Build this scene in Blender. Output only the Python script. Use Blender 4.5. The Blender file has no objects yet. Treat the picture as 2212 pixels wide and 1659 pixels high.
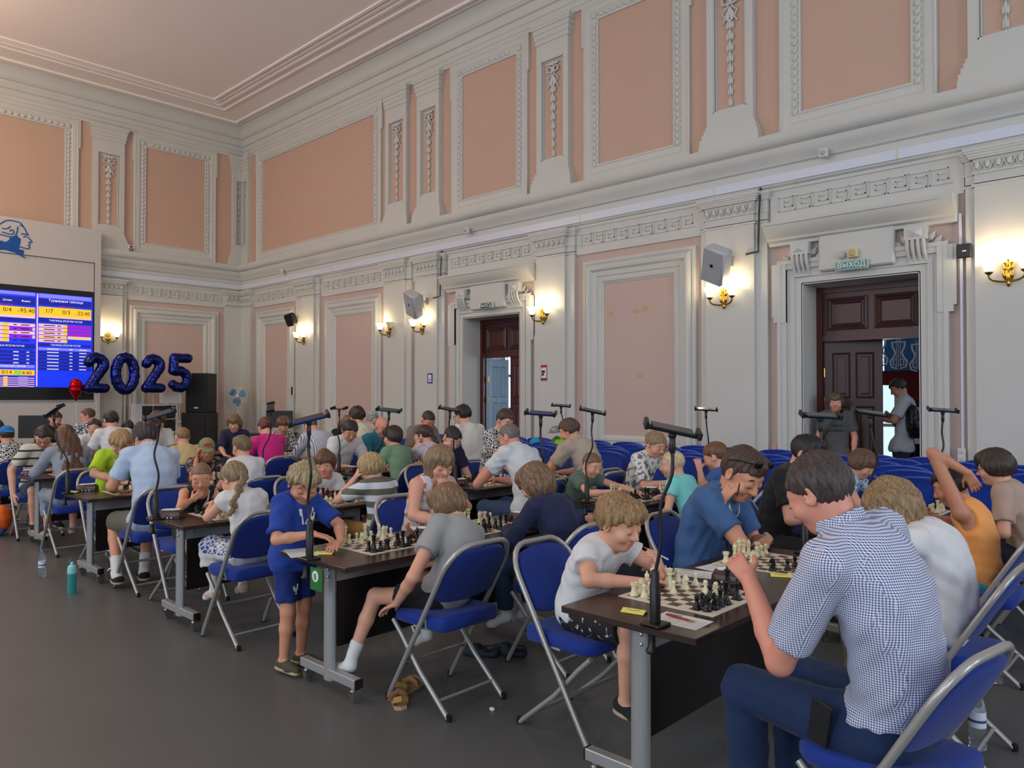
import bpy, bmesh, math, random
import numpy as np
from mathutils import Vector, Matrix, Euler
R = math.radians
rnd = random.Random(7)
SC = bpy.context.scene
COL = SC.collection
# ------------------------------------------------------------------ camera
CAMX, CAMY, CAMZ = 19.6, -10.0, 1.64
cd = bpy.data.cameras.new('camera'); cam = bpy.data.objects.new('camera', cd); COL.objects.link(cam)
cd.sensor_fit = 'HORIZONTAL'; cd.sensor_width = 36.0; cd.lens = 1635 / 2212 * 36; cd.clip_start = 0.05; cd.clip_end = 200
cam.location = (CAMX, CAMY, CAMZ); cam.rotation_euler = (R(90 + 0.86), 0, R(43.4))
SC.camera = cam
# ------------------------------------------------------------------ view, world
vs = SC.view_settings
vs.view_transform = 'Standard'; vs.look = 'None'; vs.gamma = 1.0; vs.exposure = -0.40
try: vs.use_curve_mapping = False
except Exception: pass
wd = bpy.data.worlds.new('sky'); SC.world = wd; wd.use_nodes = True
wn = wd.node_tree.nodes; wl = wd.node_tree.links
bg = wn['Background']; bg.inputs['Color'].default_value = (0.62, 0.78, 1.0, 1); bg.inputs['Strength'].default_value = 2.2
# ------------------------------------------------------------------ daylight through the tall windows behind the camera, added warm fill lights
def area(name, loc, rot, sx, sy, power, col):
    l = bpy.data.lights.new(name, 'AREA'); l.shape = 'RECTANGLE'; l.size = sx; l.size_y = sy; l.energy = power; l.color = col
    o = bpy.data.objects.new(name, l); o.location = loc; o.rotation_euler = rot; COL.objects.link(o); return o
WINX = (5.5, 11.5, 17.5, 23.5)
for wx in WINX:
    area('window_daylight', (wx, -16.85, 4.2), (R(90), 0, 0), 2.2, 4.6, 230 if wx < 14 else 320, (0.74, 0.87, 1.0))
area('window_daylight', (27.85, -8.0, 4.0), (R(90), 0, R(90)), 2.6, 4.4, 300, (0.74, 0.87, 1.0))
area('window_daylight', (27.85, -3.0, 4.0), (R(90), 0, R(90)), 2.2, 4.4, 220, (0.74, 0.87, 1.0))
for cx, cy, pw in ((4.0, -9.5, 620), (12.0, -11.5, 330)):  # warm fill added out of view for the far end, no fixtures built
    l = bpy.data.lights.new('warm_fill', 'POINT'); l.energy = pw; l.color = (1.0, 0.72, 0.45); l.shadow_soft_size = 0.7
    o = bpy.data.objects.new('warm_fill', l); o.location = (cx, cy, 7.0); COL.objects.link(o)
# ------------------------------------------------------------------ materials
MATS = {}
def srgb(r, g, b):
    f = lambda c: (c/255/12.92) if c/255 <= 0.04045 else ((c/255+0.055)/1.055)**2.4
    return (f(r), f(g), f(b), 1)
def nmat(name):
    m = bpy.data.materials.new(name); m.use_nodes = True
    return m, m.node_tree.nodes, m.node_tree.links, m.node_tree.nodes['Principled BSDF']
def mat(name, col, rough=0.6, metal=0.0, var=0.0, vscale=6.0, bump=0.0, bscale=80.0, emit=0.0, trans=0.0, ior=1.45, sheen=0.0, stretch=None, alpha=1.0, coat=0.0):
    if name in MATS: return MATS[name]
    m, n, l, p = nmat(name)
    if len(col) == 3: col = srgb(*col)
    p.inputs['Base Color'].default_value = col
    p.inputs['Roughness'].default_value = rough; p.inputs['Metallic'].default_value = metal
    p.inputs['IOR'].default_value = ior
    if trans: p.inputs['Transmission Weight'].default_value = trans
    if alpha < 1: p.inputs['Alpha'].default_value = alpha
    if coat: p.inputs['Coat Weight'].default_value = coat
    if sheen: p.inputs['Sheen Weight'].default_value = sheen
    if emit:
        p.inputs['Emission Color'].default_value = col; p.inputs['Emission Strength'].default_value = emit
    if var or bump:
        tc = n.new('ShaderNodeTexCoord'); src = tc.outputs['Object']
        if stretch:
            mp = n.new('ShaderNodeMapping'); mp.inputs['Scale'].default_value = stretch
            l.new(src, mp.inputs['Vector']); src = mp.outputs['Vector']
    if var:
        t = n.new('ShaderNodeTexNoise'); t.inputs['Scale'].default_value = vscale; t.inputs['Detail'].default_value = 5
        l.new(src, t.inputs['Vector'])
        mx = n.new('ShaderNodeMix'); mx.data_type = 'RGBA'
        mx.inputs['A'].default_value = tuple(c*(1-var) for c in col[:3]) + (1,)
        mx.inputs['B'].default_value = tuple(min(1, c*(1+var)) for c in col[:3]) + (1,)
        l.new(t.outputs['Fac'], mx.inputs['Factor']); l.new(mx.outputs['Result'], p.inputs['Base Color'])
    if bump:
        t2 = n.new('ShaderNodeTexNoise'); t2.inputs['Scale'].default_value = bscale; t2.inputs['Detail'].default_value = 3
        l.new(src, t2.inputs['Vector'])
        b = n.new('ShaderNodeBump'); b.inputs['Strength'].default_value = bump; b.inputs['Distance'].default_value = 0.01
        l.new(t2.outputs['Fac'], b.inputs['Height']); l.new(b.outputs['Normal'], p.inputs['Normal'])
    MATS[name] = m
    return m
M_WHITE = mat('white_plaster_paint', (199, 199, 193), 0.6, var=0.05, vscale=1.3, bump=0.06, bscale=40)
M_PINKU = mat('peach_wall_paint', (196, 164, 145), 0.75, var=0.04, vscale=0.8, bump=0.04, bscale=60)
M_PINKL = mat('dusty_pink_wall_paint', (196, 172, 162), 0.75, var=0.05, vscale=1.1, bump=0.04, bscale=60)
M_CEIL = mat('ceiling_paint', (238, 228, 224), 0.8, var=0.03, vscale=0.6)
M_FLOOR = mat('dark_grey_linoleum', (90, 90, 88), 0.40, var=0.12, vscale=2.5, bump=0.03, bscale=300)
M_WENGE = mat('wenge_laminate', (50, 34, 29), 0.28, var=0.3, vscale=5, stretch=(30, 1.2, 30), bump=0.02, bscale=20)
M_PANEL = mat('black_brown_board', (24, 19, 20), 0.45, var=0.2, vscale=8)
M_STEEL = mat('grey_painted_steel', (158, 160, 161), 0.35, 0.35)
M_STEELC = mat('chair_frame_steel', (170, 168, 163), 0.3, 0.45)
M_BLACK = mat('black_plastic', (22, 22, 24), 0.4)
M_RUBBER = mat('black_rubber', (18, 18, 18), 0.8)
M_CHROME = mat('zinc_caster', (180, 180, 178), 0.25, 0.9)
M_WHEEL = mat('grey_wheel', (92, 94, 94), 0.6)
M_BLUE = mat('royal_blue_fabric', (8, 46, 132), 0.85, var=0.12, vscale=25, bump=0.12, bscale=500, sheen=0.1)
M_BLUESEAT = mat('auditorium_blue_velour', (12, 56, 158), 0.9, var=0.1, vscale=12, sheen=0.15)
M_WOOD = mat('dark_mahogany', (74, 30, 24), 0.35, var=0.25, vscale=6, stretch=(18, 18, 1.5))
M_WOODD = mat('mahogany_backlit_tone', (66, 40, 37), 0.4, var=0.15, vscale=6, stretch=(18, 18, 1.5))  # duller copy of the mahogany, backlit look put into the colour
M_BRASS = mat('polished_brass', (206, 160, 62), 0.22, 0.95)
M_OLDBRASS = mat('aged_brass', (120, 98, 56), 0.35, 0.85)
M_IVORY = mat('ivory_plastic_piece', (224, 214, 176), 0.35, bump=0.0)
M_EBONY = mat('black_plastic_piece', (22, 22, 23), 0.3)
M_MATLIGHT = mat('vinyl_board_light', (214, 206, 186), 0.5)
M_MATDARK = mat('vinyl_board_brown', (84, 58, 48), 0.5)
M_PAPER = mat('white_paper', (222, 222, 216), 0.8)
M_PRINT = mat('grey_print', (120, 122, 126), 0.8)
M_YELLOW = mat('yellow_card', (228, 214, 104), 0.7)
M_LIME = mat('lime_card', (170, 226, 60), 0.7)
M_ORANGE = mat('orange_card', (240, 178, 40), 0.7)
M_CLOCK = mat('maroon_clock_plastic', (66, 22, 24), 0.3, coat=0.3)
M_LCD = mat('lcd_grey', (96, 100, 92), 0.3)
M_GLASS = mat('window_glass', (235, 245, 250), 0.03, trans=0.95)
M_LAMP = mat('lit_glass_shade', (255, 232, 188), 0.4, emit=5.0)
M_SPKG = mat('speaker_grey', (186, 187, 188), 0.45)
M_SPKW = mat('speaker_white', (206, 205, 200), 0.45)
M_SCRW = mat('stage_panel_white', (196, 192, 188), 0.55, var=0.02)
M_BLUELOGO = mat('logo_blue', (10, 80, 160), 0.5)
M_FOIL = mat('navy_foil', (34, 44, 118), 0.2, 0.85, bump=0.25, bscale=9)
M_FOILR = mat('red_foil', (190, 16, 34), 0.18, 0.85, bump=0.3, bscale=14)
M_DUCT = mat('white_cable_duct', (206, 212, 224), 0.35)
# ------------------------------------------------------------------ helpers
def tag(o, label=None, cat=None, group=None, kind=None):
    if label: o['label'] = label
    if cat: o['category'] = cat
    if group: o['group'] = group
    if kind: o['kind'] = kind
    return o
def empty(name, loc=(0, 0, 0), rz=0.0, label=None, cat=None, group=None, kind=None):
    o = bpy.data.objects.new(name, None); COL.objects.link(o); o.location = loc; o.rotation_euler = (0, 0, rz)
    o.empty_display_size = 0.1
    return tag(o, label, cat, group, kind)
def link(name, me, parent=None, loc=None, rot=None):
    o = bpy.data.objects.new(name, me); COL.objects.link(o)
    if parent: o.parent = parent
    if loc is not None: o.location = loc
    if rot is not None: o.rotation_euler = rot
    return o
def copy_tree(o, parent=None):
    c = o.copy(); COL.objects.link(c); c.parent = parent
    for ch in list(o.children): copy_tree(ch, c)
    return c
class MB:
    """collects geometry, several materials allowed"""
    def __init__(s): s.v = []; s.f = []; s.m = []; s.mats = []; s.cur = 0
    def mat(s, m):
        if m not in s.mats: s.mats.append(m)
        s.cur = s.mats.index(m); return s
    def add(s, v, f):
        b = len(s.v); s.v += [tuple(p) for p in v]
        for q in f: s.f.append([i + b for i in q]); s.m.append(s.cur)
        return s
    def box(s, x0, x1, y0, y1, z0, z1):
        return s.add([(x0,y0,z0),(x1,y0,z0),(x1,y1,z0),(x0,y1,z0),(x0,y0,z1),(x1,y0,z1),(x1,y1,z1),(x0,y1,z1)],
                     [(3,2,1,0),(4,5,6,7),(0,1,5,4),(1,2,6,5),(2,3,7,6),(3,0,4,7)])
    def cbox(s, x0, x1, y0, y1, z0, z1, c=0.004):
        xs=(x0,x1); ys=(y0,y1); zs=(z0,z1); v=[]; idx={}
        for i in (0,1):
            for j in (0,1):
                for k in (0,1):
                    X,Y,Z=xs[i],ys[j],zs[k]; sx=c*(1-2*i); sy=c*(1-2*j); sz=c*(1-2*k)
                    idx[i,j,k]=len(v); v+=[(X,Y+sy,Z+sz),(X+sx,Y,Z+sz),(X+sx,Y+sy,Z)]
        f=[]
        for i in (0,1): f.append([idx[i,0,0],idx[i,1,0],idx[i,1,1],idx[i,0,1]][::(1 if i else -1)])
        for j in (0,1): f.append([idx[0,j,0]+1,idx[1,j,0]+1,idx[1,j,1]+1,idx[0,j,1]+1][::(-1 if j else 1)])
        for k in (0,1): f.append([idx[0,0,k]+2,idx[1,0,k]+2,idx[1,1,k]+2,idx[0,1,k]+2][::(1 if k else -1)])
        for i in (0,1):
            for j in (0,1): f.append([idx[i,j,0],idx[i,j,1],idx[i,j,1]+1,idx[i,j,0]+1])
            for k in (0,1): f.append([idx[i,0,k],idx[i,1,k],idx[i,1,k]+2,idx[i,0,k]+2])
        for j in (0,1):
            for k in (0,1): f.append([idx[0,j,k]+1,idx[1,j,k]+1,idx[1,j,k]+2,idx[0,j,k]+2])
        for i in (0,1):
            for j in (0,1):
                for k in (0,1): f.append([idx[i,j,k],idx[i,j,k]+1,idx[i,j,k]+2])
        return s.add(v,f)
    def lathe(s, prof, n=16, c=(0,0,0), axis='z'):
        v=[]; f=[]; m=len(prof)
        for (r,z) in prof:
            for i in range(n):
                a=2*math.pi*i/n; p=(r*math.cos(a),r*math.sin(a),z)
                if axis=='x': p=(p[2],p[0],p[1])
                if axis=='y': p=(p[0],p[2],p[1])
                v.append((p[0]+c[0],p[1]+c[1],p[2]+c[2]))
        for j in range(m-1):
            for i in range(n): f.append((j*n+i,j*n+(i+1)%n,(j+1)*n+(i+1)%n,(j+1)*n+i))
        f.append(tuple(range(n))[::-1]); f.append(tuple(range((m-1)*n,m*n)))
        return s.add(v,f)
    def tube(s, pts, r, n=8, closed=False, sq=None):
        P=[Vector(p) for p in pts]; v=[]; f=[]; m=len(P); ring=[]
        rr = r if isinstance(r,(list,tuple)) else [r]*m
        prevu=None
        for i in range(m):
            if closed: t=(P[(i+1)%m]-P[i-1])
            else: t=P[min(i+1,m-1)]-P[max(i-1,0)]
            t.normalize()
            if prevu is None:
                u=t.cross(Vector((0,0,1)))
                if u.length<1e-3: u=t.cross(Vector((1,0,0)))
            else: u=prevu-t*prevu.dot(t)
            u.normalize(); w=t.cross(u); prevu=u
            for k in range(n):
                a=2*math.pi*(k+0.5)/n
                cx,cy=math.cos(a),math.sin(a)
                if sq: 
                    mx=max(abs(cx),abs(cy)); cx,cy=cx/mx*sq[0],cy/mx*sq[1]
                v.append(P[i]+(u*cx+w*cy)*rr[i])
        for i in range(m if closed else m-1):
            for k in range(n): f.append((i*n+k,i*n+(k+1)%n,((i+1)%m)*n+(k+1)%n,((i+1)%m)*n+k))
        if not closed: f.append(tuple(range(n))[::-1]); f.append(tuple(range((m-1)*n,m*n)))
        return s.add(v,f)
    def poly(s, pts, z0, z1):
        n=len(pts); v=[(x,y,z0) for x,y in pts]+[(x,y,z1) for x,y in pts]
        f=[tuple(range(n))[::-1],tuple(range(n,2*n))]+[(i,(i+1)%n,n+(i+1)%n,n+i) for i in range(n)]
        return s.add(v,f)
    def ell(s, c, r, n=10, m=7, rot=None):
        v=[];f=[]
        for j in range(m+1):
            t=math.pi*j/m
            for i in range(n):
                a=2*math.pi*i/n; p=Vector((r[0]*math.sin(t)*math.cos(a),r[1]*math.sin(t)*math.sin(a),r[2]*math.cos(t)))
                if rot is not None: p=rot@p
                v.append((p.x+c[0],p.y+c[1],p.z+c[2]))
        for j in range(m):
            for i in range(n): f.append((j*n+i,(j+1)*n+i,(j+1)*n+(i+1)%n,j*n+(i+1)%n))
        return s.add(v,f)
    def mesh(s, name, m=None, xf=None, smooth=None, flip=False):
        v=s.v if xf is None else [xf(*p) for p in s.v]
        me=bpy.data.meshes.new(name); me.from_pydata([tuple(p) for p in v],[],s.f)
        mats=s.mats if s.mats else [m]
        for x in mats: me.materials.append(x)
        if len(mats)>1: me.polygons.foreach_set('material_index',s.m)
        if len(s.f)<6000:
            bm=bmesh.new(); bm.from_mesh(me); bmesh.ops.recalc_face_normals(bm,faces=bm.faces); bm.to_mesh(me); bm.free()
        if smooth is not None:
            me.polygons.foreach_set('use_smooth',[True]*len(me.polygons))
            try: me.set_sharp_from_angle(angle=R(smooth))
            except Exception: pass
        me.update(); return me
    def build(s, name, m=None, parent=None, xf=None, smooth=None, loc=None, rot=None):
        return link(name, s.mesh(name,m,xf,smooth), parent, loc, rot)
def text_mesh(txt, size, m, depth=0.002, align='CENTER'):
    c=bpy.data.curves.new('lettering','FONT'); c.body=txt; c.size=size; c.extrude=depth; c.align_x=align; c.align_y='CENTER'; c.resolution_u=2
    o=bpy.data.objects.new('lettering',c); COL.objects.link(o)
    dg=bpy.context.evaluated_depsgraph_get(); dg.update()
    me=bpy.data.meshes.new_from_object(o.evaluated_get(dg)); me.name='lettering'
    bpy.data.objects.remove(o); bpy.data.curves.remove(c)
    me.materials.clear(); me.materials.append(m); return me
# ================================================================== ROOM SHELL
XE, YB, ZC = 28.0, -17.0, 8.92
def xfR(s, d, z): return (s, -d, z)          # right wall, plane y = 0, depth towards the room
def xfL(s, d, z): return (d, -s, z)          # left (stage) wall, plane x = 0
D1 = (8.87, 10.36); D2 = (15.49, 16.92); DH = 3.13
def wallmesh():
    b = MB()
    def seg(x0, x1, z0, z1):
        if z0 < 4.7 < z1:
            seg(x0, x1, z0, 4.7); seg(x0, x1, 4.7, z1); return
        b.mat(M_PINKL if z1 <= 4.7 else M_PINKU); b.box(x0, x1, -0.6, 0, z0, z1)
    seg(0, D1[0], 0, ZC); seg(D1[1], D2[0], 0, ZC); seg(D2[1], XE, 0, ZC)
    seg(D1[0], D1[1], DH, ZC); seg(D2[0], D2[1], DH, ZC)
    return b
WR = wallmesh().build('wall_right', xf=xfR); tag(WR, 'long pink and white wall with pilasters and two doorways', None, kind='structure')
b = MB(); b.mat(M_PINKL).box(-0.6, -YB, -0.6, 0, 0, 4.7); b.mat(M_PINKU).box(-0.6, -YB, -0.6, 0, 4.7, ZC)
WL = b.build('wall_left', xf=xfL); tag(WL, 'end wall behind the stage screen', None, kind='structure')
b = MB(); b.box(-0.6, XE + .3, YB - .3, 6.2, -0.1, 0); FL = b.build('floor', M_FLOOR); tag(FL, 'dark grey smooth floor', None, kind='structure')
b = MB(); b.box(-0.3, XE + .3, YB - .3, 0.3, ZC, ZC + 0.2); CE = b.build('ceiling', M_CEIL); tag(CE, 'pale ceiling with stepped plaster mouldings', None, kind='structure')
# wall behind the camera with tall windows; end wall with two windows
b = MB().mat(M_PINKU); xs = [0]
for wx in WINX: xs += [wx - 1.15, wx + 1.15]
xs.append(XE)
for i in range(0, len(xs), 2): b.box(xs[i], xs[i+1], YB - .3, YB, 0, ZC)
for wx in WINX: b.box(wx - 1.15, wx + 1.15, YB - .3, YB, 0, 1.8); b.box(wx - 1.15, wx + 1.15, YB - .3, YB, 6.6, ZC)
tag(b.build('wall_back'), 'window wall behind the viewer', None, kind='structure')
b = MB().mat(M_PINKU)
for y0, y1 in ((YB, -9.4), (-6.6, -4.2), (-1.8, 0)): b.box(XE, XE + .3, y0, y1, 0, ZC)
for y0, y1 in ((-9.4, -6.6), (-4.2, -1.8)): b.box(XE, XE + .3, y0, y1, 0, 1.7); b.box(XE, XE + .3, y0, y1, 6.4, ZC)
tag(b.build('wall_near'), 'end wall beside the viewer', None, kind='structure')
# ------------------------------------------------------------------ ceiling mouldings
def cring(d0, d1, h):
    m = MB()
    m.box(d0, XE - d0, -d1, -d0, ZC - h, ZC); m.box(d0, XE - d0, YB + d0, YB + d1, ZC - h, ZC)
    m.box(d0, d1, YB + d1, -d1, ZC - h, ZC); m.box(XE - d1, XE - d0, YB + d1, -d1, ZC - h, ZC)
    m.build('ceiling_moulding', M_CEIL, CE)
for d0, d1, h in ((.34, .42, .03), (.46, .52, .045), (1.08, 1.13, .03), (1.30, 1.36, .035), (1.44, 1.49, .03), (1.56, 1.62, .035)): cring(d0, d1, h)
# ------------------------------------------------------------------ long horizontal profiles
def sweep(prof, s0, s1, m=None):
    n = len(prof); q = m or MB()
    v = [(s0, d, z) for d, z in prof] + [(s1, d, z) for d, z in prof]
    return q.add(v, [tuple(range(n)), tuple(range(2*n-1, n-1, -1))] + [(i, (i+1) % n, n+(i+1) % n, n+i) for i in range(n)])
COVE = [(-.05, 8.30), (.03, 8.30), (.05, 8.35), (.05, 8.42), (.09, 8.44), (.10, 8.50), (.10, 8.60), (.15, 8.62), (.15, 8.66)] + \
       [(.16 + .24*(1-math.cos(t*math.pi/2/6)), 8.66 + .26*math.sin(t*math.pi/2/6)) for t in range(7)] + [(-.05, 8.95)]
ARCH = [(-.05, 8.12), (.035, 8.12), (.035, 8.19), (.05, 8.20), (.05, 8.28), (.07, 8.30), (-.05, 8.30)]
LEDGE = [(-.05, 4.66), (.06, 4.66), (.07, 4.74), (.10, 4.76), (.11, 4.80), (.17, 4.86), (.20, 4.93), (.20, 4.97), (.26, 4.985), (.30, 5.03), (.31, 5.08), (.31, 5.13), (-.05, 5.16)]
SUB = [(-.05, 4.43), (.05, 4.43), (.05, 4.47), (.09, 4.49), (.09, 4.53), (.05, 4.53), (.05, 4.66), (-.05, 4.66)]
DUCT = [(.05, 4.515), (.12, 4.515), (.12, 4.64), (.05, 4.64)]
for W, xf, L in ((WR, xfR, XE), (WL, xfL, -YB)):
    sweep(COVE, 0, L).build('ceiling_cove', M_WHITE, W, xf, 30)
    sweep(ARCH, 0, L).build('upper_architrave', M_WHITE, W, xf)
    sweep(LEDGE, 0, L).build('cornice_ledge', M_WHITE, W, xf, 40)
    sweep(SUB, 0, L).build('frieze_moulding', M_WHITE, W, xf)
    d = sweep(DUCT, 0.06, L).build('cable_duct', M_DUCT, W, xf)
    q = 2.0
    while q < min(L, 19):
        MB().box(q, q + .02, .12, .124, 4.52, 4.635).build('duct_joint', mat('yellowed_joint', (206, 204, 176), .6), d, xf); q += 2.45
    sweep([(-.05, 0), (.03, 0), (.03, .14), (.02, .16), (-.05, .16)], 0, L if W is WL else 8.6).build('skirting', M_WHITE, W, xf)
sweep([(-.05, 0), (.03, 0), (.03, .14), (.02, .16), (-.05, .16)], 10.7, 15.2).build('skirting', M_WHITE, WR, xfR)
sweep([(-.05, 0), (.03, 0), (.03, .14), (.02, .16), (-.05, .16)], 17.25, XE).build('skirting', M_WHITE, WR, xfR)
# ------------------------------------------------------------------ mitred frames
def frame(s0, s1, z0, z1, prof):
    m = MB(); n = len(prof); v = []
    for (w, d) in prof: v += [(s0+w, d, z0+w), (s1-w, d, z0+w), (s1-w, d, z1-w), (s0+w, d, z1-w)]
    f = []
    for j in range(n-1):
        for i in range(4): f.append((j*4+i, j*4+(i+1) % 4, (j+1)*4+(i+1) % 4, (j+1)*4+i))
    return m.add(v, f)
PF_UP = [(0, -.02), (0, .05), (.025, .06), (.045, .045), (.06, .05), (.13, .045), (.15, .03), (.17, .02), (.25, .02), (.265, .035), (.29, .03), (.29, -.02)]
PF_LOW = [(0, -.02), (0, .05), (.02, .07), (.05, .07), (.07, .05), (.10, .10), (.13, .11), (.17, .10), (.20, .06), (.27, .05), (.29, .03), (.32, .045), (.36, .04), (.38, .02), (.40, .01), (.40, -.02)]
def upper_panel(W, xf, a0, a1, p0, p1):
    """outer white frame a0..a1, peach field p0..p1"""
    top, bot = 8.13, 5.15
    m = frame(a0, a1, bot, top, PF_UP)
    m.box(a0 - .035, a0, -.02, .05, 7.45, 8.13); m.box(a1, a1 + .035, -.02, .05, 7.45, 8.13)
    fr = m.build('panel_frame', M_WHITE, W, xf)
    g = MB(); n = int((top - bot - .5) / .105)
    for side in (a0 + .21, a1 - .21):
        for k in range(n): g.ell((side, .024, bot + .30 + k*.105), (.040, .028, .056), 6, 4, Matrix.Rotation(R(32), 3, 'Y'))
    n = int((a1 - a0 - .6) / .13)
    for k in range(n): g.ell((a0 + .34 + k*.13, .024, top - .21), (.066, .028, .040), 6, 4)
    g.cbox(a0+.165, a0+.255, .0, .05, top-.255, top-.165, .012); g.cbox(a1-.255, a1-.165, .0, .05, top-.255, top-.165, .012)
    tag(g.build('guilloche_moulding', M_WHITE, fr, xf, 60), kind='stuff')
def bell_mesh():
    m = MB()
    for k in range(5):
        a = 2*math.pi*k/5
        m.ell((.028*math.cos(a), .018 + .015*math.sin(a), -.05), (.018, .012, .055), 6, 5)
    m.lathe([(.004, .05), (.018, .03), (.022, 0), (.014, -.02)], 6, (0, .018, 0)); m.ell((0, .02, -.11), (.010, .010, .03), 6, 4)
    return m
ME_BELL = {}
for key, xf in (('R', xfR), ('L', xfL)): ME_BELL[key] = bell_mesh().mesh('bellflower', M_WHITE, xf, 50)
ME_BOW = {}
def bow_mesh(xf):
    m = MB()
    for sx in (-1, 1):
        m.tube([(0, .02, 0), (sx*.05, .035, .05), (sx*.10, .03, .04), (sx*.10, .03, -.02), (sx*.05, .03, -.03), (0, .02, 0)], .016, 6)
        m.tube([(0, .02, 0), (sx*.04, .03, -.08), (sx*.10, .025, -.13), (sx*.06, .025, -.2), (sx*.1, .02, -.27)], .012, 6)
        m.ell((sx*.06, .03, .10), (.05, .02, .03), 6, 5); m.ell((sx*.03, .03, -.18), (.03, .016, .07), 6, 5)
    m.ell((0, .03, .02), (.035, .025, .035), 8, 6); m.ell((0, .03, .1), (.03, .02, .04), 8, 5); m.ell((0, .03, -.12), (.03, .02, .06), 8, 5)
    return m.mesh('ribbon_bow', M_WHITE, xf, 50)
for key, xf in (('R', xfR), ('L', xfL)): ME_BOW[key] = bow_mesh(xf)
def upper_pilaster(W, key, s0, s1, wood=False):
    xf = xfR if key == 'R' else xfL
    z0, z1 = 5.16, 8.13; w = s1 - s0; c = (s0+s1)/2
    m = MB()
    m.box(s0, s0+.10, -.02, .09, z0+.35, z1-.4); m.box(s1-.10, s1, -.02, .09, z0+.35, z1-.4)
    m.box(s0+.10, s1-.10, -.02, .09, z1-.66, z1-.4); m.box(s0+.10, s1-.10, -.02, .09, z0+.35, z0+.55)
    m.box(s0+.10, s1-.10, -.02, .03, z0+.5, z1-.6)
    for i in range(2):
        e = .10 + i*.025
        for q in ((s0+e, s0+e+.014, z0+.55, z1-.66), (s1-e-.014, s1-e, z0+.55, z1-.66)): m.box(q[0], q[1], .03, .085-.03*i, q[2]+.0, q[3])
        m.box(s0+e, s1-e, .03, .085-.03*i, z1-.66-.014-i*.02, z1-.66-i*.02)
        m.box(s0+e, s1-e, .03, .085-.03*i, z0+.55+i*.02, z0+.57+i*.02)
    # flared capital and stepped base
    for z, o in ((z1-.4, .0), (z1-.36, .02), (z1-.27, .035), (z1-.18, .05), (z1-.10, .075), (z1-.05, .085)):
        m.box(s0-o, s1+o, -.02, .09+o*.8, z, z1-.0005)
    for z, o in ((z0+.36, .02), (z0+.31, .04), (z0+.25, .065), (z0+.18, .09), (z0+.11, .10)):
        m.box(s0-o, s1+o, -.02, .09+o*.6, z0, z)
    p = m.build('pilaster', M_WHITE, W, xf)
    MB().box(s0+.15, s1-.15, .0, .034, z0+.6, z1-.72).build('pilaster_field', M_PINKU, p, xf)
    sc = min(1.0, w/.72)
    o = link('ribbon_bow', ME_BOW[key], p, xf(c, .035, z1-.86)); o.scale = (sc*1.15,)*3
    for k in range(8):
        o = link('bellflower', ME_BELL[key], p, xf(c, .035, z1-1.16-k*.158)); q = sc*(1.45 - .09*k); o.scale = (q, q, 1)
    return p
UPP = [(.77, 6.26, 1.17, 6.0), (8.54, 10.56, 8.9, 10.28), (11.83, 13.82, 12.18, 13.55), (15.2, 17.13, 15.47, 16.84), (18.6, 23.5, 0, 0)]
for a0, a1, p0, p1 in UPP: upper_panel(WR, xfR, a0, a1, p0, p1)
for s0, s1 in ((6.47, 7.18), (7.53, 8.22), (10.82, 11.53), (14.13, 14.84), (17.46, 18.2)): upper_pilaster(WR, 'R', s0, s1)
upper_pilaster(WR, 'R', 0.0, .40)
for a0, a1 in ((.81, 2.89), (4.13, 9.8)): upper_panel(WL, xfL, a0, a1, 0, 0)
for s0, s1 in ((3.13, 3.83), (10.1, 10.8)): upper_pilaster(WL, 'L', s0, s1)
upper_pilaster(WL, 'L', 0.0, .36)
# ------------------------------------------------------------------ lower order: pilasters, capitals, panels
egg = MB(); egg.ell((0, .0, 0), (.032, .035, .048), 10, 8); egg.tube([(-.044, .0, .05), (-.046, .012, 0), (-.02, .012, -.055), (0, .012, -.065), (.02, .012, -.055), (.046, .012, 0), (.044, .0, .05)], .008, 5)
dart = MB(); dart.add([(-.012, .0, .05), (.012, .0, .05), (0, .022, .05), (0, 0, -.06)], [(0, 1, 2), (0, 2, 3), (1, 3, 2), (0, 3, 1)])
ME_EGG = {k: egg.mesh('egg_ornament', M_WHITE, x, 60) for k, x in (('R', xfR), ('L', xfL))}
ME_DART = {k: dart.mesh('dart_ornament', M_WHITE, x) for k, x in (('R', xfR), ('L', xfL))}
def lower_pilaster(W, key, s0, s1, inner=True):
    xf = xfR if key == 'R' else xfL
    m = MB(); m.box(s0, s1, -.02, .12, .0, 4.06)
    m.box(s0-.02, s1+.02, -.02, .15, 0, .35); m.box(s0-.01, s1+.01, -.02, .135, .35, .42)
    if inner: m.box(s1, s1+.17, -.02, .07, 0, 4.06); m.box(s0-.10, s0, -.02, .07, 0, 4.06)
    p = m.build('pilaster', M_WHITE, W, xf)
    m = MB()
    for z0, z1, o in ((4.02, 4.045, .025), (4.05, 4.16, .0), (4.16, 4.18, .02), (4.18, 4.33, .01), (4.33, 4.355, .05), (4.355, 4.385, .065), (4.385, 4.41, .085), (4.41, 4.45, .10)):
        m.box(s0-o, s1+o, -.02, .12+o, z0, z1)
        if inner: m.box(s1, s1+.17+o*.6, -.02, .07+o*.6, z0, z1); m.box(s0-.1-o*.6, s0, -.02, .07+o*.6, z0, z1)
    cp = m.build('capital', M_WHITE, p, xf)
    n = max(2, int((s1-s0+.06)/.105)); st = (s1-s0+.04)/n
    for k in range(n):
        o = link('egg_ornament', ME_EGG[key], p, xf(s0-.02+st*(k+.5), .14, 4.255)); o.scale = (st/.105,)*3 if st < .105 else (1, 1, 1)
        link('dart_ornament', ME_DART[key], p, xf(s0-.02+st*k, .132, 4.255))
    return p
PIL = [(2.92, 3.72), (6.50, 7.17), (7.56, 8.20), (10.84, 11.48), (14.12, 14.86), (17.52, 18.22)]
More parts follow.
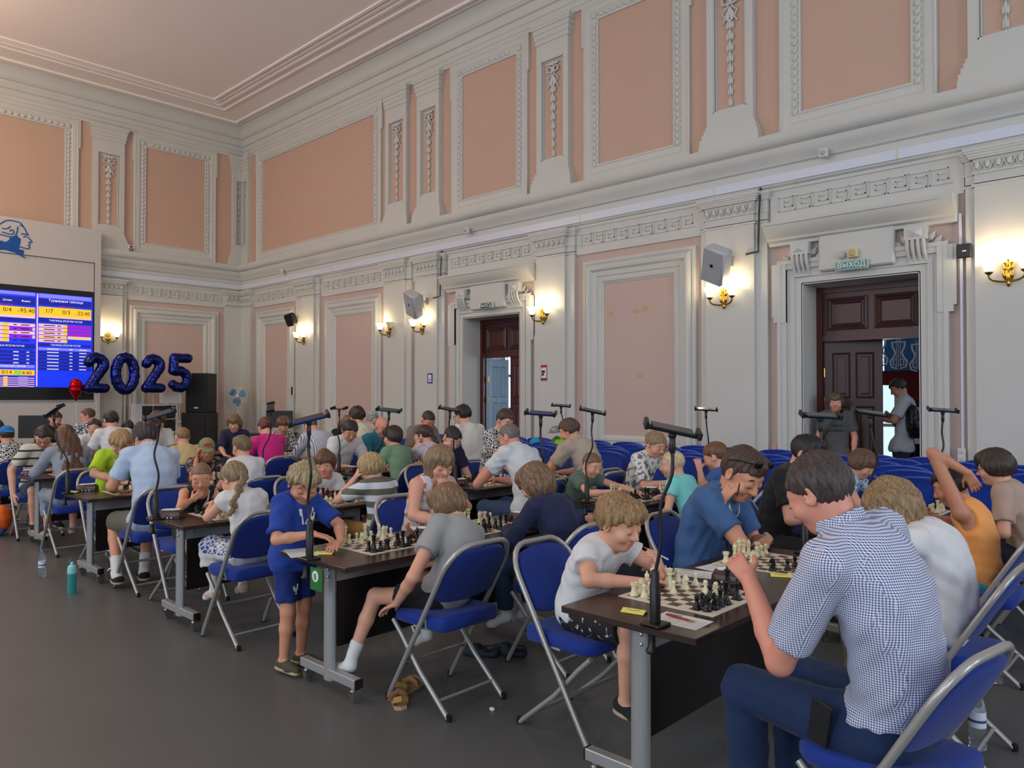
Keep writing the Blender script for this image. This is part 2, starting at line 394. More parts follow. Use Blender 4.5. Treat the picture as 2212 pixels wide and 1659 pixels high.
for s0, s1 in PIL: lower_pilaster(WR, 'R', s0, s1)
lower_pilaster(WR, 'R', 0, .62, False)
for s0, s1 in ((3.16, 3.9),): lower_pilaster(WL, 'L', s0, s1)
lower_pilaster(WL, 'L', 0, .55, False)
def lower_panel(W, xf, a0, a1):
    m = frame(a0, a1, .60, 3.86, PF_LOW); m.build('panel_frame', M_WHITE, W, xf)
    MB().box(a0+.02, a1-.02, -.02, .015, .16, .60).build('dado_panel', M_WHITE, W, xf)
for a0, a1 in ((.82, 2.72), (4.1, 6.28), (11.82, 13.92), (18.6, 22.0)): lower_panel(WR, xfR, a0, a1)
lower_panel(WL, xfL, .72, 2.97)
def greek_key(W, xf, s0, s1, z0, z1):
    """raised meander band"""
    m = MB(); h = z1 - z0; u = h*1.25; n = int((s1-s0)/u); u = (s1-s0)/n; t = .012
    def seg(a, c, e, g): m.box(min(a, e)-t/2, max(a, e)+t/2, 0, .018, min(c, g)-t/2, max(c, g)+t/2)
    for k in range(n):
        x = s0 + k*u; fl = k % 2
        P = [(0, 0), (0, 1), (.82, 1), (.82, .3), (.36, .3), (.36, .66), (.58, .66)]
        Q = [(.0, .0), (1.0, .0)]
        for A, B in zip(P[:-1], P[1:]):
            ya, yb = (A[1], B[1]) if not fl else (1-A[1], 1-B[1])
            seg(x+A[0]*u, z0+ya*h, x+B[0]*u, z0+yb*h)
        y = 0 if not fl else 1
        seg(x, z0+y*h, x+u, z0+y*h)
    tag(m.build('greek_key_frieze', M_WHITE, W, xf), kind='stuff')
def bay_frieze(W, xf, s0, s1, z0=3.99, z1=4.43):
    MB().box(s0, s1, -.02, .03, z0, z1).build('frieze_band', M_WHITE, W, xf)
    greek_key(W, xf, s0+.12, s1-.12, 4.14, 4.32) if s1-s0 > .9 else None
for s0, s1 in ((.62, 2.8), (3.9, 6.4), (7.3, 7.5), (8.43, 10.75), (11.66, 14.02), (15.06, 17.40), (18.4, 22.4)): bay_frieze(WR, xfR, s0, s1)
# the Greek key strip in relief sits proud of the band
for s0, s1 in ((.55, 3.05),): bay_frieze(WL, xfL, s0, s1)
for o in [c for c in WR.children if c.name.startswith('greek_key')]: o.location.y = -.03
for o in [c for c in WL.children if c.name.startswith('greek_key')]: o.location.x = .03
# ------------------------------------------------------------------ doorways
def doorway(s0, s1, nm):
    c = (s0+s1)/2
    # white architrave with ears around the opening
    m = MB()
    for side, sg in ((s0, -1), (s1, 1)):
        for w, d in ((.0, .03), (.09, .05), (.15, .04), (.20, .075), (.27, .09)):
            e = {.0: .09, .09: .06, .15: .05, .2: .07, .27: .05}[w]
            a, bb = side + sg*w, side + sg*(w+e); m.box(min(a, bb), max(a, bb), -.02, d, 0, DH + w + e)
        a, bb = side+sg*.2, side+sg*.37; m.box(min(a, bb), max(a, bb), -.02, .085, 2.62, DH+.28)
        a, bb = side+sg*.2, side+sg*.40; m.box(min(a, bb), max(a, bb), -.02, .07, 2.70, DH+.28)
    for w, e, d in ((0, .09, .03), (.09, .06, .05), (.15, .05, .04), (.20, .07, .075), (.27, .05, .09)):
        m.box(s0-w, s1+w, -.02, d, DH+w, DH+w+e)
    fr = m.build('door_architrave', M_WHITE, WR, xfR)
    m = MB()   # reveal lining
    m.box(s0-.01, s0+.012, -.5, .03, 0, DH); m.box(s1-.012, s1+.01, -.5, .03, 0, DH); m.box(s0, s1, -.5, .03, DH-.012, DH+.01)
    m.build('door_reveal', M_WHITE, fr, xfR)
    # plain central block that carries the exit sign, cornice shelf above
    MB().cbox(c-.46, c+.46, -.02, .13, DH+.12, 3.72, .02).build('overdoor_block', M_WHITE, fr, xfR)
    SH = [(-.02, 3.66), (.10, 3.66), (.11, 3.70), (.16, 3.72), (.17, 3.75), (.24, 3.80), (.29, 3.86), (.30, 3.90), (.32, 3.91), (.32, 3.95), (-.02, 3.99)]
    sweep(SH, s0-.42, s1+.42).build('overdoor_cornice', M_WHITE, fr, xfR, 30)
    for sg in (-1, 1):
        q = c + sg*.70
        m = MB(); m.box(q-.12, q+.12, -.02, .16, 3.50, 3.66); m.add([(q-.08, .16, 3.53), (q+.08, .16, 3.53), (q+.08, .16, 3.63), (q-.08, .16, 3.63), (q, .20, 3.58)], [(0, 1, 4), (1, 2, 4), (2, 3, 4), (3, 0, 4)])
        for k in range(4):
            x = q-.09+k*.06; m.tube([(x, .15, 3.5), (x, .15, 3.44), (x, .12, 3.36), (x, .07, 3.30), (x, .04, 3.24)], .022, 6)
        m.box(q-.11, q+.11, -.02, .06, 3.22, 3.5)
        cb = m.build('corbel', M_WHITE, fr, xfR, 40)
        for side in (-1, 1):
            for k in range(3):
                o = link('garland_leaf', ME_BELL['R'], fr, xfR(q+side*(.17+.07*k), .03, 3.56-.06*k)); o.scale = (.75, .9, .75)
                o.rotation_euler = (0, R(35*side), 0)
    return fr
FR1 = doorway(*D1, 'a'); FR2 = doorway(*D2, 'b')
def door(nm, s0, s1, leaf_angle, lit, label):
    yb = -.46
    root = empty(nm, (s0, .46, 0)); tag(root, label, None, kind='structure')
    def L(m): return lambda s, d, z: (s - s0, -d - .46, z)
    xf = L(None)
    m = MB(); m.box(s0+.01, s0+.09, yb-.06, yb+.04, 0, DH-.02); m.box(s1-.09, s1-.01, yb-.06, yb+.04, 0, DH-.02)
    m.box(s0+.09, s1-.09, yb-.06, yb+.04, DH-.10, DH-.02); m.box(s0+.09, s1-.09, yb-.06, yb+.05, 2.37, 2.45)
    fr = m.build('door_frame', M_WOOD, root, xf)
    m = MB(); m.box(s0+.09, s1-.09, yb-.03, yb, 2.45, DH-.1); tr = m.build('transom', M_WOOD, root, xf)
    c = (s0+s1)/2
    for a, bb in ((s0+.15, c-.04), (c+.04, s1-.15)):
        frame(a, bb, 2.52, DH-.17, [(0, yb), (0, yb+.02), (.03, yb+.03), (.05, yb+.012), (.07, yb+.02), (.09, yb+.005)]).build('transom_panel', M_WOODD, tr, xf)
    return root, xf
def leaf(root, name, w, m_, h=2.36):
    """panelled door leaf, hinge at local x = 0, face in the xz plane"""
    g = MB(); g.cbox(0, w, -.022, .022, .01, h, .004)
    lf = g.build(name, m_, root)
    cols = ((.10, w/2-.03), (w/2+.03, w-.10))
    for (a, bb) in cols:
        for (z0, z1) in ((.15, .75), (.85, 1.50), (1.60, 2.22)):
            for sd in (-1, 1):
                q = MB(); v = []; 
                pr = [(0, .022), (.015, .034), (.03, .024), (.05, .024), (.07, .030)]
                for (w_, d) in pr: v += [(a+w_, sd*d, z0+w_), (bb-w_, sd*d, z0+w_), (bb-w_, sd*d, z1-w_), (a+w_, sd*d, z1-w_)]
                f = [(j*4+i, j*4+(i+1) % 4, (j+1)*4+(i+1) % 4, (j+1)*4+i) for j in range(len(pr)-1) for i in range(4)] + [(16, 17, 18, 19)]
                q.add(v, f).build('door_panel', m_, lf)
    for z in (.35, 1.55, 1.95):
        MB().lathe([(.012, -.06), (.012, .06)], 8, (0.0, -.03, z)).build('hinge', M_BRASS, lf, smooth=40)
    return lf
r2, xf = door('door_1', D2[0], D2[1], 0, True, 'tall mahogany double door with both leaves open beside the backpacker')
l = leaf(r2, 'door_leaf', .72, M_WOODD, 2.44); l.location = (.082, .06, 0); l.rotation_euler = (0, 0, R(14))
l = leaf(r2, 'door_leaf', .60, M_WOODD); l.location = (1.33, .06, 0); l.rotation_euler = (0, 0, R(96))
r1, xf = door('door_2', D1[0], D1[1], 0, True, 'mahogany double door with one pale blue leaf ajar under the small exit sign')
M_BLUEDOOR = mat('pale_blue_lacquer', (150, 178, 200), .35, var=.05)
l = leaf(r1, 'door_leaf', .62, M_BLUEDOOR); l.location = (.12, .07, 0); l.rotation_euler = (0, 0, R(94))
l = leaf(r1, 'door_leaf', .62, M_WOOD, 2.40); l.location = (1.40, .03, 0); l.rotation_euler = (0, 0, R(180))
# ------------------------------------------------------------------ lobby beyond the doors
M_LOBBY = mat('lobby_paint', (208, 212, 214), .7, var=.03, vscale=1)
b = MB().mat(M_LOBBY)
b.box(4, 13.2, 6.0, 6.2, 0, 7); b.box(14.9, 16.4, 6.0, 6.2, 0, .7); b.box(13.2, 14.9, 6.0, 6.2, 0, .15); b.box(13.2, 14.9, 6.0, 6.2, 3.4, 7); b.box(14.9, 24, 6.0, 6.2, 0, 7)
b.box(4, 24, .62, 6.2, 7, 7.2); b.box(3.8, 4, .6, 6.2, 0, 7)
b.box(16.55, 24, 2.6, 2.75, 0, 2.25)
tag(b.build('wall_lobby'), 'pale lobby walls beyond the doorways', None, kind='structure')
# bright lobby window panes and the staircase above
wf = empty('window_1', (14.05, 6.0, 0.15)); tag(wf, 'bright lobby window seen through the right doorway', None, kind='structure')
m = MB(); [m.box(x-.03, x+.03, -.04, .04, 0, 3.25) for x in (-.82, -.27, .27, .82)]; [m.box(-.85, .85, -.04, .04, z-.03, z+.03) for z in (0.03, .9, 1.8, 3.2)]
m.build('window_frame', M_LOBBY, wf)
for x in (-.545, 0, .545):
    for z0, z1 in ((.06, .87), (.93, 1.77), (1.83, 3.17)): MB().box(x-.24, x+.24, -.004, .004, z0, z1).build('window_pane', M_GLASS, wf)
area('lobby_window_daylight', (14.05, 5.8, 1.9), (R(90), 0, R(180)), 1.6, 3.0, 120, (.9, .96, 1))
area('lobby_window_daylight', (5.3, 5.85, 2.0), (R(90), 0, R(180)), 1.7, 3.3, 130, (.8, .92, 1))
w2 = empty('window_2', (5.3, 5.75, .3)); tag(w2, 'bright lobby window seen through the left doorway', None, kind='structure')
m = MB(); [m.box(x-.035, x+.035, -.04, .04, 0, 3.4) for x in (-.87, -.29, .29, .87)]; [m.box(-.9, .9, -.04, .04, z-.035, z+.035) for z in (.04, .95, 1.9, 3.36)]
m.build('window_frame', M_LOBBY, w2)
for x in (-.58, 0, .58):
    for z0, z1 in ((.08, .91), (.99, 1.86), (1.94, 3.32)): MB().box(x-.25, x+.25, -.004, .004, z0, z1).build('window_pane', M_GLASS, w2)
M_RED = mat('dark_red_carpet', (92, 18, 22), .8)
st = empty('staircase', (15.25, 3.2, -.62), label='staircase with dark red carpet and white lyre railing behind the right doorway', cat='staircase')
for k in range(7):
    MB().box(.14*k, .14*k+1.6, .3, 1.6, 2.55-.12*k, 2.67-.12*k).build('step', M_RED, st)
def lyre():
    m = MB()
    for sx in (-1, 1):
        m.tube([(sx*.02, 0, 0), (sx*.11, 0, .03), (sx*.13, 0, .12), (sx*.07, 0, .2), (sx*.05, 0, .27), (sx*.09, 0, .36), (sx*.10, 0, .44)], .014, 6)
        m.tube([(sx*.03, 0, .05), (sx*.08, 0, .07), (sx*.08, 0, .14), (sx*.04, 0, .16)], .010, 6)
    for x in (-.03, 0, .03): m.tube([(x, 0, .03), (x, 0, .5)], .006, 5)
    m.tube([(-.11, 0, .44), (.11, 0, .44)], .012, 6)
    return m
ML = lyre().mesh('lyre_baluster', M_LOBBY, None, 50)
for k in range(6): link('lyre_baluster', ML, st, (.1+.30*k, .28, 2.75-.05*k))
MB().box(-.2, 2.0, .24, .32, 3.25, 3.33).build('handrail', M_LOBBY, st); MB().box(-.2, 2.0, 1.5, 1.55, 2.5, 4.2).build('blue_backdrop', mat('lobby_blue', (44, 110, 176), .6), st)
# ================================================================== WALL FITTINGS
ORD = ['first', 'second', 'third', 'fourth', 'fifth', 'sixth', 'seventh', 'eighth', 'ninth', 'tenth', 'eleventh', 'twelfth', 'thirteenth', 'fourteenth', 'fifteenth', 'sixteenth', 'seventeenth', 'eighteenth', 'nineteenth', 'twentieth', 'twenty-first', 'twenty-second']
def sconce(key, s, z, label, lit=(1, 1), pw=6):
    xf = xfR if key == 'R' else xfL
    o = empty('wall_sconce', xf(s, .12, z), 0 if key == 'R' else R(90), label, 'wall lamp', 'brass two arm wall sconces')
    # local: x along wall, -y into the room
    m = MB(); m.ell((0, -.025, -.02), (.05, .03, .10), 10, 8); m.ell((0, -.03, -.11), (.025, .02, .05), 8, 6)
    for sx in (-1, 1):
        m.ell((sx*.025, -.035, .06), (.03, .018, .06), 8, 6, Matrix.Rotation(R(18*sx), 3, 'Y')); m.ell((sx*.035, -.04, -.02), (.025, .02, .05), 8, 6)
    m.ell((0, -.04, .10), (.02, .015, .05), 8, 6)
    m.build('back_plate', M_BRASS, o, None, 60)
    for i, sx in enumerate((-1, 1)):
        m = MB(); P = [(sx*(.02 + .15*math.sin(t)), -.05 - .07*math.sin(t), -.04 - .07*math.cos(t*1.0 - .6)+.03*t) for t in [k*.2 for k in range(9)]]
        P.append((sx*.17, -.12, -.02)); m.tube(P, .012, 7); m.lathe([(.004, -.05), (.03, -.03), (.045, -.012), (.03, 0)], 10, (sx*.17, -.12, .02))
        m.build('arm', M_OLDBRASS, o, None, 50)
        m = MB(); pr = [(.02, .02), (.04, .03), (.055, .06), (.066, .10), (.092, .15), (.088, .15), (.062, .10), (.05, .06), (.03, .035), (.001, .03)]
        m.lathe(pr, 14, (sx*.17, -.12, .0))
        sh = m.build('glass_shade', M_LAMP if lit[i] else mat('unlit_glass_shade', (214, 206, 180), .3), o, None, 60)
        if lit[i]:
            l = bpy.data.lights.new('sconce_bulb', 'POINT'); l.energy = pw; l.color = (1, .82, .52); l.shadow_soft_size = .04
            lo = bpy.data.objects.new('sconce_bulb', l); COL.objects.link(lo); lo.parent = o; lo.location = (sx*.17, -.15, .2)
    return o
sconce('R', 3.32, 3.02, 'brass wall sconce on the pilaster nearest the corner, below a tilted speaker')
sconce('R', 6.68, 3.02, 'brass wall sconce with only its left shade lit, on bare pilaster', (1, 0))
sconce('R', 7.78, 3.02, 'brass wall sconce below the grey speaker, left of the small exit door')
sconce('R', 11.02, 3.02, 'brass wall sconce on the pilaster just right of the small exit door')
sconce('R', 14.42, 3.02, 'brass wall sconce below the large grey speaker, left of the right doorway')
sconce('R', 17.85, 3.0, 'brass wall sconce at the right edge, beyond the large doorway')
sconce('L', 3.50, 3.02, 'brass wall sconce on the end wall beside the stage screen')
def wall_speaker(loc, rz, tilt, roll, m_, label, w=.30, h=.44):
    o = empty('wall_speaker', loc, rz, label, 'loudspeaker', 'tilted wall speakers')
    E_ = Matrix.Rotation(tilt, 3, 'X') @ Matrix.Rotation(roll, 3, 'Y')
    m = MB(); m.cbox(-w/2, w/2, -.22, 0, -h/2, h/2, .035); m.cbox(-w*.36, w*.36, 0, .06, -h*.38, h*.38, .02)
    c = m.build('cabinet', m_, o, lambda x, y, z: tuple(E_ @ Vector((x, y-.02, z))), 40)
    g = MB(); g.cbox(-w*.44, w*.44, -.243, -.235, -h*.46, h*.46, .003)
    g.build('grille', mat('grille_grey', (164, 167, 172), .6) if m_ is not M_BLACK else M_RUBBER, c, lambda x, y, z: tuple(E_ @ Vector((x, y, z))))
    g = MB(); g.box(-.022, .022, -.248, -.243, .0, .044); g.build('badge', M_BLACK, c, lambda x, y, z: tuple(E_ @ Vector((x, y, z))))
    m = MB(); m.tube([(0, .0, 0), (0, .1, .0), (.0, .18, .03)], .016, 6); m.cbox(-.04, .04, .16, .19, -.05, .10, .004)
    m.build('bracket', M_STEEL, o)
    return o
wall_speaker((14.50, -.34, 3.50), R(-14), R(24), R(28), M_SPKG, 'large grey wall speaker tilted above the sconce by the right doorway', .36, .52)
wall_speaker((7.92, -.34, 3.50), R(-14), R(24), R(28), M_SPKG, 'grey wall speaker tilted above the sconce left of the small exit door', .36, .52)
wall_speaker((3.22, -.36, 3.50), R(30), R(18), R(-14), M_BLACK, 'small black wall speaker near the corner of the room', .20, .30)
def conduit(pts, name, label, m_, r=.014):
    m = MB(); m.tube(pts, r, 6); o = m.build(name, m_, None, None, 50); return tag(o, label, 'cable')
conduit([(14.95, -.1, 4.5), (14.95, -.14, 4.2), (14.93, -.13, 3.75), (14.93, -.13, 3.62), (14.75, -.14, 3.60)], 'speaker_cable', 'dark cable running down the wall to the large grey speaker', mat('dark_cable', (58, 58, 56), .5))
conduit([(8.33, -.1, 4.5), (8.33, -.13, 4.2), (8.31, -.13, 3.6), (8.12, -.14, 3.58)], 'speaker_cable', 'dark cable down the wall to the grey speaker by the exit door', mat('dark_cable', (58, 58, 56), .5))
conduit([(17.36, -.06, 3.75), (17.37, -.06, 2.9), (17.37, -.06, 2.0), (17.37, -.06, 1.0), (17.37, -.06, .3)], 'wall_conduit', 'white conduit down the pilaster right of the large doorway', M_DUCT, .018)
def exit_sign(s, z, d, w, m_, label, glow=.25):
    o = empty('exit_sign', xfR(s, d, z), 0, label, 'exit sign')
    MB().cbox(-w/2, w/2, -.03, 0, -.06, .06, .006).build('housing', mat('sign_casing', (196, 196, 176), .5), o)
    MB().box(-w/2+.012, w/2-.012, -.034, -.03, -.048, .048).build('sign_face', m_, o)
    link('lettering', text_mesh('ВЫХОД', .092, mat('sign_lettering', (232, 240, 236), .5)), o, (0, -.036, 0), (R(90), 0, 0))
    return o
exit_sign(16.18, 3.28, .15, .40, mat('exit_teal', (74, 132, 134), .3), 'teal exit sign with white Cyrillic letters over the right doorway')
exit_sign(9.66, 3.30, .15, .34, mat('exit_dark_green', (32, 62, 52), .3), 'small dark green exit sign over the left doorway')
o = empty('alarm_bell', (16.18, -.14, 3.42), 0, 'cream fire alarm sounder with a round disc above the teal exit sign', 'alarm')
MB().cbox(-.05, .08, -.06, 0, -.05, .06, .01).build('housing', mat('aged_cream', (206, 190, 146), .5), o); MB().lathe([(.03, -.075), (.042, -.06)], 14, (.015, 0, .005), 'y').build('disc', mat('aged_cream2', (186, 168, 118), .5), o)
MB().lathe([(.02, -.05), (.05, -.03), (.05, 0)], 14, (-.13, 0, .0), 'y').build('grey_bell', M_SPKG, o)
o = empty('wireless_box', (17.42, -.1, 3.30), 0, 'small black box on the pilaster right of the large doorway', 'router')
MB().cbox(-.07, .07, -.05, 0, -.08, .08, .008).build('case', M_BLACK, o); MB().box(-.02, .02, -.053, -.05, -.01, .002).build('badge', M_PAPER, o)
# ceiling motion detectors on the duct
for s, lab in ((2.35, 'white motion detector on the cornice near the room corner'), (9.15, 'white motion detector on the cornice above the left doorway'), (15.85, 'white motion detector on the cornice above the right doorway')):
    o = empty('motion_detector', (s, -.16, 4.76), 0, lab, 'sensor', 'white motion detectors on the cornice')
    MB().cbox(-.055, .055, -.07, 0, -.06, .06, .012).build('casing', M_SPKW, o); MB().ell((0, -.07, .0), (.036, .02, .036), 10, 6).build('lens', mat('frosted_lens', (170, 170, 170), .2), o, None, 60)
# notices
def notice(s, z, w, h, m_, label, nm='wall_notice', key='R', d=.122):
    o = empty(nm, xfR(s, d, z), 0, label, 'sign'); MB().box(-w/2, w/2, -.006, 0, -h/2, h/2).build('board', m_, o); return o
o = notice(8.0, 1.98, .15, .20, mat('notice_blue', (36, 42, 140), .5), 'small blue framed notice numbered 01 on the pilaster left of the exit door')
MB().box(-.05, .05, -.008, -.006, -.075, .075).build('sheet', M_PAPER, o); link('lettering', text_mesh('01', .07, mat('notice_red', (150, 30, 40), .5)), o, (0, -.009, -.03), (R(90), 0, 0))
o = notice(11.02, 2.03, .14, .27, mat('notice_red2', (158, 40, 52), .5), 'red and white camera warning notice on the pilaster right of the exit door')
MB().box(-.06, .06, -.008, -.006, -.09, .09).build('sheet', M_PAPER, o)
m = MB(); m.cbox(-.045, .03, -.014, -.008, -.0, .04, .004); m.lathe([(.02, -.014), (.02, -.008)], 12, (-.01, 0, -.03), 'y'); m.tube([(-.02, -.011, .0), (-.045, -.011, -.05)], .006, 5); m.build('camera_symbol', M_BLACK, o)
# tape remnants on the centre panel, sockets
for i, (s, z) in enumerate(((11.98, 2.94), (12.33, 2.97), (12.83, 2.97), (13.0, 3.0), (12.9, 1.95))):
    tag(MB().box(s-.05, s+.05, -.045 if s < 12.2 else -.004, -.003 if s > 12.2 else -.04, z-.03, z+.03).build('tape_remnant', mat('masking_tape', (194, 164, 118), .7)), ['yellowed tape scrap on the white frame of the centre panel', 'leftmost tape scrap on the pink centre panel', 'middle tape scrap on the pink centre panel', 'right upper tape scrap on the pink centre panel', 'faint low tape scrap on the pink centre panel'][i], 'tape', 'tape scraps on the centre panel')
o = empty('pink_sticker', (15.12, -.09, .93), 0, 'pink sticker above a round white socket left of the right doorway', 'sticker'); MB().box(-.03, .03, -.004, 0, -.03, .03).build('sheet', mat('sticker_pink', (216, 140, 160), .7), o)
o = empty('wall_socket', (15.12, -.09, .82), 0, 'round white wall socket left of the right doorway', 'socket'); MB().lathe([(.03, -.02), (.045, 0)], 16, axis='y').build('plate', M_SPKW, o, None, 50); MB().box(-.015, .015, -.024, -.02, -.006, .006).build('pin_holes', M_BLACK, o)
o = empty('wall_socket', (17.37, -.1, .95), 0, 'double white wall socket right of the right doorway', 'socket'); MB().cbox(-.04, .04, -.035, 0, -.09, .08, .006).build('plate', M_SPKW, o)
for z in (.04, -.045): MB().lathe([(.018, -.038), (.026, -.035)], 12, (0, 0, z), 'y').build('outlet', M_SPKG, o)
o = empty('fire_call_point', (2.86, -.13, 1.75), 0, 'narrow dark wall unit on the pilaster near the corner', 'wall unit'); MB().cbox(-.05, .05, -.05, 0, -.13, .13, .008).build('casing', M_SPKW, o); MB().box(-.035, .035, -.054, -.05, -.1, .1).build('dark_front', M_BLACK, o)
o = empty('wall_camera', (.18, -3.02, 5.22), 0, 'tiny white camera on the ledge of the end wall', 'camera'); MB().cbox(0, .06, -.06, .06, 0, .08, .01).build('casing', M_SPKW, o); MB().box(.06, .064, -.03, .03, .02, .06).build('lens', M_BLACK, o)
# ================================================================== STAGE SCREEN
SX = .40
o = empty('stage_screen', (SX, -3.76, 0), 0, 'white stage portal with a large display board and blue head logo', 'display')
sc_ = o
def P(name, m_, y0, y1, z0, z1, x0, x1, par=None): return MB().box(x0, x1, y0+3.76, y1+3.76, z0, z1).build(name, m_, par or sc_)
P('side_post', M_SCRW, -3.88, -3.76, 0, 5.51, -.2, .04); P('top_fascia', M_SCRW, -9.6, -3.88, 4.73, 5.51, -.2, .04)
P('plain_panel', M_SCRW, -9.6, -3.90, 4.05, 4.72, -.2, .0); P('apron_panel', M_SCRW, -9.6, -3.88, 0, 1.50, -.2, .03)
P('bottom_trim', M_STEEL, -9.6, -3.88, 1.50, 1.535, -.2, .05)
dsp = P('display_cabinet', M_BLACK, -9.6, -3.88, 1.535, 4.05, -.2, .0)
ME = lambda n, c, e=1.0: mat(n, c, .5, emit=e)
S_BLUE = ME('screen_blue', (18, 52, 235), 1.0); S_NAVY = ME('screen_navy', (18, 30, 150), .9); S_YEL = ME('screen_yellow', (246, 190, 30), 1.0); S_PNK = ME('screen_pink', (238, 184, 190), .95); S_VIO = ME('screen_violet', (150, 28, 196), .9); S_LAV = ME('screen_lavender', (120, 120, 246), 1.0); S_TXT = ME('screen_text_dark', (26, 16, 66), .5); S_WT = ME('screen_text_white', (232, 232, 246), .9); S_RED = ME('screen_text_red', (190, 26, 40), .8); S_ORG = ME('screen_peach', (244, 190, 130), .95); S_GRN = ME('screen_green', (140, 200, 60), .9)
P('picture_area', S_BLUE, -9.6, -3.92, 1.82, 3.92, .0, .006, dsp)
def bar(m_, y0, y1, z0, z1, k=0): P('table_row', m_, y0, y1, z0, z1, .006+.003*k, .009+.003*k, dsp)
def txt(t, y, z, size, m_, k=3): link('lettering', text_mesh(t, size, m_, .001), dsp, (.006+.003*k, y+3.76, z), (R(90), 0, R(90)))
y0, y1 = -5.02, -3.95
bar(S_LAV, y0, y1, 3.82, 3.91); bar(S_NAVY, y0, y1, 3.66, 3.80); txt('Турнирная таблица', -4.48, 3.77, .075, S_WT)
bar(S_YEL, y0, y1, 3.44, 3.62); bar(S_ORG, y0, y1, 3.38, 3.44); bar(S_NAVY, y0, y1, 3.27, 3.37)
txt('1/7', -4.82, 3.53, .13, S_TXT); txt('0/3', -4.47, 3.52, .13, S_TXT); txt('-22:40', -4.13, 3.52, .12, S_TXT); txt('ИДЕТ ИГРА', -4.47, 3.64, .05, S_RED); txt('ТАБЛИЦА РЕЗУЛЬТАТОВ', -4.48, 3.32, .055, S_WT)
for k in range(5):
    z = 3.24 - .085*k
    bar(S_PNK if k != 3 else S_ORG, y0, -4.46, z-.07, z); bar(S_VIO if k < 3 else (S_ORG if k == 3 else S_BLUE), -4.44, y1, z-.07, z); bar(S_YEL, -4.53, -4.45, z-.07, z, 1) if k != 3 else None
    bar(S_TXT, -4.92, -4.70, z-.045, z-.025, 2); bar(S_TXT, -4.65, -4.58, z-.045, z-.025, 2)
bar(S_NAVY, y0, y1, 2.74, 2.80); txt('ТАБЛИЦА РЕЗУЛЬТАТОВ', -4.48, 2.77, .05, S_WT)
for k in range(7):
    z = 2.71 - .075*k; bar(S_LAV if k == 0 else S_NAVY, y0, y1, z-.06, z); bar(S_WT, -4.85, -4.62, z-.04, z-.022, 2); bar(S_WT, -4.40, -4.34, z-.04, z-.022, 2); bar(S_WT, -4.2, -4.05, z-.04, z-.022, 2)
bar(S_PNK, -5.06, -5.035, 1.84, 3.9)
y0, y1 = -7.2, -5.09
bar(S_LAV, y0, y1, 3.84, 3.91); bar(S_NAVY, y0, y1, 3.62, 3.80); bar(S_YEL, y0, y1, 3.40, 3.58); bar(S_PNK, y0, y1, 3.34, 3.40); bar(S_NAVY, y0, y1, 3.25, 3.33)
txt('0/4', -5.62, 3.50, .13, S_TXT); txt('-95:40', -5.26, 3.50, .13, S_TXT); txt('ИДЕТ ИГРА', -5.66, 3.61, .05, S_RED); txt('Длина', -5.62, 3.71, .055, S_WT); txt('Финал', -5.27, 3.71, .055, S_WT)
for k in range(5):
    z = 3.22 - .085*k
    bar(S_PNK, y0, y1, z-.07, z); bar(S_YEL, -5.70, -5.60, z-.07, z, 1); bar(S_TXT, -5.36, -5.2, z-.045, z-.025, 2); bar(S_TXT, -5.5, -5.44, z-.045, z-.025, 2)
    if k in (1, 3): bar(S_VIO, -5.58, -5.14, z-.07, z, 1)
    if k == 4: bar(S_BLUE, -5.58, y1, z-.07, z, 1)
bar(S_NAVY, y0, y1, 2.66, 2.77); txt('ТАБЛИЦА РЕЗУЛЬТАТОВ', -5.6, 2.72, .05, S_WT)
for k in range(4): bar(S_NAVY, y0, y1, 2.62-.08*k-.06, 2.62-.08*k); bar(S_WT, -5.5, -5.4, 2.58-.08*k, 2.60-.08*k, 2); bar(S_WT, -5.25, -5.2, 2.58-.08*k, 2.60-.08*k, 2)
bar(S_LAV, y0, y1, 2.24, 2.31); txt('БЛИЦ, ОТКРЫТЫЙ ТУРНИР', -5.6, 2.275, .05, S_WT)
bar(S_YEL, y0, y1, 2.08, 2.20); bar(S_GRN, -5.48, -5.34, 2.09, 2.19, 1); txt('0/14', -5.62, 2.14, .11, S_TXT); txt('4:40', -5.24, 2.13, .11, S_TXT)
for k in range(11):
    z = 2.06 - .0215*k*1.0; 
for k in range(10):
    z = 2.05 - .0225*k
    bar(S_PNK if k % 2 else S_NAVY, y0, y1, z-.018, z); bar(S_YEL, -5.68, -5.60, z-.018, z, 1); bar(S_TXT if k % 2 else S_WT, -5.4, -5.22, z-.013, z-.006, 2)
# logo head in blue strokes
def lg(u, v):                      # logo sheet coordinates -> fascia (taken from its proportions)
    return (-5.74 + u*.00119 + 3.76, 5.50 - (v-180)*.00135)
lgp = MB().mat(M_BLUELOGO)
def stroke(pts, w=.014):
    p = [lg(u*1.0, v) for u, v in pts]; lgp.tube([(.045, a, z) for a, z in p], w, 4)
for s_ in ([(-90, 420), (-60, 330), (0, 280), (60, 240), (130, 225), (230, 232), (290, 245), (315, 275), (330, 295)], [(275, 282), (320, 292), (360, 330), (385, 390), (412, 425), (400, 430), (360, 418), (320, 415), (300, 425)],
           [(405, 455), (478, 525), (465, 535), (420, 540), (440, 565), (432, 585), (410, 590), (438, 615), (430, 645), (400, 652), (285, 635)], [(335, 468), (350, 455), (385, 455)],
           [(245, 312), (235, 400), (215, 450), (175, 485), (100, 490), (0, 478), (-80, 470)], [(0, 372), (60, 372), (100, 355), (128, 322)], [(0, 432), (100, 448), (160, 445), (185, 415), (175, 380), (145, 375), (122, 395), (130, 405)],
           [(-80, 715), (60, 705), (200, 730), (300, 765), (365, 805)]): stroke(s_)
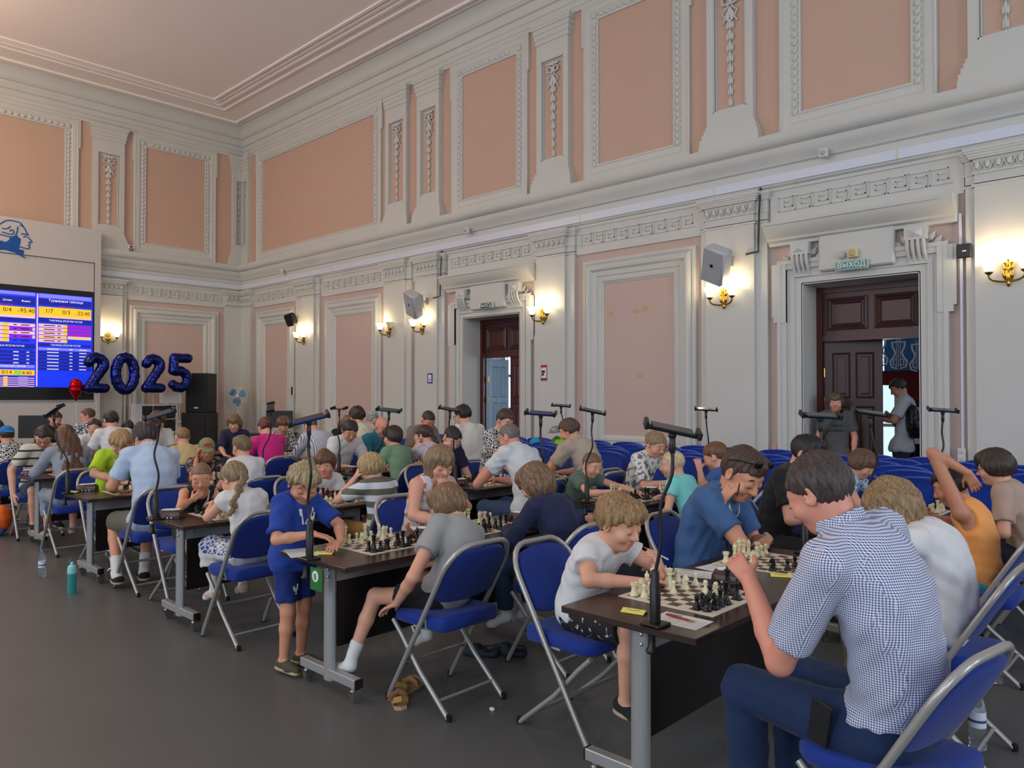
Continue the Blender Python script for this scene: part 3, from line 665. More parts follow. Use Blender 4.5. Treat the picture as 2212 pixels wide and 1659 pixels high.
fill = [(240, 450), (255, 480), (300, 505), (285, 600), (270, 670), (350, 685), (340, 770), (260, 740), (120, 710), (0, 705), (-90, 700), (-90, 580), (0, 570), (60, 585), (110, 545), (125, 500), (180, 495)]
fp = [lg(u, v) for u, v in fill]; n = len(fp)
lgp.add([(.042, a, z) for a, z in fp] + [(.046, a, z) for a, z in fp], [tuple(range(n)), tuple(range(n, 2*n))] + [(i, (i+1) % n, n+(i+1) % n, n+i) for i in range(n)])
lgp.build('head_logo', None, sc_)
# ================================================================== TABLES, CHAIRS
ROWX = {1: 17.86, 2: 15.97, 3: 14.14, 4: 12.2, 5: 10.1, 6: 8.15, 7: 6.2}
TW, TL, TH = .64, 1.80, .75
def table_proto():
    t = empty('chess_table')
    m = MB(); m.cbox(-TW/2, TW/2, 0, TL, TH-.028, TH, .003); m.build('tabletop', M_WENGE, t)
    for y in (.12, TL-.18):
        m = MB(); m.tube([(0, y, .10), (0, y, .722)], 1, 12, sq=None)
        m = MB(); pr = []
        for z in (.07, .722):
            for k in range(14):
                a = 2*math.pi*k/14; pr.append((.045*math.cos(a), y+.028*math.sin(a), z))
        m.add(pr, [tuple(range(14))[::-1], tuple(range(14, 28))] + [(k, (k+1) % 14, 14+(k+1) % 14, 14+k) for k in range(14)])
        lg_ = m.build('leg', M_STEEL, t, None, 40)
        for z in (.68, .64):
            MB().ell((.02, y-.028 if y < .5 else y+.028, z), (.008, .004, .008), 8, 5).build('bolt', M_CHROME, lg_)
        f = MB(); f.cbox(-.27, .27, y-.025, y+.025, .085, .135, .004); fb = f.build('foot_bar', M_STEEL, t)
        for sx in (-1, 1):
            MB().cbox(sx*.272-.006, sx*.272+.006, y-.0255, y+.0255, .0845, .1355, .003).build('end_cap', M_BLACK, fb)
            c = MB().mat(M_CHROME); c.lathe([(.018, .085), (.018, .07), (.022, .066)], 10, (sx*.23, y, 0)); c.box(sx*.23-.014, sx*.23-.010, y-.02, y+.035, .025, .066); c.box(sx*.23+.010, sx*.23+.014, y-.02, y+.035, .025, .066); c.box(sx*.23-.012, sx*.23+.012, y+.03, y+.05, .06, .068)
            c.mat(M_WHEEL); c.lathe([(.012, -.009), (.028, -.009), (.031, -.004), (.031, .004), (.028, .009), (.012, .009)], 16, (sx*.23, y+.015, .031), 'x')
            c.build('caster', None, fb, None, 40)
    m = MB(); m.box(-.03, .03, .12, TL-.18, .61, .70); bm_ = m.build('beam', M_STEEL, t)
    for y in (.2, TL-.26): MB().lathe([(.009, .029), (.006, .035)], 8, (0, y, .655), 'x').build('bolt', M_CHROME, bm_)
    m = MB(); m.cbox(-.010, .010, .165, TL-.225, .24, .62, .002); m.build('modesty_panel', M_PANEL, t)
    return t
TPROTO = table_proto(); used_t = [False]
def place_table(row, y0, label, dx=0.0):
    o = TPROTO if not used_t[0] else copy_tree(TPROTO); used_t[0] = True
    o.location = (ROWX[row]+dx, y0, 0); tag(o, label, 'table', 'wheeled dark wood playing tables'); return o
T1, T2 = -7.75, -5.02       # near ends of the two blocks of tables
rown = {1: 'nearest row', 2: 'second row', 3: 'third row', 4: 'fourth row', 5: 'fifth row', 6: 'sixth row', 7: 'farthest row'}
TY = {1: -7.52, 2: T1, 3: T1-.05, 4: T1-.03, 5: T1+.1, 6: T1+.15, 7: -7.2}
for r in range(1, 8):
    place_table(r, TY[r], 'dark wheeled table of the %s, its %s end towards the viewer' % (rown[r], 'card-marked' if r == 2 else 'bare'))
    if r < 7: place_table(r, T2, 'dark wheeled table of the %s, behind the gap, near the blue seats' % rown[r], {2: -.12}.get(r, 0))
def chair_proto():
    c = empty('folding_chair'); W2 = .225
    # tubular frame: front feet - up and back - rounded top
    top, ft = Vector((0, -.31, .88)), Vector((0, .21, .0)); d = (top-ft)
    def at(k): return ft + d*k
    pts = []
    A = at(.0); pts.append((-W2, A.y, A.z+.01)); 
    for k in (.5, .84): q = at(k); pts.append((-W2, q.y, q.z))
    for a in range(1, 7):
        t = a/6*math.pi/2; k = .84 + .16*math.sin(t); q = at(k); pts.append((-W2 + .13*(1-math.cos(t)), q.y, q.z))
    pts += [(-x, y, z) for x, y, z in pts[::-1]]
    m = MB(); m.tube(pts, .0145, 8); fr = m.build('back_frame', M_STEELC, c, None, 50)
    # backrest pad following the frame plane
    n = d.normalized(); nb = Vector((0, -n.z, n.y))
    v = []; prof = [(.62, .185), (.60, .195), (.66, .200), (.80, .200)]
    outline = []
    for k, x in ((.655, -.17), (.64, -.10), (.635, 0), (.64, .10), (.655, .17), (.67, .205), (.80, .207), (.86, .205), (.92, .185), (.957, .14), (.97, .08), (.972, 0), (.97, -.08), (.957, -.14), (.92, -.185), (.86, -.205), (.80, -.207), (.67, -.205)): outline.append((k, x))
    N = len(outline); m = MB(); vv = []
    for off, sc in ((-.012, .985), (-.018, .90), (.012, .985), (.020, .88)):
        for k, x in outline:
            kk = .81 + (k-.81)*sc; q = at(kk) + nb*off; bow = -.012*(1-(x/.2)**2)
            vv.append((x*sc, q.y+bow, q.z))
    ff = [(i, (i+1) % N, N*2+(i+1) % N, N*2+i) for i in range(N)] + [(i, (i+1) % N, N+(i+1) % N, N+i) for i in range(N)] + [(2*N+i, 2*N+(i+1) % N, 3*N+(i+1) % N, 3*N+i) for i in range(N)] + [tuple(range(N, 2*N)), tuple(range(3*N, 4*N))]
    m.add(vv, ff); m.build('backrest', M_BLUE, c, None, 60)
    # seat cushion, rounded slab
    m = MB(); o_ = []
    for x, y in ((-.18, -.215), (.18, -.215), (.205, -.19), (.21, .10), (.205, .17), (.17, .215), (-.17, .215), (-.205, .17), (-.21, .10), (-.205, -.19)): o_.append((x, y))
    N = len(o_); vv = []
    for z, s_ in ((.425, .90), (.43, .97), (.445, 1.0), (.475, 1.0), (.487, .97), (.492, .88)): vv += [(x*s_, y*s_, z + (.012 if y < 0 and z > .46 else 0)) for x, y in o_]
    ff = [(j*N+i, j*N+(i+1) % N, (j+1)*N+(i+1) % N, (j+1)*N+i) for j in range(5) for i in range(N)] + [tuple(range(N))[::-1], tuple(range(5*N, 6*N))]
    m.add(vv, ff); m.build('seat', M_BLUE, c, None, 60)
    # rear legs crossing to the seat front
    W3 = .198
    for sx in (-1, 1):
        m = MB(); m.tube([(sx*W3, .20, .425), (sx*W3, .13, .36), (sx*W3, -.02, .20), (sx*W3, -.245, .012)], .0135, 8); lg_ = m.build('rear_leg', M_STEELC, c, None, 50)
        MB().lathe([(.014, 0), (.015, .03), (.012, .034)], 8, (sx*W3, -.25, 0)).build('foot_cap', M_RUBBER, lg_)
        MB().lathe([(.015, 0), (.016, .03), (.013, .034)], 8, (sx*W2, .21, 0)).build('foot_cap', M_RUBBER, fr)
        q = at(.245); MB().lathe([(.007, -.02), (.007, .02)], 8, (sx*(W2-.012), q.y, q.z), 'x').build('pivot', M_BLACK, fr)
        m = MB(); m.tube([(sx*(W2-.012), at(.56).y, at(.56).z), (sx*.2, -.08, .43), (sx*.2, .02, .428)], .008, 6); m.build('bracket', M_STEELC, c, None, 50)
    q = at(.25); m = MB(); m.tube([(-W2, q.y-.0, q.z+.005), (W2, q.y, q.z+.005)], .0105, 8); m.build('crossbar', M_STEELC, c, None, 50)
    m = MB(); m.tube([(-W3, -.165, .078), (W3, -.165, .078)], .010, 8); m.build('rear_crossbar', M_STEELC, c, None, 50)
    return c
CPROTO = chair_proto(); used_c = [False]
def place_chair(x, y, rz, label):
    o = CPROTO if not used_c[0] else copy_tree(CPROTO); used_c[0] = True
    o.location = (x, y, 0); o.rotation_euler = (0, 0, rz); tag(o, label, 'chair', 'blue padded folding chairs'); return o
# ------------------------------------------------------------------ blue auditorium seats along the wall
def aseat_proto():
    c = empty('auditorium_seat')
    o_ = []
    for k in range(15):
        a = math.pi*k/14; o_.append((-.255*math.cos(a), .905 + .055*math.sin(a)))
    o_ = [(-.255, .28)] + o_ + [(.255, .28)]; N = len(o_); vv = []
    for off, s_ in ((-.02, .93), (-.035, .97), (-.03, 1), (.03, 1), (.045, .95), (.05, .85)):
        for x, z in o_: vv.append((x*s_, off - .10*(z-.4), .6+(z-.6)*s_))
    m = MB(); m.add(vv, [(j*N+i, j*N+(i+1) % N, (j+1)*N+(i+1) % N, (j+1)*N+i) for j in range(5) for i in range(N)] + [tuple(range(N))[::-1], tuple(range(5*N, 6*N))])
    m.build('backrest', M_BLUESEAT, c, None, 50)
    m = MB(); m.cbox(-.235, .235, .05, .14, .30, .72, .03); m.build('folded_seat', M_BLUESEAT, c, None, 50)
    m = MB(); m.cbox(-.282, -.262, -.08, .16, .02, .62, .004); m.cbox(-.30, -.25, -.12, .16, 0, .02, .003); m.build('side_post', M_STEEL, c)
    m = MB(); m.cbox(-.30, -.245, -.05, .17, .62, .65, .008); m.build('armrest', mat('seat_armrest_wood', (70, 42, 30), .4), c)
    return c
AS = aseat_proto(); used_a = [False]
AROWS = [(-3.02, 16.9, 21.6), (-2.42, 9.6, 21.6), (-2.0, 9.6, 21.6), (-1.58, 9.6, 21.6), (-1.16, 9.3, 21.6), (-.72, 9.3, 21.6)]
AN = ['frontmost', 'second', 'third', 'fourth', 'fifth', 'rearmost']
for ri, (y, x0, x1) in enumerate(AROWS):
    n = int((x1-x0)/.57)
    for k in range(n):
        if ri == 5 and k > 20: break
        o = AS if not used_a[0] else copy_tree(AS); used_a[0] = True
        o.location = (x0 + .28 + k*.57 + (.2 if ri % 2 else 0), y, 0)
        tag(o, 'blue auditorium seat, %s from the left in the %s row by the wall' % (ORD[k], AN[ri]), 'seat', 'blue auditorium seats along the wall')
# ================================================================== PEOPLE: implicit body modelling
def V3(*a): return np.array(a, dtype=np.float64)
def unit(v): return v/(np.linalg.norm(v)+1e-9)
def rotm(axis, deg):
    return np.array(Matrix.Rotation(R(deg), 3, Vector(axis)))
class Prims:
    def __init__(s): s.p = []
    def rc(s, a, b, ra, rb, k=.02, cap=None): s.p.append(('rc', np.array(a, float), np.array(b, float), ra, rb, k, cap)); return s
    def ell(s, c, r, M=None, k=.02, sub=False): s.p.append(('el', np.array(c, float), np.array(r, float), M, k, sub)); return s
    def bounds(s):
        lo = np.full(3, 1e9); hi = -lo
        for q in s.p:
            if q[0] == 'rc':
                m = max(q[3], q[4]); lo = np.minimum(lo, np.minimum(q[1], q[2])-m); hi = np.maximum(hi, np.maximum(q[1], q[2])+m)
            elif not q[5]:
                m = max(q[2]); lo = np.minimum(lo, q[1]-m); hi = np.maximum(hi, q[1]+m)
        return lo-.03, hi+.03
class Grid:
    def __init__(g, P, h, infl=0.0, clips=(), noise=None, seed=0):
        lo, hi = P.bounds(); lo = lo-infl; hi = hi+infl; g.lo = lo; g.h = h
        g.n = np.ceil((hi-lo)/h).astype(int)+2
        F = np.full(g.n, .06, np.float32)
        ax = [ (lo[i]+h*np.arange(g.n[i])).astype(np.float32) for i in range(3)]
        for q in P.p:
            if q[0] == 'rc':
                _, a, b, ra, rb, k, cap = q; m = max(ra, rb)+infl+k+.012; l = np.minimum(a, b)-m; u = np.maximum(a, b)+m
            else:
                _, c, r, M, k, sub = q; m = max(r)+infl+k+.012; l = c-m; u = c+m
            i0 = np.clip(np.floor((l-lo)/h).astype(int), 0, g.n); i1 = np.clip(np.ceil((u-lo)/h).astype(int)+1, 0, g.n)
            if (i1 <= i0).any(): continue
            sl = tuple(slice(i0[i], i1[i]) for i in range(3))
            X = ax[0][sl[0]][:, None, None]; Y = ax[1][sl[1]][None, :, None]; Z = ax[2][sl[2]][None, None, :]
            if q[0] == 'rc':
                ab = b-a; L2 = float(ab@ab)+1e-12
                dx, dy, dz = X-np.float32(a[0]), Y-np.float32(a[1]), Z-np.float32(a[2])
                t0 = (dx*np.float32(ab[0])+dy*np.float32(ab[1])+dz*np.float32(ab[2]))/np.float32(L2)
                t = np.clip(t0, 0, 1)
                d = np.sqrt((dx-t*np.float32(ab[0]))**2+(dy-t*np.float32(ab[1]))**2+(dz-t*np.float32(ab[2]))**2)-(ra+t*(rb-ra))-infl
                if cap is not None: d = np.maximum(d, (t0-1)*np.float32(math.sqrt(L2))-cap)
                sub = False
            else:
                rr = r+(0 if sub else infl)
                dx, dy, dz = X-np.float32(c[0]), Y-np.float32(c[1]), Z-np.float32(c[2])
                if M is not None:
                    Mi = M.T.astype(np.float32)
                    dx, dy, dz = (Mi[0, 0]*dx+Mi[0, 1]*dy+Mi[0, 2]*dz, Mi[1, 0]*dx+Mi[1, 1]*dy+Mi[1, 2]*dz, Mi[2, 0]*dx+Mi[2, 1]*dy+Mi[2, 2]*dz)
                ex, ey, ez = dx/np.float32(rr[0]), dy/np.float32(rr[1]), dz/np.float32(rr[2])
                k0 = np.sqrt(ex*ex+ey*ey+ez*ez); k1 = np.sqrt((ex/rr[0])**2+(ey/rr[1])**2+(ez/rr[2])**2)+1e-6
                d = k0*(k0-1)/k1
            f = F[sl]
            if sub: d = -d; hh = np.maximum(k-np.abs(f-d), 0)/k; F[sl] = np.maximum(f, d)+hh*hh*k*.25
            else: hh = np.maximum(k-np.abs(f-d), 0)/k; F[sl] = np.minimum(f, d)-hh*hh*k*.25
        X, Y, Z = ax[0][:, None, None], ax[1][None, :, None], ax[2][None, None, :]
        for cfun in clips: F = np.maximum(F, cfun(X, Y, Z).astype(np.float32))
        if noise is not None:
            w = np.where(np.abs(F) < .03); x = ax[0][w[0]]; y = ax[1][w[1]]; z = ax[2][w[2]]
            F[w] += noise(x, y, z).astype(np.float32)
        F[0] = .06; F[-1] = .06; F[:, 0] = .06; F[:, -1] = .06; F[:, :, 0] = .06; F[:, :, -1] = .06
        g.F = F
    def sample(g, V):
        i = np.clip(np.rint((V-g.lo)/g.h).astype(int), 0, g.n-1)
        inside = ((V > g.lo) & (V < g.lo+g.h*(g.n-1))).all(1)
        return np.where(inside, g.F[i[:, 0], i[:, 1], i[:, 2]], .06)
    def mesh(g):
        F = g.F; S = F < 0
        c = np.zeros(np.array(F.shape)-1, np.int8)
        for a in (0, 1):
            for b in (0, 1):
                for d in (0, 1): c += S[a:a-1 or None, b:b-1 or None, d:d-1 or None] if True else 0
        act = np.argwhere((c > 0) & (c < 8))
        if len(act) == 0: return None
        idx = np.full(c.shape, -1, np.int32); idx[act[:, 0], act[:, 1], act[:, 2]] = np.arange(len(act))
        cor = {}
        for a in (0, 1):
            for b in (0, 1):
                for d in (0, 1): cor[a, b, d] = F[act[:, 0]+a, act[:, 1]+b, act[:, 2]+d]
        acc = np.zeros((len(act), 3)); cnt = np.zeros(len(act))
        for p, q in [((0,0,0),(1,0,0)),((0,1,0),(1,1,0)),((0,0,1),(1,0,1)),((0,1,1),(1,1,1)),((0,0,0),(0,1,0)),((1,0,0),(1,1,0)),((0,0,1),(0,1,1)),((1,0,1),(1,1,1)),((0,0,0),(0,0,1)),((1,0,0),(1,0,1)),((0,1,0),(0,1,1)),((1,1,0),(1,1,1))]:
            va, vb = cor[p], cor[q]; m = (va < 0) != (vb < 0); t = va[m]/(va[m]-vb[m])
            acc[m] += np.array(p)+t[:, None]*(np.array(q)-np.array(p)); cnt[m] += 1
        V = g.lo+g.h*(act+acc/cnt[:, None])
        faces = []
        for axis in range(3):
            s0 = [slice(None)]*3; s1 = [slice(None)]*3; s0[axis] = slice(0, -1); s1[axis] = slice(1, None)
            A = S[tuple(s0)]; B = S[tuple(s1)]; e = np.argwhere(A != B)
            o1, o2 = [(1, 2), (2, 0), (0, 1)][axis]
            ok = (e[:, o1] > 0) & (e[:, o2] > 0) & (e[:, o1] < c.shape[o1]) & (e[:, o2] < c.shape[o2]); e = e[ok]
            def cell(d1, d2):
                k = e.copy(); k[:, o1] -= d1; k[:, o2] -= d2; return idx[k[:, 0], k[:, 1], k[:, 2]]
            q = np.stack([cell(1, 1), cell(0, 1), cell(0, 0), cell(1, 0)], 1)
            fl = ~A[e[:, 0], e[:, 1], e[:, 2]]
            q[fl] = q[fl][:, ::-1]; faces.append(q)
        return V, np.concatenate(faces)
def np_mesh(name, V, Q, m):
    me = bpy.data.meshes.new(name); n = len(Q)
    me.vertices.add(len(V)); me.vertices.foreach_set('co', V.astype(np.float32).ravel())
    me.loops.add(n*4); me.loops.foreach_set('vertex_index', Q.astype(np.int32).ravel())
    me.polygons.add(n); me.polygons.foreach_set('loop_start', np.arange(0, n*4, 4, dtype=np.int32))
    try: me.polygons.foreach_set('loop_total', np.full(n, 4, dtype=np.int32))
    except Exception: pass
    me.polygons.foreach_set('use_smooth', np.ones(n, bool))
    me.materials.append(m); me.update(calc_edges=True); me.validate(); return me
DECI = []
def deci(o, ratio):
    m = o.modifiers.new('simplify', 'DECIMATE'); m.ratio = ratio; DECI.append(o); return o
def apply_deci():
    bpy.context.view_layer.update(); dg = bpy.context.evaluated_depsgraph_get()
    for o in DECI:
        me = bpy.data.meshes.new_from_object(o.evaluated_get(dg)); old = o.data; o.modifiers.clear(); o.data = me; bpy.data.meshes.remove(old)
def compact(V, Q):
    u, inv = np.unique(Q, return_inverse=True); return V[u], inv.reshape(Q.shape)
def wrinkle(amp, seed, up=None):
    r = np.random.RandomState(seed); K = r.normal(0, 1, (5, 3)); K /= np.linalg.norm(K, axis=1)[:, None]; fr = r.uniform(34, 105, 5); ph = r.uniform(0, 6.28, 5)
    def f(x, y, z):
        w = .8*np.sin(9*x+11*z+ph[0])+.6*np.sin(13*y-7*z+ph[1]); s = 0
        for i in range(5): s = s+np.sin(fr[i]*(K[i, 0]*x+K[i, 1]*y+K[i, 2]*z)+ph[i]+1.6*w)*(1-.12*i)
        return amp*s*.45
    return f
# ------------------------------------------------------------------ skin, cloth and hair materials
def skinmat(name, col):
    if name in MATS: return MATS[name]
    m, n, l, p = nmat(name); tc = n.new('ShaderNodeTexCoord'); t = n.new('ShaderNodeTexNoise'); t.inputs['Scale'].default_value = 14; t.inputs['Detail'].default_value = 4
    l.new(tc.outputs['Object'], t.inputs['Vector']); c = srgb(*col)
    mx = n.new('ShaderNodeMix'); mx.data_type = 'RGBA'; mx.inputs['A'].default_value = c; mx.inputs['B'].default_value = (c[0]*1.02, c[1]*.84, c[2]*.80, 1)
    l.new(t.outputs['Fac'], mx.inputs['Factor']); l.new(mx.outputs['Result'], p.inputs['Base Color'])
    p.inputs['Roughness'].default_value = .5; p.inputs['Subsurface Weight'].default_value = 0.0
    MATS[name] = m; return m
SK = {'fair': skinmat('fair_skin', (214, 164, 138)), 'tan': skinmat('tanned_skin', (208, 152, 120)), 'pink': skinmat('rosy_skin', (212, 150, 128)), 'dark': skinmat('olive_skin', (190, 134, 104))}
def hairmat(col):
    nm = 'hair_%d_%d_%d' % col
    if nm in MATS: return MATS[nm]
    m, n, l, p = nmat(nm); tc = n.new('ShaderNodeTexCoord'); mp = n.new('ShaderNodeMapping'); mp.inputs['Scale'].default_value = (120, 120, 9)
    t = n.new('ShaderNodeTexNoise'); t.inputs['Scale'].default_value = 1; t.inputs['Detail'].default_value = 4; l.new(tc.outputs['Object'], mp.inputs['Vector']); l.new(mp.outputs['Vector'], t.inputs['Vector'])
    c = srgb(*col); cr = n.new('ShaderNodeValToRGB'); cr.color_ramp.elements[0].position = .3; cr.color_ramp.elements[1].position = .72
    cr.color_ramp.elements[0].color = tuple(x*.42 for x in c[:3])+(1,); cr.color_ramp.elements[1].color = tuple(min(1, x*1.35) for x in c[:3])+(1,)
    l.new(t.outputs['Fac'], cr.inputs['Fac']); l.new(cr.outputs['Color'], p.inputs['Base Color']); p.inputs['Roughness'].default_value = .5
    b = n.new('ShaderNodeBump'); b.inputs['Strength'].default_value = .5; b.inputs['Distance'].default_value = .004; l.new(t.outputs['Fac'], b.inputs['Height']); l.new(b.outputs['Normal'], p.inputs['Normal'])
    MATS[nm] = m; return m
def cloth(name, col, **k):
    return mat('cloth_'+name, col, .85, var=.07, vscale=9, bump=.12, bscale=350, sheen=.05, **k)
def patmat(name, kind, cols, scale=30, axis=2):
    """printed cloth: stripes, gingham, blotches, motif"""
    nm = 'cloth_'+name
    if nm in MATS: return MATS[nm]
    m, n, l, p = nmat(nm); p.inputs['Roughness'].default_value = .85; tc = n.new('ShaderNodeTexCoord'); sp = n.new('ShaderNodeSeparateXYZ'); l.new(tc.outputs['Object'], sp.inputs[0])
    C = [srgb(*c) for c in cols]
    def mth(op, a, b=None):
        q = n.new('ShaderNodeMath'); q.operation = op
        for i, s in enumerate((a, b)):
            if s is None: continue
            if isinstance(s, (int, float)): q.inputs[i].default_value = s
            else: l.new(s, q.inputs[i])
        return q.outputs[0]
    mx = n.new('ShaderNodeMix'); mx.data_type = 'RGBA'; mx.inputs['A'].default_value = C[0]; mx.inputs['B'].default_value = C[1]
    if kind == 'stripe':
        f = mth('FRACT', mth('MULTIPLY', sp.outputs[axis], scale)); fac = mth('LESS_THAN', f, .5); l.new(fac, mx.inputs['Factor'])
    elif kind == 'thin':
        f = mth('FRACT', mth('MULTIPLY', sp.outputs[axis], scale)); fac = mth('LESS_THAN', f, .25); l.new(fac, mx.inputs['Factor'])
    elif kind == 'gingham':
        a = mth('LESS_THAN', mth('FRACT', mth('MULTIPLY', sp.outputs[0], scale)), .5); b = mth('LESS_THAN', mth('FRACT', mth('MULTIPLY', sp.outputs[2], scale)), .5); e = mth('LESS_THAN', mth('FRACT', mth('MULTIPLY', sp.outputs[1], scale)), .5)
        g = n.new('ShaderNodeNewGeometry'); tr = n.new('ShaderNodeVectorTransform'); tr.vector_type = 'NORMAL'; tr.convert_from = 'WORLD'; tr.convert_to = 'OBJECT'; l.new(g.outputs['Normal'], tr.inputs[0]); s2 = n.new('ShaderNodeSeparateXYZ'); l.new(tr.outputs[0], s2.inputs[0])
        side = mth('GREATER_THAN', mth('ABSOLUTE', s2.outputs[0]), .72)
        u = mth('ADD', mth('MULTIPLY', a, mth('SUBTRACT', 1, side)), mth('MULTIPLY', e, side))
        fac = mth('MULTIPLY', mth('ADD', u, b), .5); l.new(fac, mx.inputs['Factor'])
    elif kind in ('blotch', 'motif', 'speck', 'dress'):
        t = n.new('ShaderNodeTexNoise' if kind in ('blotch', 'speck') else 'ShaderNodeTexVoronoi'); t.inputs['Scale'].default_value = scale
        if kind in ('blotch', 'speck'): t.inputs['Detail'].default_value = 3
        else: t.feature = 'DISTANCE_TO_EDGE'
        l.new(tc.outputs['Object'], t.inputs['Vector']); cr = n.new('ShaderNodeValToRGB')
        th = {'blotch': .55, 'speck': .635}.get(kind, .13)
        cr.color_ramp.elements[0].position = th-.03; cr.color_ramp.elements[1].position = th+.03; cr.color_ramp.elements[0].color = (0, 0, 0, 1); cr.color_ramp.elements[1].color = (1, 1, 1, 1)
        l.new(t.outputs[0], cr.inputs['Fac'])
        if kind == 'dress':      # plain white bodice and band, printed skirt
            z = sp.outputs[2]; skirt = mth('ADD', mth('MULTIPLY', mth('LESS_THAN', z, .70), mth('GREATER_THAN', z, .55)), mth('LESS_THAN', z, .42)); l.new(mth('MULTIPLY', skirt, cr.outputs['Color']), mx.inputs['Factor'])
        else: l.new(cr.outputs['Color'], mx.inputs['Factor'])
    l.new(mx.outputs['Result'], p.inputs['Base Color']); MATS[nm] = m; return m
M_EYEW = mat('eye_white', (226, 220, 212), .3); M_IRIS = mat('eye_iris', (58, 46, 38), .25); M_LASH = mat('lash_dark', (86, 58, 48), .7); M_LIP = mat('lip_rose', (176, 98, 88), .5); M_LENS = mat('spectacle_rim', (40, 42, 46), .3, .4)
# ------------------------------------------------------------------ one person
def hand(P, wrist, d, nrm, side, curl, s, spread=1.0):
    """palm, four fingers and a thumb; nrm = direction the palm faces, side = +1 right hand, -1 left hand"""
    d = unit(d); nrm = unit(nrm-d*(nrm@d)); a = np.cross(d, nrm)*side         # a points to the thumb side
    k = .010*s; L = 1.0*s
    for o in (-.026, -.008, .010, .026): P.rc(wrist+a*o*.55*s, wrist+d*.082*s+a*o*s, .0145*s, .0115*s, k)
    for o, ln, sp in ((.028, .92, .10), (.0095, 1.0, .02), (-.009, .94, -.05), (-.026, .75, -.13)):
        b = wrist+d*.084*s+a*o*s; dd = unit(d+a*sp*spread); ang = 0
        for seg, r0, r1, cv in ((.042, .0092, .0086, .55), (.027, .0086, .0078, 1.0), (.022, .0078, .0066, .8)):
            ang += curl*cv; v = unit(dd*math.cos(ang)+nrm*math.sin(ang)); e = b+v*seg*ln*s; P.rc(b, e, r0*s, r1*s, .004); b = e
    b = wrist+d*.022*s+a*.024*s+nrm*.006*s; v = unit(d*.75+a*.75+nrm*.35*min(1, curl+.3)); e = b+v*.045*s; P.rc(b, e, .0135*s, .0105*s, .008)
    v = unit(d*.95+a*.25+nrm*.5*min(1, curl+.2)); e2 = e+v*.034*s; P.rc(e, e2, .0102*s, .0085*s, .004); P.rc(e2, e2+v*.014*s, .0085*s, .0072*s, .004)
def head_frame(yaw, pitch, roll):
    M = rotm((0, 0, 1), yaw) @ rotm((1, 0, 0), -pitch) @ rotm((0, 1, 0), roll); return M     # columns: right, forward, up
NP = [0]
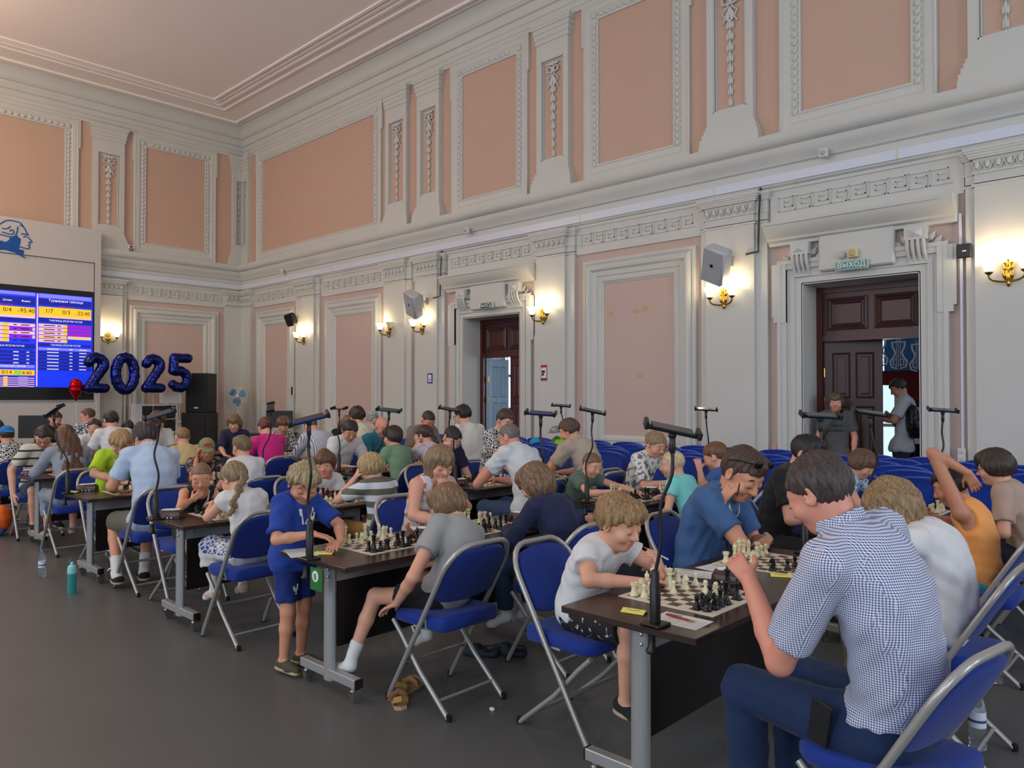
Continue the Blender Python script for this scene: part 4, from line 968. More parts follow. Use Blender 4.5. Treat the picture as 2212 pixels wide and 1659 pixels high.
def person(label, loc, rz, H, S=1.4, hs=None, yaw=0, pitch=20, roll=0, pz=.565, arms=('rest', 'rest'), dT=.62, legs='sit', shirt=None, sleeve=.55, shirt_len='mid', collar=None, pants=None, pant=.75, shoes=None, socks=None, hair=('short', (70, 50, 40)), skin='fair', res=.009, eyes='down', extra=(), stand=False, group='chess players and spectators', neckw=1.0, fat=1.0, lean_back=.05, hemz=None, cull=True):
    NP[0] += 1; seed = NP[0]*13
    o = empty('person', (loc[0], loc[1], 0), rz, label, 'person', group)
    s = S/1.75; hs = (hs or (.150*S if S < 1.45 else .215 + .01*(S-1.45)/.3))*1.09
    H = V3(*H); Mh = head_frame(yaw, pitch, roll); hr, hf, hu = Mh[:, 0], Mh[:, 1], Mh[:, 2]
    P0 = V3(0, 0, pz)
    nd = unit(hu*.5+unit(H-P0)*.6+V3(0, -.12, 0))
    N = H-hu*.30*hs-nd*(.20*hs)-hf*.10*hs
    up = unit(N-P0); rt = V3(1, 0, 0); rt = unit(rt-up*(rt@up)); fw = np.cross(up, rt); Mt = np.stack([rt, fw, up], 1)
    Ln = np.linalg.norm(N-P0); bow = -fw*lean_back
    T = lambda k: P0+(N-P0)*k+bow*math.sin(math.pi*min(1, max(0, k)))
    w = s*fat
    body = Prims(); torso = []
    def tell(c, r): torso.append((c, np.array(r)*w))
    tell(P0+V3(0, -.01, .02), (.168, .125, .115)); tell(T(.30), (.148, .112, max(.12, Ln*.30/w))); tell(T(.62), (.160, .113, max(.13, Ln*.32/w))); tell(T(.82), (.150, .098, .11))
    for c, r in torso: body.ell(c, r, Mt, .05)
    sh = .168*s; Sh = {}
    for sd in (-1, 1):
        q = T(.90)+rt*sd*sh-up*.008; Sh[sd] = q
        body.rc(T(.97), q, .045*s, .058*s, .04)
    nk = H-hu*.22*hs-hf*.08*hs
    body.rc(N-up*.03, nk, .058*s*neckw if S > 1.5 else .30*hs*.82*neckw, .26*hs*neckw, .025)
    # ---- head
    hp = lambda x, y, z: H+hr*x*hs+hf*y*hs+hu*z*hs
    body.ell(hp(0, -.04, .12), V3(.335, .42, .375)*hs, Mh, .02); body.ell(hp(0, .10, -.16), V3(.27, .285, .31)*hs, Mh, .03); body.ell(hp(0, .24, -.38), V3(.13, .12, .11)*hs, Mh, .025)
    body.rc(hp(-.16, .27, .10), hp(.16, .27, .10), .085*hs, .085*hs, .02)
    body.rc(hp(0, .37, .04), hp(0, .455, -.12), .036*hs, .056*hs, .014); body.ell(hp(.045, .41, -.135), V3(.04, .045, .035)*hs, Mh, .008); body.ell(hp(-.045, .41, -.135), V3(.04, .045, .035)*hs, Mh, .008)
    for sd in (-1, 1):
        body.ell(hp(.155*sd, .41, .015), V3(.085, .06, .05)*hs, Mh, .012, True); body.ell(hp(.155*sd, .318, .01), V3(.078, .075, .062)*hs, Mh, .006)
        body.ell(hp(.19*sd, .27, -.14), V3(.10, .09, .09)*hs, Mh, .03)
        Me = Mh @ rotm((0, 0, 1), -22*sd) @ rotm((1, 0, 0), 12)
        body.ell(hp(.355*sd, -.04, -.02), V3(.045, .095, .145)*hs, Me, .008); body.ell(hp(.40*sd, -.005, -.01), V3(.035, .055, .085)*hs, Me, .006, True)
    body.ell(hp(0, .365, -.245), V3(.105, .045, .022)*hs, Mh, .008); body.ell(hp(0, .355, -.295), V3(.09, .045, .026)*hs, Mh, .008); body.ell(hp(0, .42, -.268), V3(.10, .03, .006)*hs, Mh, .006, True)
    # ---- arms
    armg = {}
    aS = .058*s
    for sd, spec in zip((-1, 1), arms):          # left, right
        a = Sh[sd]; ua, fa = .175*S, .150*S
        if isinstance(spec, dict): el, wr, hd, hn, curl = [spec.get(k_) for k_ in ('el', 'wr', 'hd', 'hn', 'curl')]; el = V3(*el); wr = V3(*wr); hd = V3(*hd) if hd else unit(wr-el); hn = V3(*hn) if hn else V3(0, 0, -1); curl = .45 if curl is None else curl
        else:
            tz = .778
            if spec == 'rest': wr = V3(sd*.13, dT-.20, tz+.012); hd = V3(-sd*.75, .66, -.05); hn = V3(0, 0, -1); curl = .35
            elif spec == 'fold': wr = V3(sd*.08, dT-.24, tz+.014+.02*(sd > 0)); hd = V3(-sd*.95, .2, 0); hn = V3(0, 0, -1); curl = .3
            elif spec == 'reach': wr = V3(sd*.10, dT-.02, tz+.10); hd = V3(-sd*.2, .9, -.4); hn = V3(-sd*.3, .1, -1); curl = .5
            elif spec == 'cheek': wr = hp(.36*sd, .14, -.60); hd = unit(hu*.9+hf*.02-hr*sd*.10); hn = -hr*sd; curl = .5
            elif spec == 'chin': wr = hp(.16*sd, .42, -.86); hd = unit(hu*.55-hr*sd*.6); hn = unit(-hf); curl = 1.1
            elif spec == 'temple': wr = hp(.44*sd, .22, -.34); hd = unit(hu*.95-hr*sd*.05); hn = -hr*sd; curl = .6
            elif spec == 'mouth': wr = hp(.30*sd, .52, -.62); hd = unit(hu*.55-hr*sd*.75-hf*.2); hn = unit(-hf-hu*.3); curl = .9
            elif spec == 'lap': wr = V3(sd*.09, .22, pz+.11); hd = V3(-sd*.5, .8, -.2); hn = V3(0, 0, -1); curl = .35
            elif spec == 'seat': wr = V3(sd*.25, .10, pz-.03); hd = V3(0, .9, -.35); hn = V3(0, 0, -1); curl = .3
            elif spec == 'down': wr = a+V3(sd*.05, .04, -(ua+fa)*.98); hd = V3(0, .1, -1); hn = V3(-sd, 0, 0); curl = .35
            elif spec == 'front': wr = V3(sd*.10, .30, H[2]-.42); hd = V3(-sd*.6, .8, -.1); hn = V3(0, 0, -1); curl = .4
            el = None
            if spec in ('cheek', 'chin', 'temple', 'mouth'): el = V3(sd*(.20 if spec != 'chin' else .16), max(dT-.27, .16), .80)
        if el is None:
            v = wr-a; D = np.linalg.norm(v); 
            if D > (ua+fa)*.985: sc_ = D/((ua+fa)*.985); ua *= sc_; fa *= sc_
            x = (ua*ua-fa*fa+D*D)/(2*D); hgt = math.sqrt(max(0, ua*ua-x*x)); pole = V3(sd*.75, -.35, -.75); pole = unit(pole-unit(v)*(pole@unit(v))); el = a+unit(v)*x+pole*hgt
        armg[sd] = (a, el, wr)
        body.rc(a, el, aS, .043*s, .02); body.rc(el, el+(wr-el)*.35, .043*s, .041*s, .012); body.rc(el+(wr-el)*.35, wr, .041*s, .027*s, .015)
        hand(body, wr, hd, hn, sd, curl, max(.78, .42+.58*s)*.98)
    # ---- legs
    legg = {}; th, sn = .245*S, .235*S
    for sd in (-1, 1):
        hp_ = P0+V3(sd*.085*s, .01, -.01)
        sp = legs.get(sd) if isinstance(legs, dict) else None
        if stand: kn = V3(sd*.085*s, .02, pz*.54); an = V3(sd*.09*s, -.01, .075); fd = V3(sd*.15, 1, 0)
        elif sp: kn = V3(*sp[0]); an = V3(*sp[1]); fd = V3(*sp[2])
        else:
            kn = hp_+V3(sd*.055, th*.98, .02); an = V3(kn[0]-sd*.01, kn[1]-.02, max(.075, kn[2]-sn)); fd = V3(sd*.15, 1, -.0 if kn[2]-sn < .08 else -.35)
        legg[sd] = (hp_, kn, an, unit(fd))
        body.rc(hp_, kn, .082*w, .056*s, .03); body.rc(kn, kn+(an-kn)*.35, .056*s, .052*s, .02); body.rc(kn+(an-kn)*.35, an, .052*s, .034*s, .02)
        f = unit(fd); body.rc(an+V3(0, 0, -.012)-f*.02*s, an+f*.12*s+V3(0, 0, -.042*s), .036*s, .026*s, .02); body.rc(an+f*.12*s+V3(0, 0, -.042*s), an+f*.165*s+V3(0, 0, -.05*s), .027*s, .020*s, .02)
    cloths = []
    # ---- shirt
    if shirt:
        P = Prims()
        for i_, (c, r) in enumerate(torso): P.ell(c, r*(1.07 if i_ == 0 else 1.02), Mt, .05)
        zl = {'mid': .0, 'long': -.10, 'dress': -.1}.get(shirt_len, 0)
        for sd in (-1, 1):
            P.rc(T(.97)-up*.01, Sh[sd], .045*s, .060*s, .04)
            a, el, wr = armg[sd]
            if sleeve > 0:
                if sleeve <= 1: P.rc(a, a+(el-a)*sleeve, aS*1.04, (.043+.018*(1-sleeve)+.014)*s, .025, cap=0.0)
                else:
                    P.rc(a, el, aS*1.02, .047*s, .02); P.rc(el, el+(wr-el)*(sleeve-1), .047*s, .036*s, .015, cap=0.0)
        bz = (pz-.075 if not stand else pz-.07) if hemz is None else hemz
        if shirt_len == 'dress':
            for sd in (-1, 1): hp_, kn, an, fd = legg[sd]; P.rc(hp_, kn, .095*s, .085*s, .05); P.rc(kn, kn+(an-kn)*.42, .088*s, .10*s, .05, cap=0.0)
            P.rc(legg[-1][1], legg[1][1], .07*s, .07*s, .05); clips = []
        else:
            clips = [lambda X, Y, Z: (np.float32(bz)-Z)+0*X+0*Y]
            if stand: P.ell(P0+V3(0, 0, -.03), V3(.185, .142, .12)*w, None, .05)
        if sleeve == 0:          # tank top: cut away the shoulder ends
            for sd in (-1, 1):
                q = Sh[sd]+rt*sd*.045*s-up*.03; P.ell(q, V3(.085, .12, .13)*s, Mt, .02, True)
            P.ell(T(1.0)+fw*.06, V3(.075, .07, .085)*s, Mt, .02, True)
        g = Grid(P, max(.0085, res*1.32), .013, clips, wrinkle(.0050, seed))
        r_ = g.mesh(); ob = deci(link('shirt' if shirt_len != 'dress' else 'dress', np_mesh('shirt', *r_, shirt), o), .6); cloths.append(g); shirt_ob = ob
    else: shirt_ob = None
    if collar and shirt_ob:
        P = Prims(); ctr = N+up*.030; ca = unit(nd+up*.4); fr_ = unit(np.cross(ca, rt)); rr = (.066 if S > 1.45 else .058)*max(s, .8)
        for k in range(12):
            t0, t1 = 2*math.pi*k/12, 2*math.pi*(k+1)/12
            if k in (2, 3): pass
            p = lambda t: ctr+rt*math.cos(t)*rr*1.02+fr_*math.sin(t)*rr*.98-ca*.012*math.sin(t)
            P.rc(p(t0), p(t1), .011, .011, .008); P.rc(p(t0)-ca*.018+unit(p(t0)-ctr)*.006, p(t1)-ca*.018+unit(p(t1)-ctr)*.006, .008, .008, .01)
        link('collar', np_mesh('collar', *Grid(P, .006).mesh(), collar), shirt_ob)
    if pants:
        P = Prims(); c, r = torso[0]; P.ell(c, r*1.0, Mt if not stand else None, .04)
        if stand: P.ell(P0+V3(0, -.01, -.02), V3(.165, .125, .13)*w, None, .04)
        clips = []
        for sd in (-1, 1):
            hp_, kn, an, fd = legg[sd]
            if pant <= 1: P.rc(hp_, hp_+(kn-hp_)*pant, .086*w, .076*s, .03, cap=0.0)
            else: P.rc(hp_, kn, .086*w, .062*s, .03); P.rc(kn, kn+(an-kn)*(pant-1), .062*s, .052*s, .02, cap=0.0)
        tz = pz+(.115 if not stand else .0); clips.append(lambda X, Y, Z: (Z-np.float32(tz))+0*X+0*Y)
        g = Grid(P, max(.010, res*1.6), .012, clips, wrinkle(.0040, seed+5)); pant_ob = deci(link('trousers' if pant > 1 else 'shorts', np_mesh('trousers', *g.mesh(), pants), o), .5); cloths.append(g)
    if shoes or socks:
        for sd in (-1, 1):
            hp_, kn, an, f = legg[sd]
            if shoes:
                P = Prims(); b0 = an+V3(0, 0, -.030*s); P.rc(b0-f*.035*s, b0+f*.10*s+V3(0, 0, -.015*s), .040*s, .036*s, .02); P.rc(b0+f*.10*s+V3(0, 0, -.015*s), b0+f*.175*s+V3(0, 0, -.022*s), .036*s, .026*s, .02)
                g = Grid(P, .009 if res < .0085 else .014, .006, [lambda X, Y, Z, q=an[2]: (np.float32(q-.072*s)-Z)+0*X+0*Y]); so = deci(link('shoe', np_mesh('shoe', *g.mesh(), shoes), o), .5); cloths.append(g)
                P2 = Prims(); P2.rc(b0-f*.035*s+V3(0, 0, -.022*s), b0+f*.17*s+V3(0, 0, -.030*s), .041*s, .030*s, .02)
                zz = an[2]-.048*s; g2 = Grid(P2, .010 if res < .0085 else .014, .008, [lambda X, Y, Z, q=zz: (Z-np.float32(q))+0*X+0*Y, lambda X, Y, Z, q=zz-.026: (np.float32(q)-Z)+0*X+0*Y]); r2_ = g2.mesh()
                if r2_: deci(link('shoe_sole', np_mesh('sole', *r2_, M_SOLE), so), .4)
            if socks:
                P = Prims(); P.rc(an+(kn-an)*.28, an, .044*s, .037*s, .01); P.rc(an+V3(0, 0, -.012)-f*.02*s, an+f*.13*s+V3(0, 0, -.042*s), .038*s, .029*s, .02); P.rc(an+f*.12*s+V3(0, 0, -.042*s), an+f*.165*s+V3(0, 0, -.05*s), .029*s, .022*s, .02)
                g = Grid(P, .007, .004, (), wrinkle(.0015, seed)); link('sock', np_mesh('sock', *g.mesh(), socks), o); cloths.append(g)
    # ---- body mesh, hidden skin under the clothes left out
    Vb, Qb = Grid(body, res).mesh()
    bo = deci(link('body', np_mesh('body', Vb, Qb, SK[skin]), o), .40)
    # ---- face
    if eyes:
        wpt = lambda p: Vector(tuple(p))
        RM = Matrix([[Mh[i, j] for j in range(3)] for i in range(3)])
        for sd in (-1, 1):
            if eyes == 'open':
                m = MB(); m.ell(hp(.155*sd, .378, .005), (.058*hs, .022*hs, .024*hs), 10, 6, RM); e = m.build('eye', M_EYEW, bo, None, 60)
                m = MB(); m.ell(hp((.155+.0)*sd+eyes_off(yaw), .394, .004), (.024*hs, .012*hs, .025*hs), 8, 6, RM); m.build('iris', M_IRIS, e, None, 60)
                zl = .03
            else: zl = -.022
            m = MB(); m.tube([hp((.155+x)*sd, .392-.35*abs(x)*abs(x)*6, zl-.10*abs(x) + (.0 if eyes == 'open' else -.012+.12*abs(x))) for x in (-.065, -.035, 0, .035, .065)], .0065*hs, 5); m.build('eyelashes', M_LASH, bo, None, 60)
            m = MB(); m.tube([hp((.155+x)*sd, .362-.9*max(0, x)**1.2*.5, .118+z) for x, z in ((-.075, -.01), (-.03, .012), (.03, .016), (.085, -.012))], [.010*hs, .015*hs, .014*hs, .007*hs], 5); m.build('eyebrow', hairmat(tuple(int(c*.75) for c in hair[1])), bo, None, 60)
        m = MB(); m.ell(hp(0, .372, -.245), (.098*hs, .042*hs, .020*hs), 12, 6, RM); m.ell(hp(0, .366, -.292), (.082*hs, .040*hs, .022*hs), 12, 6, RM); m.build('lips', M_LIP, bo, None, 60)
    # ---- hair
    st, hc = hair[0], hair[1]; hm = hairmat(hc)
    if st != 'bald':
        t = {'buzz': .012, 'short': .045, 'tousle': .075, 'bowl': .07, 'mop': .085, 'bob': .07, 'long': .06, 'pony': .04, 'braid': .045, 'updo': .04, 'balding': .02, 'cap': .03, 'scarf': .06, 'curly': .10, 'quiff': .05}[st]
        P = Prims(); P.ell(hp(0, -.05, .13), V3(.335+t, .42+t*.9, .375+t*1.15)*hs, Mh, .01)
        if st in ('bowl', 'mop', 'bob'): P.ell(hp(0, -.06, -.02), V3(.395+t*.25, .43+t*.3, .33)*hs, Mh, .03)
        if st in ('mop',): P.ell(hp(0, -.12, -.2), V3(.42, .36, .36)*hs, Mh, .04)
        if st in ('bob', 'long'): P.ell(hp(0, -.14, -.30), V3(.40, .32, .42)*hs, Mh, .05)
        if st == 'quiff': P.ell(hp(0, .16, .42), V3(.24, .22, .13)*hs, Mh, .03)
        if st in ('bowl', 'mop', 'bob', 'tousle'): P.ell(hp(0, .22, .30), V3(.30, .21, .17)*hs, Mh, .03)
        if st == 'long':
            q0 = hp(0, -.30, -.35)
            for k in range(5):
                P.ell(q0+(-up*.10*k-fw*(.035+.012*k))*1.0, V3(.115, .05, .09), Mt, .04)
        front = {'bowl': .13, 'mop': .12, 'bob': .10, 'tousle': .20, 'balding': .42, 'scarf': .2, 'curly': .2, 'buzz': .27, 'cap': .20}.get(st, .24)
        side = {'bowl': -.16, 'mop': -.46, 'bob': -.62, 'long': -.5, 'scarf': -.45, 'updo': -.02, 'curly': -.12}.get(st, -.03)
        nape = {'bowl': -.30, 'mop': -.62, 'bob': -.72, 'long': -3, 'scarf': -.55, 'balding': -.25, 'buzz': -.30}.get(st, -.34)
        iM = Mh.T
        def clip(X, Y, Z):
            dx, dy, dz = X-H[0], Y-H[1], Z-H[2]
            y = (iM[1, 0]*dx+iM[1, 1]*dy+iM[1, 2]*dz)/hs; z = (iM[2, 0]*dx+iM[2, 1]*dy+iM[2, 2]*dz)/hs
            # face opening: in front of the ear line the hair must stay above the hairline
            y0 = .10 if st in ('bowl', 'mop', 'bob', 'long') else .02
            line = np.where(y > y0, front+(side-front)*np.clip((.40-y)/(.40-y0), 0, 1)**2.2, np.where(y > -.1, side, nape))
            line = np.where((y <= y0) & (y > -.30), side+(nape-side)*np.clip((y0-y)/(y0+.30), 0, 1), line)
            return (line-z)*hs*.8
        am = {'buzz': .0006, 'curly': .007, 'mop': .0055, 'tousle': .0055, 'scarf': .001, 'cap': .001}.get(st, .0034)
        def strands(x, y, z):
            dx, dy, dz = x-H[0], y-H[1], z-H[2]
            lx = iM[0, 0]*dx+iM[0, 1]*dy+iM[0, 2]*dz; ly = iM[1, 0]*dx+iM[1, 1]*dy+iM[1, 2]*dz; lz = iM[2, 0]*dx+iM[2, 1]*dy+iM[2, 2]*dz
            ph = np.arctan2(lx, ly+.02)
            lump = 0 if st in ('buzz', 'scarf', 'cap', 'balding') else .0055*np.sin(30*lx+seed)*np.sin(27*ly+seed*1.7)*np.sin(31*lz+seed*.6)+.0035*np.sin(55*lx+20*lz+seed)
            return lump+am*(np.sin(ph*17+26*lz+seed)+.7*np.sin(ph*29-40*lz+2*np.sin(30*lx)+seed*2)+.6*np.sin(60*lx+35*lz+seed))*.8
        if st in ('cap', 'scarf'):
            pass
        g = Grid(P, min(res, .007) if res < .008 else res*.9, 0, [clip], strands); r_ = g.mesh()
        if r_: ho = deci(link('hair' if st not in ('scarf',) else 'headscarf', np_mesh('hair', *r_, hm if st != 'scarf' else hair[2]), o), .7)
        if st == 'updo' or st == 'pony' or st == 'braid':
            P = Prims()
            if st == 'updo': P.ell(hp(0, -.46, .12), V3(.17, .12, .16)*hs, Mh, .02)
            else:
                q = hp(.0, -.44, .02 if st == 'pony' else -.10); n_ = 7
                off = hair[2] if len(hair) > 2 else 0
                pts = [q+(-up*.052-fw*.012+rt*off*.02)*k+fw*(-.01 if k < 3 else .0) for k in range(n_)]
                for k in range(n_-1):
                    if st == 'braid':
                        P.ell(pts[k]+rt*(.010 if k % 2 else -.010), V3(.026, .022, .034)*(1-.06*k), Mt, .008)
                        P.ell(pts[k]-rt*(.010 if k % 2 else -.010)-up*.02, V3(.024, .02, .03)*(1-.06*k), Mt, .008)
                    else: P.rc(pts[k], pts[k+1], .03*(1-.09*k), .03*(1-.09*(k+1)), .012)
            link({'updo': 'hair_bun', 'pony': 'ponytail', 'braid': 'braid'}[st], np_mesh('tail', *Grid(P, .007, 0, (), wrinkle(.002, seed)).mesh(), hm), o)
        if st == 'cap':
            P = Prims(); P.ell(hp(0, -.05, .17), V3(.38, .46, .40)*hs, Mh, .01)
            cc = lambda X, Y, Z: (.15-(iM[2, 0]*(X-H[0])+iM[2, 1]*(Y-H[1])+iM[2, 2]*(Z-H[2]))/hs)*hs
            cp = link('cap', np_mesh('cap', *Grid(P, .008, 0, [cc], wrinkle(.0012, seed)).mesh(), hair[2]), o)
            sg = hair[3] if len(hair) > 3 else 1
            P = Prims(); P.ell(hp(0, sg*.52, .17), V3(.30, .26, .035)*hs, Mh @ rotm((1, 0, 0), -12*sg), .01); link('cap_brim', np_mesh('brim', *Grid(P, .007).mesh(), hair[2]), cp)
    # ---- extras worn
    for e in extra:
        if e == 'capbadge':
            m = MB(); m.ell(hp(0, .36, .40), (.20*hs, .06*hs, .085*hs), 10, 6, Matrix([[Mh[i, j] for j in range(3)] for i in range(3)])); m.build('cap_badge', mat('badge_red', (206, 62, 40), .7), cp, None, 60)
        elif e == 'glasses':
            m = MB()
            for sd in (-1, 1):
                m.tube([hp(.165*sd+.11*math.cos(t), .43, .005+.075*math.sin(t)) for t in [k*math.pi/6 for k in range(12)]], .006*hs*1.6, 5, closed=True); m.tube([hp(.275*sd, .42, .02), hp(.36*sd, .2, .03), hp(.385*sd, -.02, .0)], .007*hs*1.4, 5)
            m.tube([hp(-.055, .435, .01), hp(.055, .435, .01)], .007*hs*1.4, 5); m.build('spectacles', M_LENS, o, None, 50)
        elif e == 'sunglasses':
            m = MB()
            for sd in (-1, 1): m.ell(hp(.17*sd, .30, .46), (.12*hs, .05*hs, .09*hs), 10, 6, Matrix([[Mh[i, j] for j in range(3)] for i in range(3)])); m.tube([hp(.29*sd, .25, .45), hp(.40*sd, .0, .34), hp(.40*sd, -.2, .2)], .012*hs, 5)
            m.tube([hp(-.06, .34, .45), hp(.06, .34, .45)], .012*hs, 5); m.build('sunglasses', mat('black_gloss', (14, 14, 16), .1), o, None, 50)
        elif e[0] == 'lanyard':
            m = MB()
            for sd in (-1, 1):
                q = [N+rt*sd*.055*s+up*.028-fw*.02, N+rt*sd*.085*s+fw*.035, T(.80)+fw*.125*w+rt*sd*.05, T(.55)+fw*(.142*w)+rt*sd*.012]; m.tube(q, .0065, 4, sq=(1.3, .4))
            m.build('lanyard', M_PAPER, o)
        elif e[0] in ('text', 'rooster', 'badge'):      # (kind, garment, x, z, size, material[, text])
            gob = shirt_ob if e[1] == 'shirt' else pant_ob; co = np.zeros(len(gob.data.vertices)*3, np.float32); gob.data.vertices.foreach_get('co', co); co = co.reshape(-1, 3)
            w_ = (np.abs(co[:, 0]-e[2]) < .02) & (np.abs(co[:, 2]-e[3]) < .02); yf = co[w_][:, 1].max() if w_.any() else .12
            if e[0] == 'text': link('lettering', text_mesh(e[6], e[4], e[5], .002), gob, (e[2], yf+.006, e[3]), (R(90), 0, R(180)))
            else:
                q = e[4]; m = MB(); m.ell((0, 0, 0), (.30*q, .06*q, .24*q), 8, 6); m.ell((-.22*q, 0, .30*q), (.10*q, .06*q, .26*q), 8, 6); m.ell((.30*q, 0, .22*q), (.14*q, .05*q, .30*q), 8, 6); m.ell((-.26*q, 0, .56*q), (.14*q, .05*q, .09*q), 8, 6)
                m.tube([(0, 0, -.2*q), (0, 0, -.5*q), (-.15*q, 0, -.5*q), (.15*q, 0, -.5*q)], .04*q, 5); m.build('rooster_emblem', e[5], gob, lambda a, c, d: (a+e[2], c+yf+.002, d+e[3]), 60)
        elif e[0] == 'watch':
            a, el, wr = armg[e[1]]; dd = unit(wr-el); c = wr-dd*.025; u_ = unit(np.cross(dd, V3(0, 0, 1))); v_ = np.cross(u_, dd)
            m = MB().mat(M_STEEL); m.tube([c+(u_*math.cos(t)+v_*math.sin(t))*.031*s for t in [k*math.pi/8 for k in range(16)]], .006, 5, closed=True); m.ell(c+v_*.033*s, (.017, .017, .010), 10, 6); m.build('wristwatch', None, o, None, 50)
    return o
def eyes_off(yaw): return 0.0
M_SOLE = mat('pale_sole', (176, 160, 128), .7)
# ================================================================== THE PEOPLE
C_WHITE = cloth('white', (212, 212, 212))
C_SHIRTW = cloth('shirtw', (202, 205, 206))
C_OFFW = cloth('offw', (206, 203, 196))
C_WHITEG = cloth('whiteg', (196, 198, 202))
C_CREAM = cloth('cream', (214, 204, 182))
C_DENIM = cloth('denim', (62, 96, 142))
C_JEAN = cloth('jean', (44, 62, 92))
C_BLK = cloth('blk', (26, 26, 30))
C_NAVY = cloth('navy', (28, 34, 54))
C_NAVYK = cloth('navyk', (30, 34, 66))
C_NAVYB = cloth('navyb', (18, 42, 78))
C_KHAKI = cloth('khaki', (146, 134, 112))
C_ORANGE = cloth('orange', (240, 160, 88))
C_TEAL = cloth('teal', (24, 150, 150))
C_BEIGE = cloth('beige', (178, 152, 136))
C_ROYAL = cloth('royal', (28, 62, 148))
C_ROYALD = cloth('royald', (20, 42, 112))
C_GREY = cloth('grey', (154, 154, 152))
C_GREEN = cloth('green', (88, 106, 92))
C_TURQ = cloth('turq', (122, 206, 200))
C_GREYD = cloth('greyd', (86, 86, 86))
C_BLUET = cloth('bluet', (60, 90, 150))
C_MUSTARD = cloth('mustard', (150, 108, 52))
C_TAUPE = cloth('taupe', (176, 160, 144))
C_LIME = cloth('lime', (176, 214, 42))
C_PALEBLUE = cloth('paleblue', (176, 192, 214))
C_OLIVE = cloth('olive', (96, 94, 78))
C_SAGE = cloth('sage', (118, 148, 116))
C_TEALP = cloth('tealp', (34, 110, 124))
C_TAUPEG = cloth('taupeg', (130, 120, 110))
C_GREYKNIT = cloth('greyknit', (140, 146, 158))
C_YELLOWT = cloth('yellowt', (196, 172, 120))
C_MAGENTA = cloth('magenta', (204, 34, 124))
C_DGREY = cloth('dgrey', (84, 84, 84))
C_DTEAL = cloth('dteal', (34, 50, 56))
C_SLIDE = cloth('slide', (30, 28, 28))
C_VANS = cloth('vans', (70, 66, 44))
C_SOCK = cloth('sock', (214, 214, 212))
C_GREYS = cloth('greys', (150, 150, 148))
C_SPORT = cloth('sport', (40, 38, 38))
C_PINKSH = cloth('pinksh', (206, 170, 160))
C_NAVYSH = cloth('navysh', (34, 44, 70))
C_OLIVESH = cloth('olivesh', (96, 84, 48))
C_CAMO = cloth('camo', (128, 132, 98))
C_CAPBLUE = cloth('capblue', (22, 112, 176))
C_BLKPRINT = patmat('blkprint', 'speck', ((24, 24, 28), (206, 206, 202)), 38, 2)
C_GING = patmat('ging', 'gingham', ((226, 228, 236), (62, 76, 132)), 130, 2)
C_HAWAII = patmat('hawaii', 'motif', ((190, 206, 220), (74, 116, 160)), 26, 2)
C_FLORAL = patmat('floral', 'blotch', ((206, 200, 206), (190, 96, 60)), 16, 2)
C_LEAF = patmat('leaf', 'blotch', ((216, 216, 212), (110, 110, 108)), 20, 2)
C_DRESS = patmat('dress', 'dress', ((210, 206, 202), (58, 82, 146)), 34)
C_STRIPE = patmat('stripe', 'stripe', ((206, 210, 216), (98, 98, 82)), 10.5, 2)
C_DARKPRINT = patmat('darkprint', 'blotch', ((48, 44, 44), (150, 120, 120)), 22, 2)
C_BWTEE = patmat('bwtee', 'motif', ((206, 206, 202), (30, 30, 32)), 34, 2)
C_TIEDYE = patmat('tiedye', 'blotch', ((206, 192, 198), (188, 160, 176)), 12, 2)
C_POLO = patmat('polo', 'thin', ((206, 202, 190), (60, 62, 56)), 11, 2)
C_PIN = patmat('pin', 'thin', ((206, 208, 216), (60, 66, 96)), 44, 0)
C_SCARF = patmat('scarf', 'motif', ((200, 200, 200), (30, 30, 32)), 44, 2)
C_WPRINT = patmat('wprint', 'motif', ((70, 72, 90), (214, 214, 214)), 24, 2)
person('boy in white t-shirt sucking a pen at the nearest table', (17.26, -7.01), R(-90), (0.000, 0.220, 1.030), S=1.42, dT=0.60, hs=.226,pitch=20,yaw=0,arms=(dict(el=(-.22,.27,.80),wr=(-.04,.43,.81),hd=(.12,-.25,.95),hn=(.2,-.95,-.2),curl=.75),dict(el=(.24,.22,.80),wr=(.07,.40,.79),hd=(-.9,.4,0),curl=.5)),shirt=C_WHITE,sleeve=.5,pants=C_BLKPRINT,pant=.95,shoes=C_SLIDE,hair=('tousle',(150,116,76)),res=.0059,eyes='down')
person('man in blue shirt resting his cheek on his hand, sunglasses on his hair', (17.24, -5.79), R(-90), (0.000, 0.260, 1.170), S=1.80, dT=0.62, hs=.275,pitch=34,yaw=-14,roll=-6,arms=('fold','cheek'),shirt=C_DENIM,sleeve=.72,collar=C_DENIM,pants=C_JEAN,pant=1.9,shoes=C_BLK,hair=('quiff',(74,54,46)),skin='tan',res=.0059,extra=('sunglasses',('lanyard',),('watch',-1)),fat=1.06,lean_back=.09)
person('young man in black t-shirt looking down, second block of nearest row', (17.20, -4.69), R(-90), (0.000, 0.240, 1.230), S=1.72, dT=0.66, pitch=26,arms=('rest','fold'),shirt=C_BLK,sleeve=.7,pants=C_BLK,pant=1.9,shoes=C_BLK,hair=('quiff',(28,24,26)),res=.0092)
person('boy in blue tropical shirt behind a gooseneck phone stand', (17.22, -3.58), R(-90), (0.000, 0.220, 1.080), S=1.32, dT=0.64, pitch=30,arms=('rest','rest'),shirt=C_HAWAII,sleeve=.55,pants=C_NAVY,pant=.8,shoes=C_BLK,hair=('bowl',(98,70,54)),res=.0092)
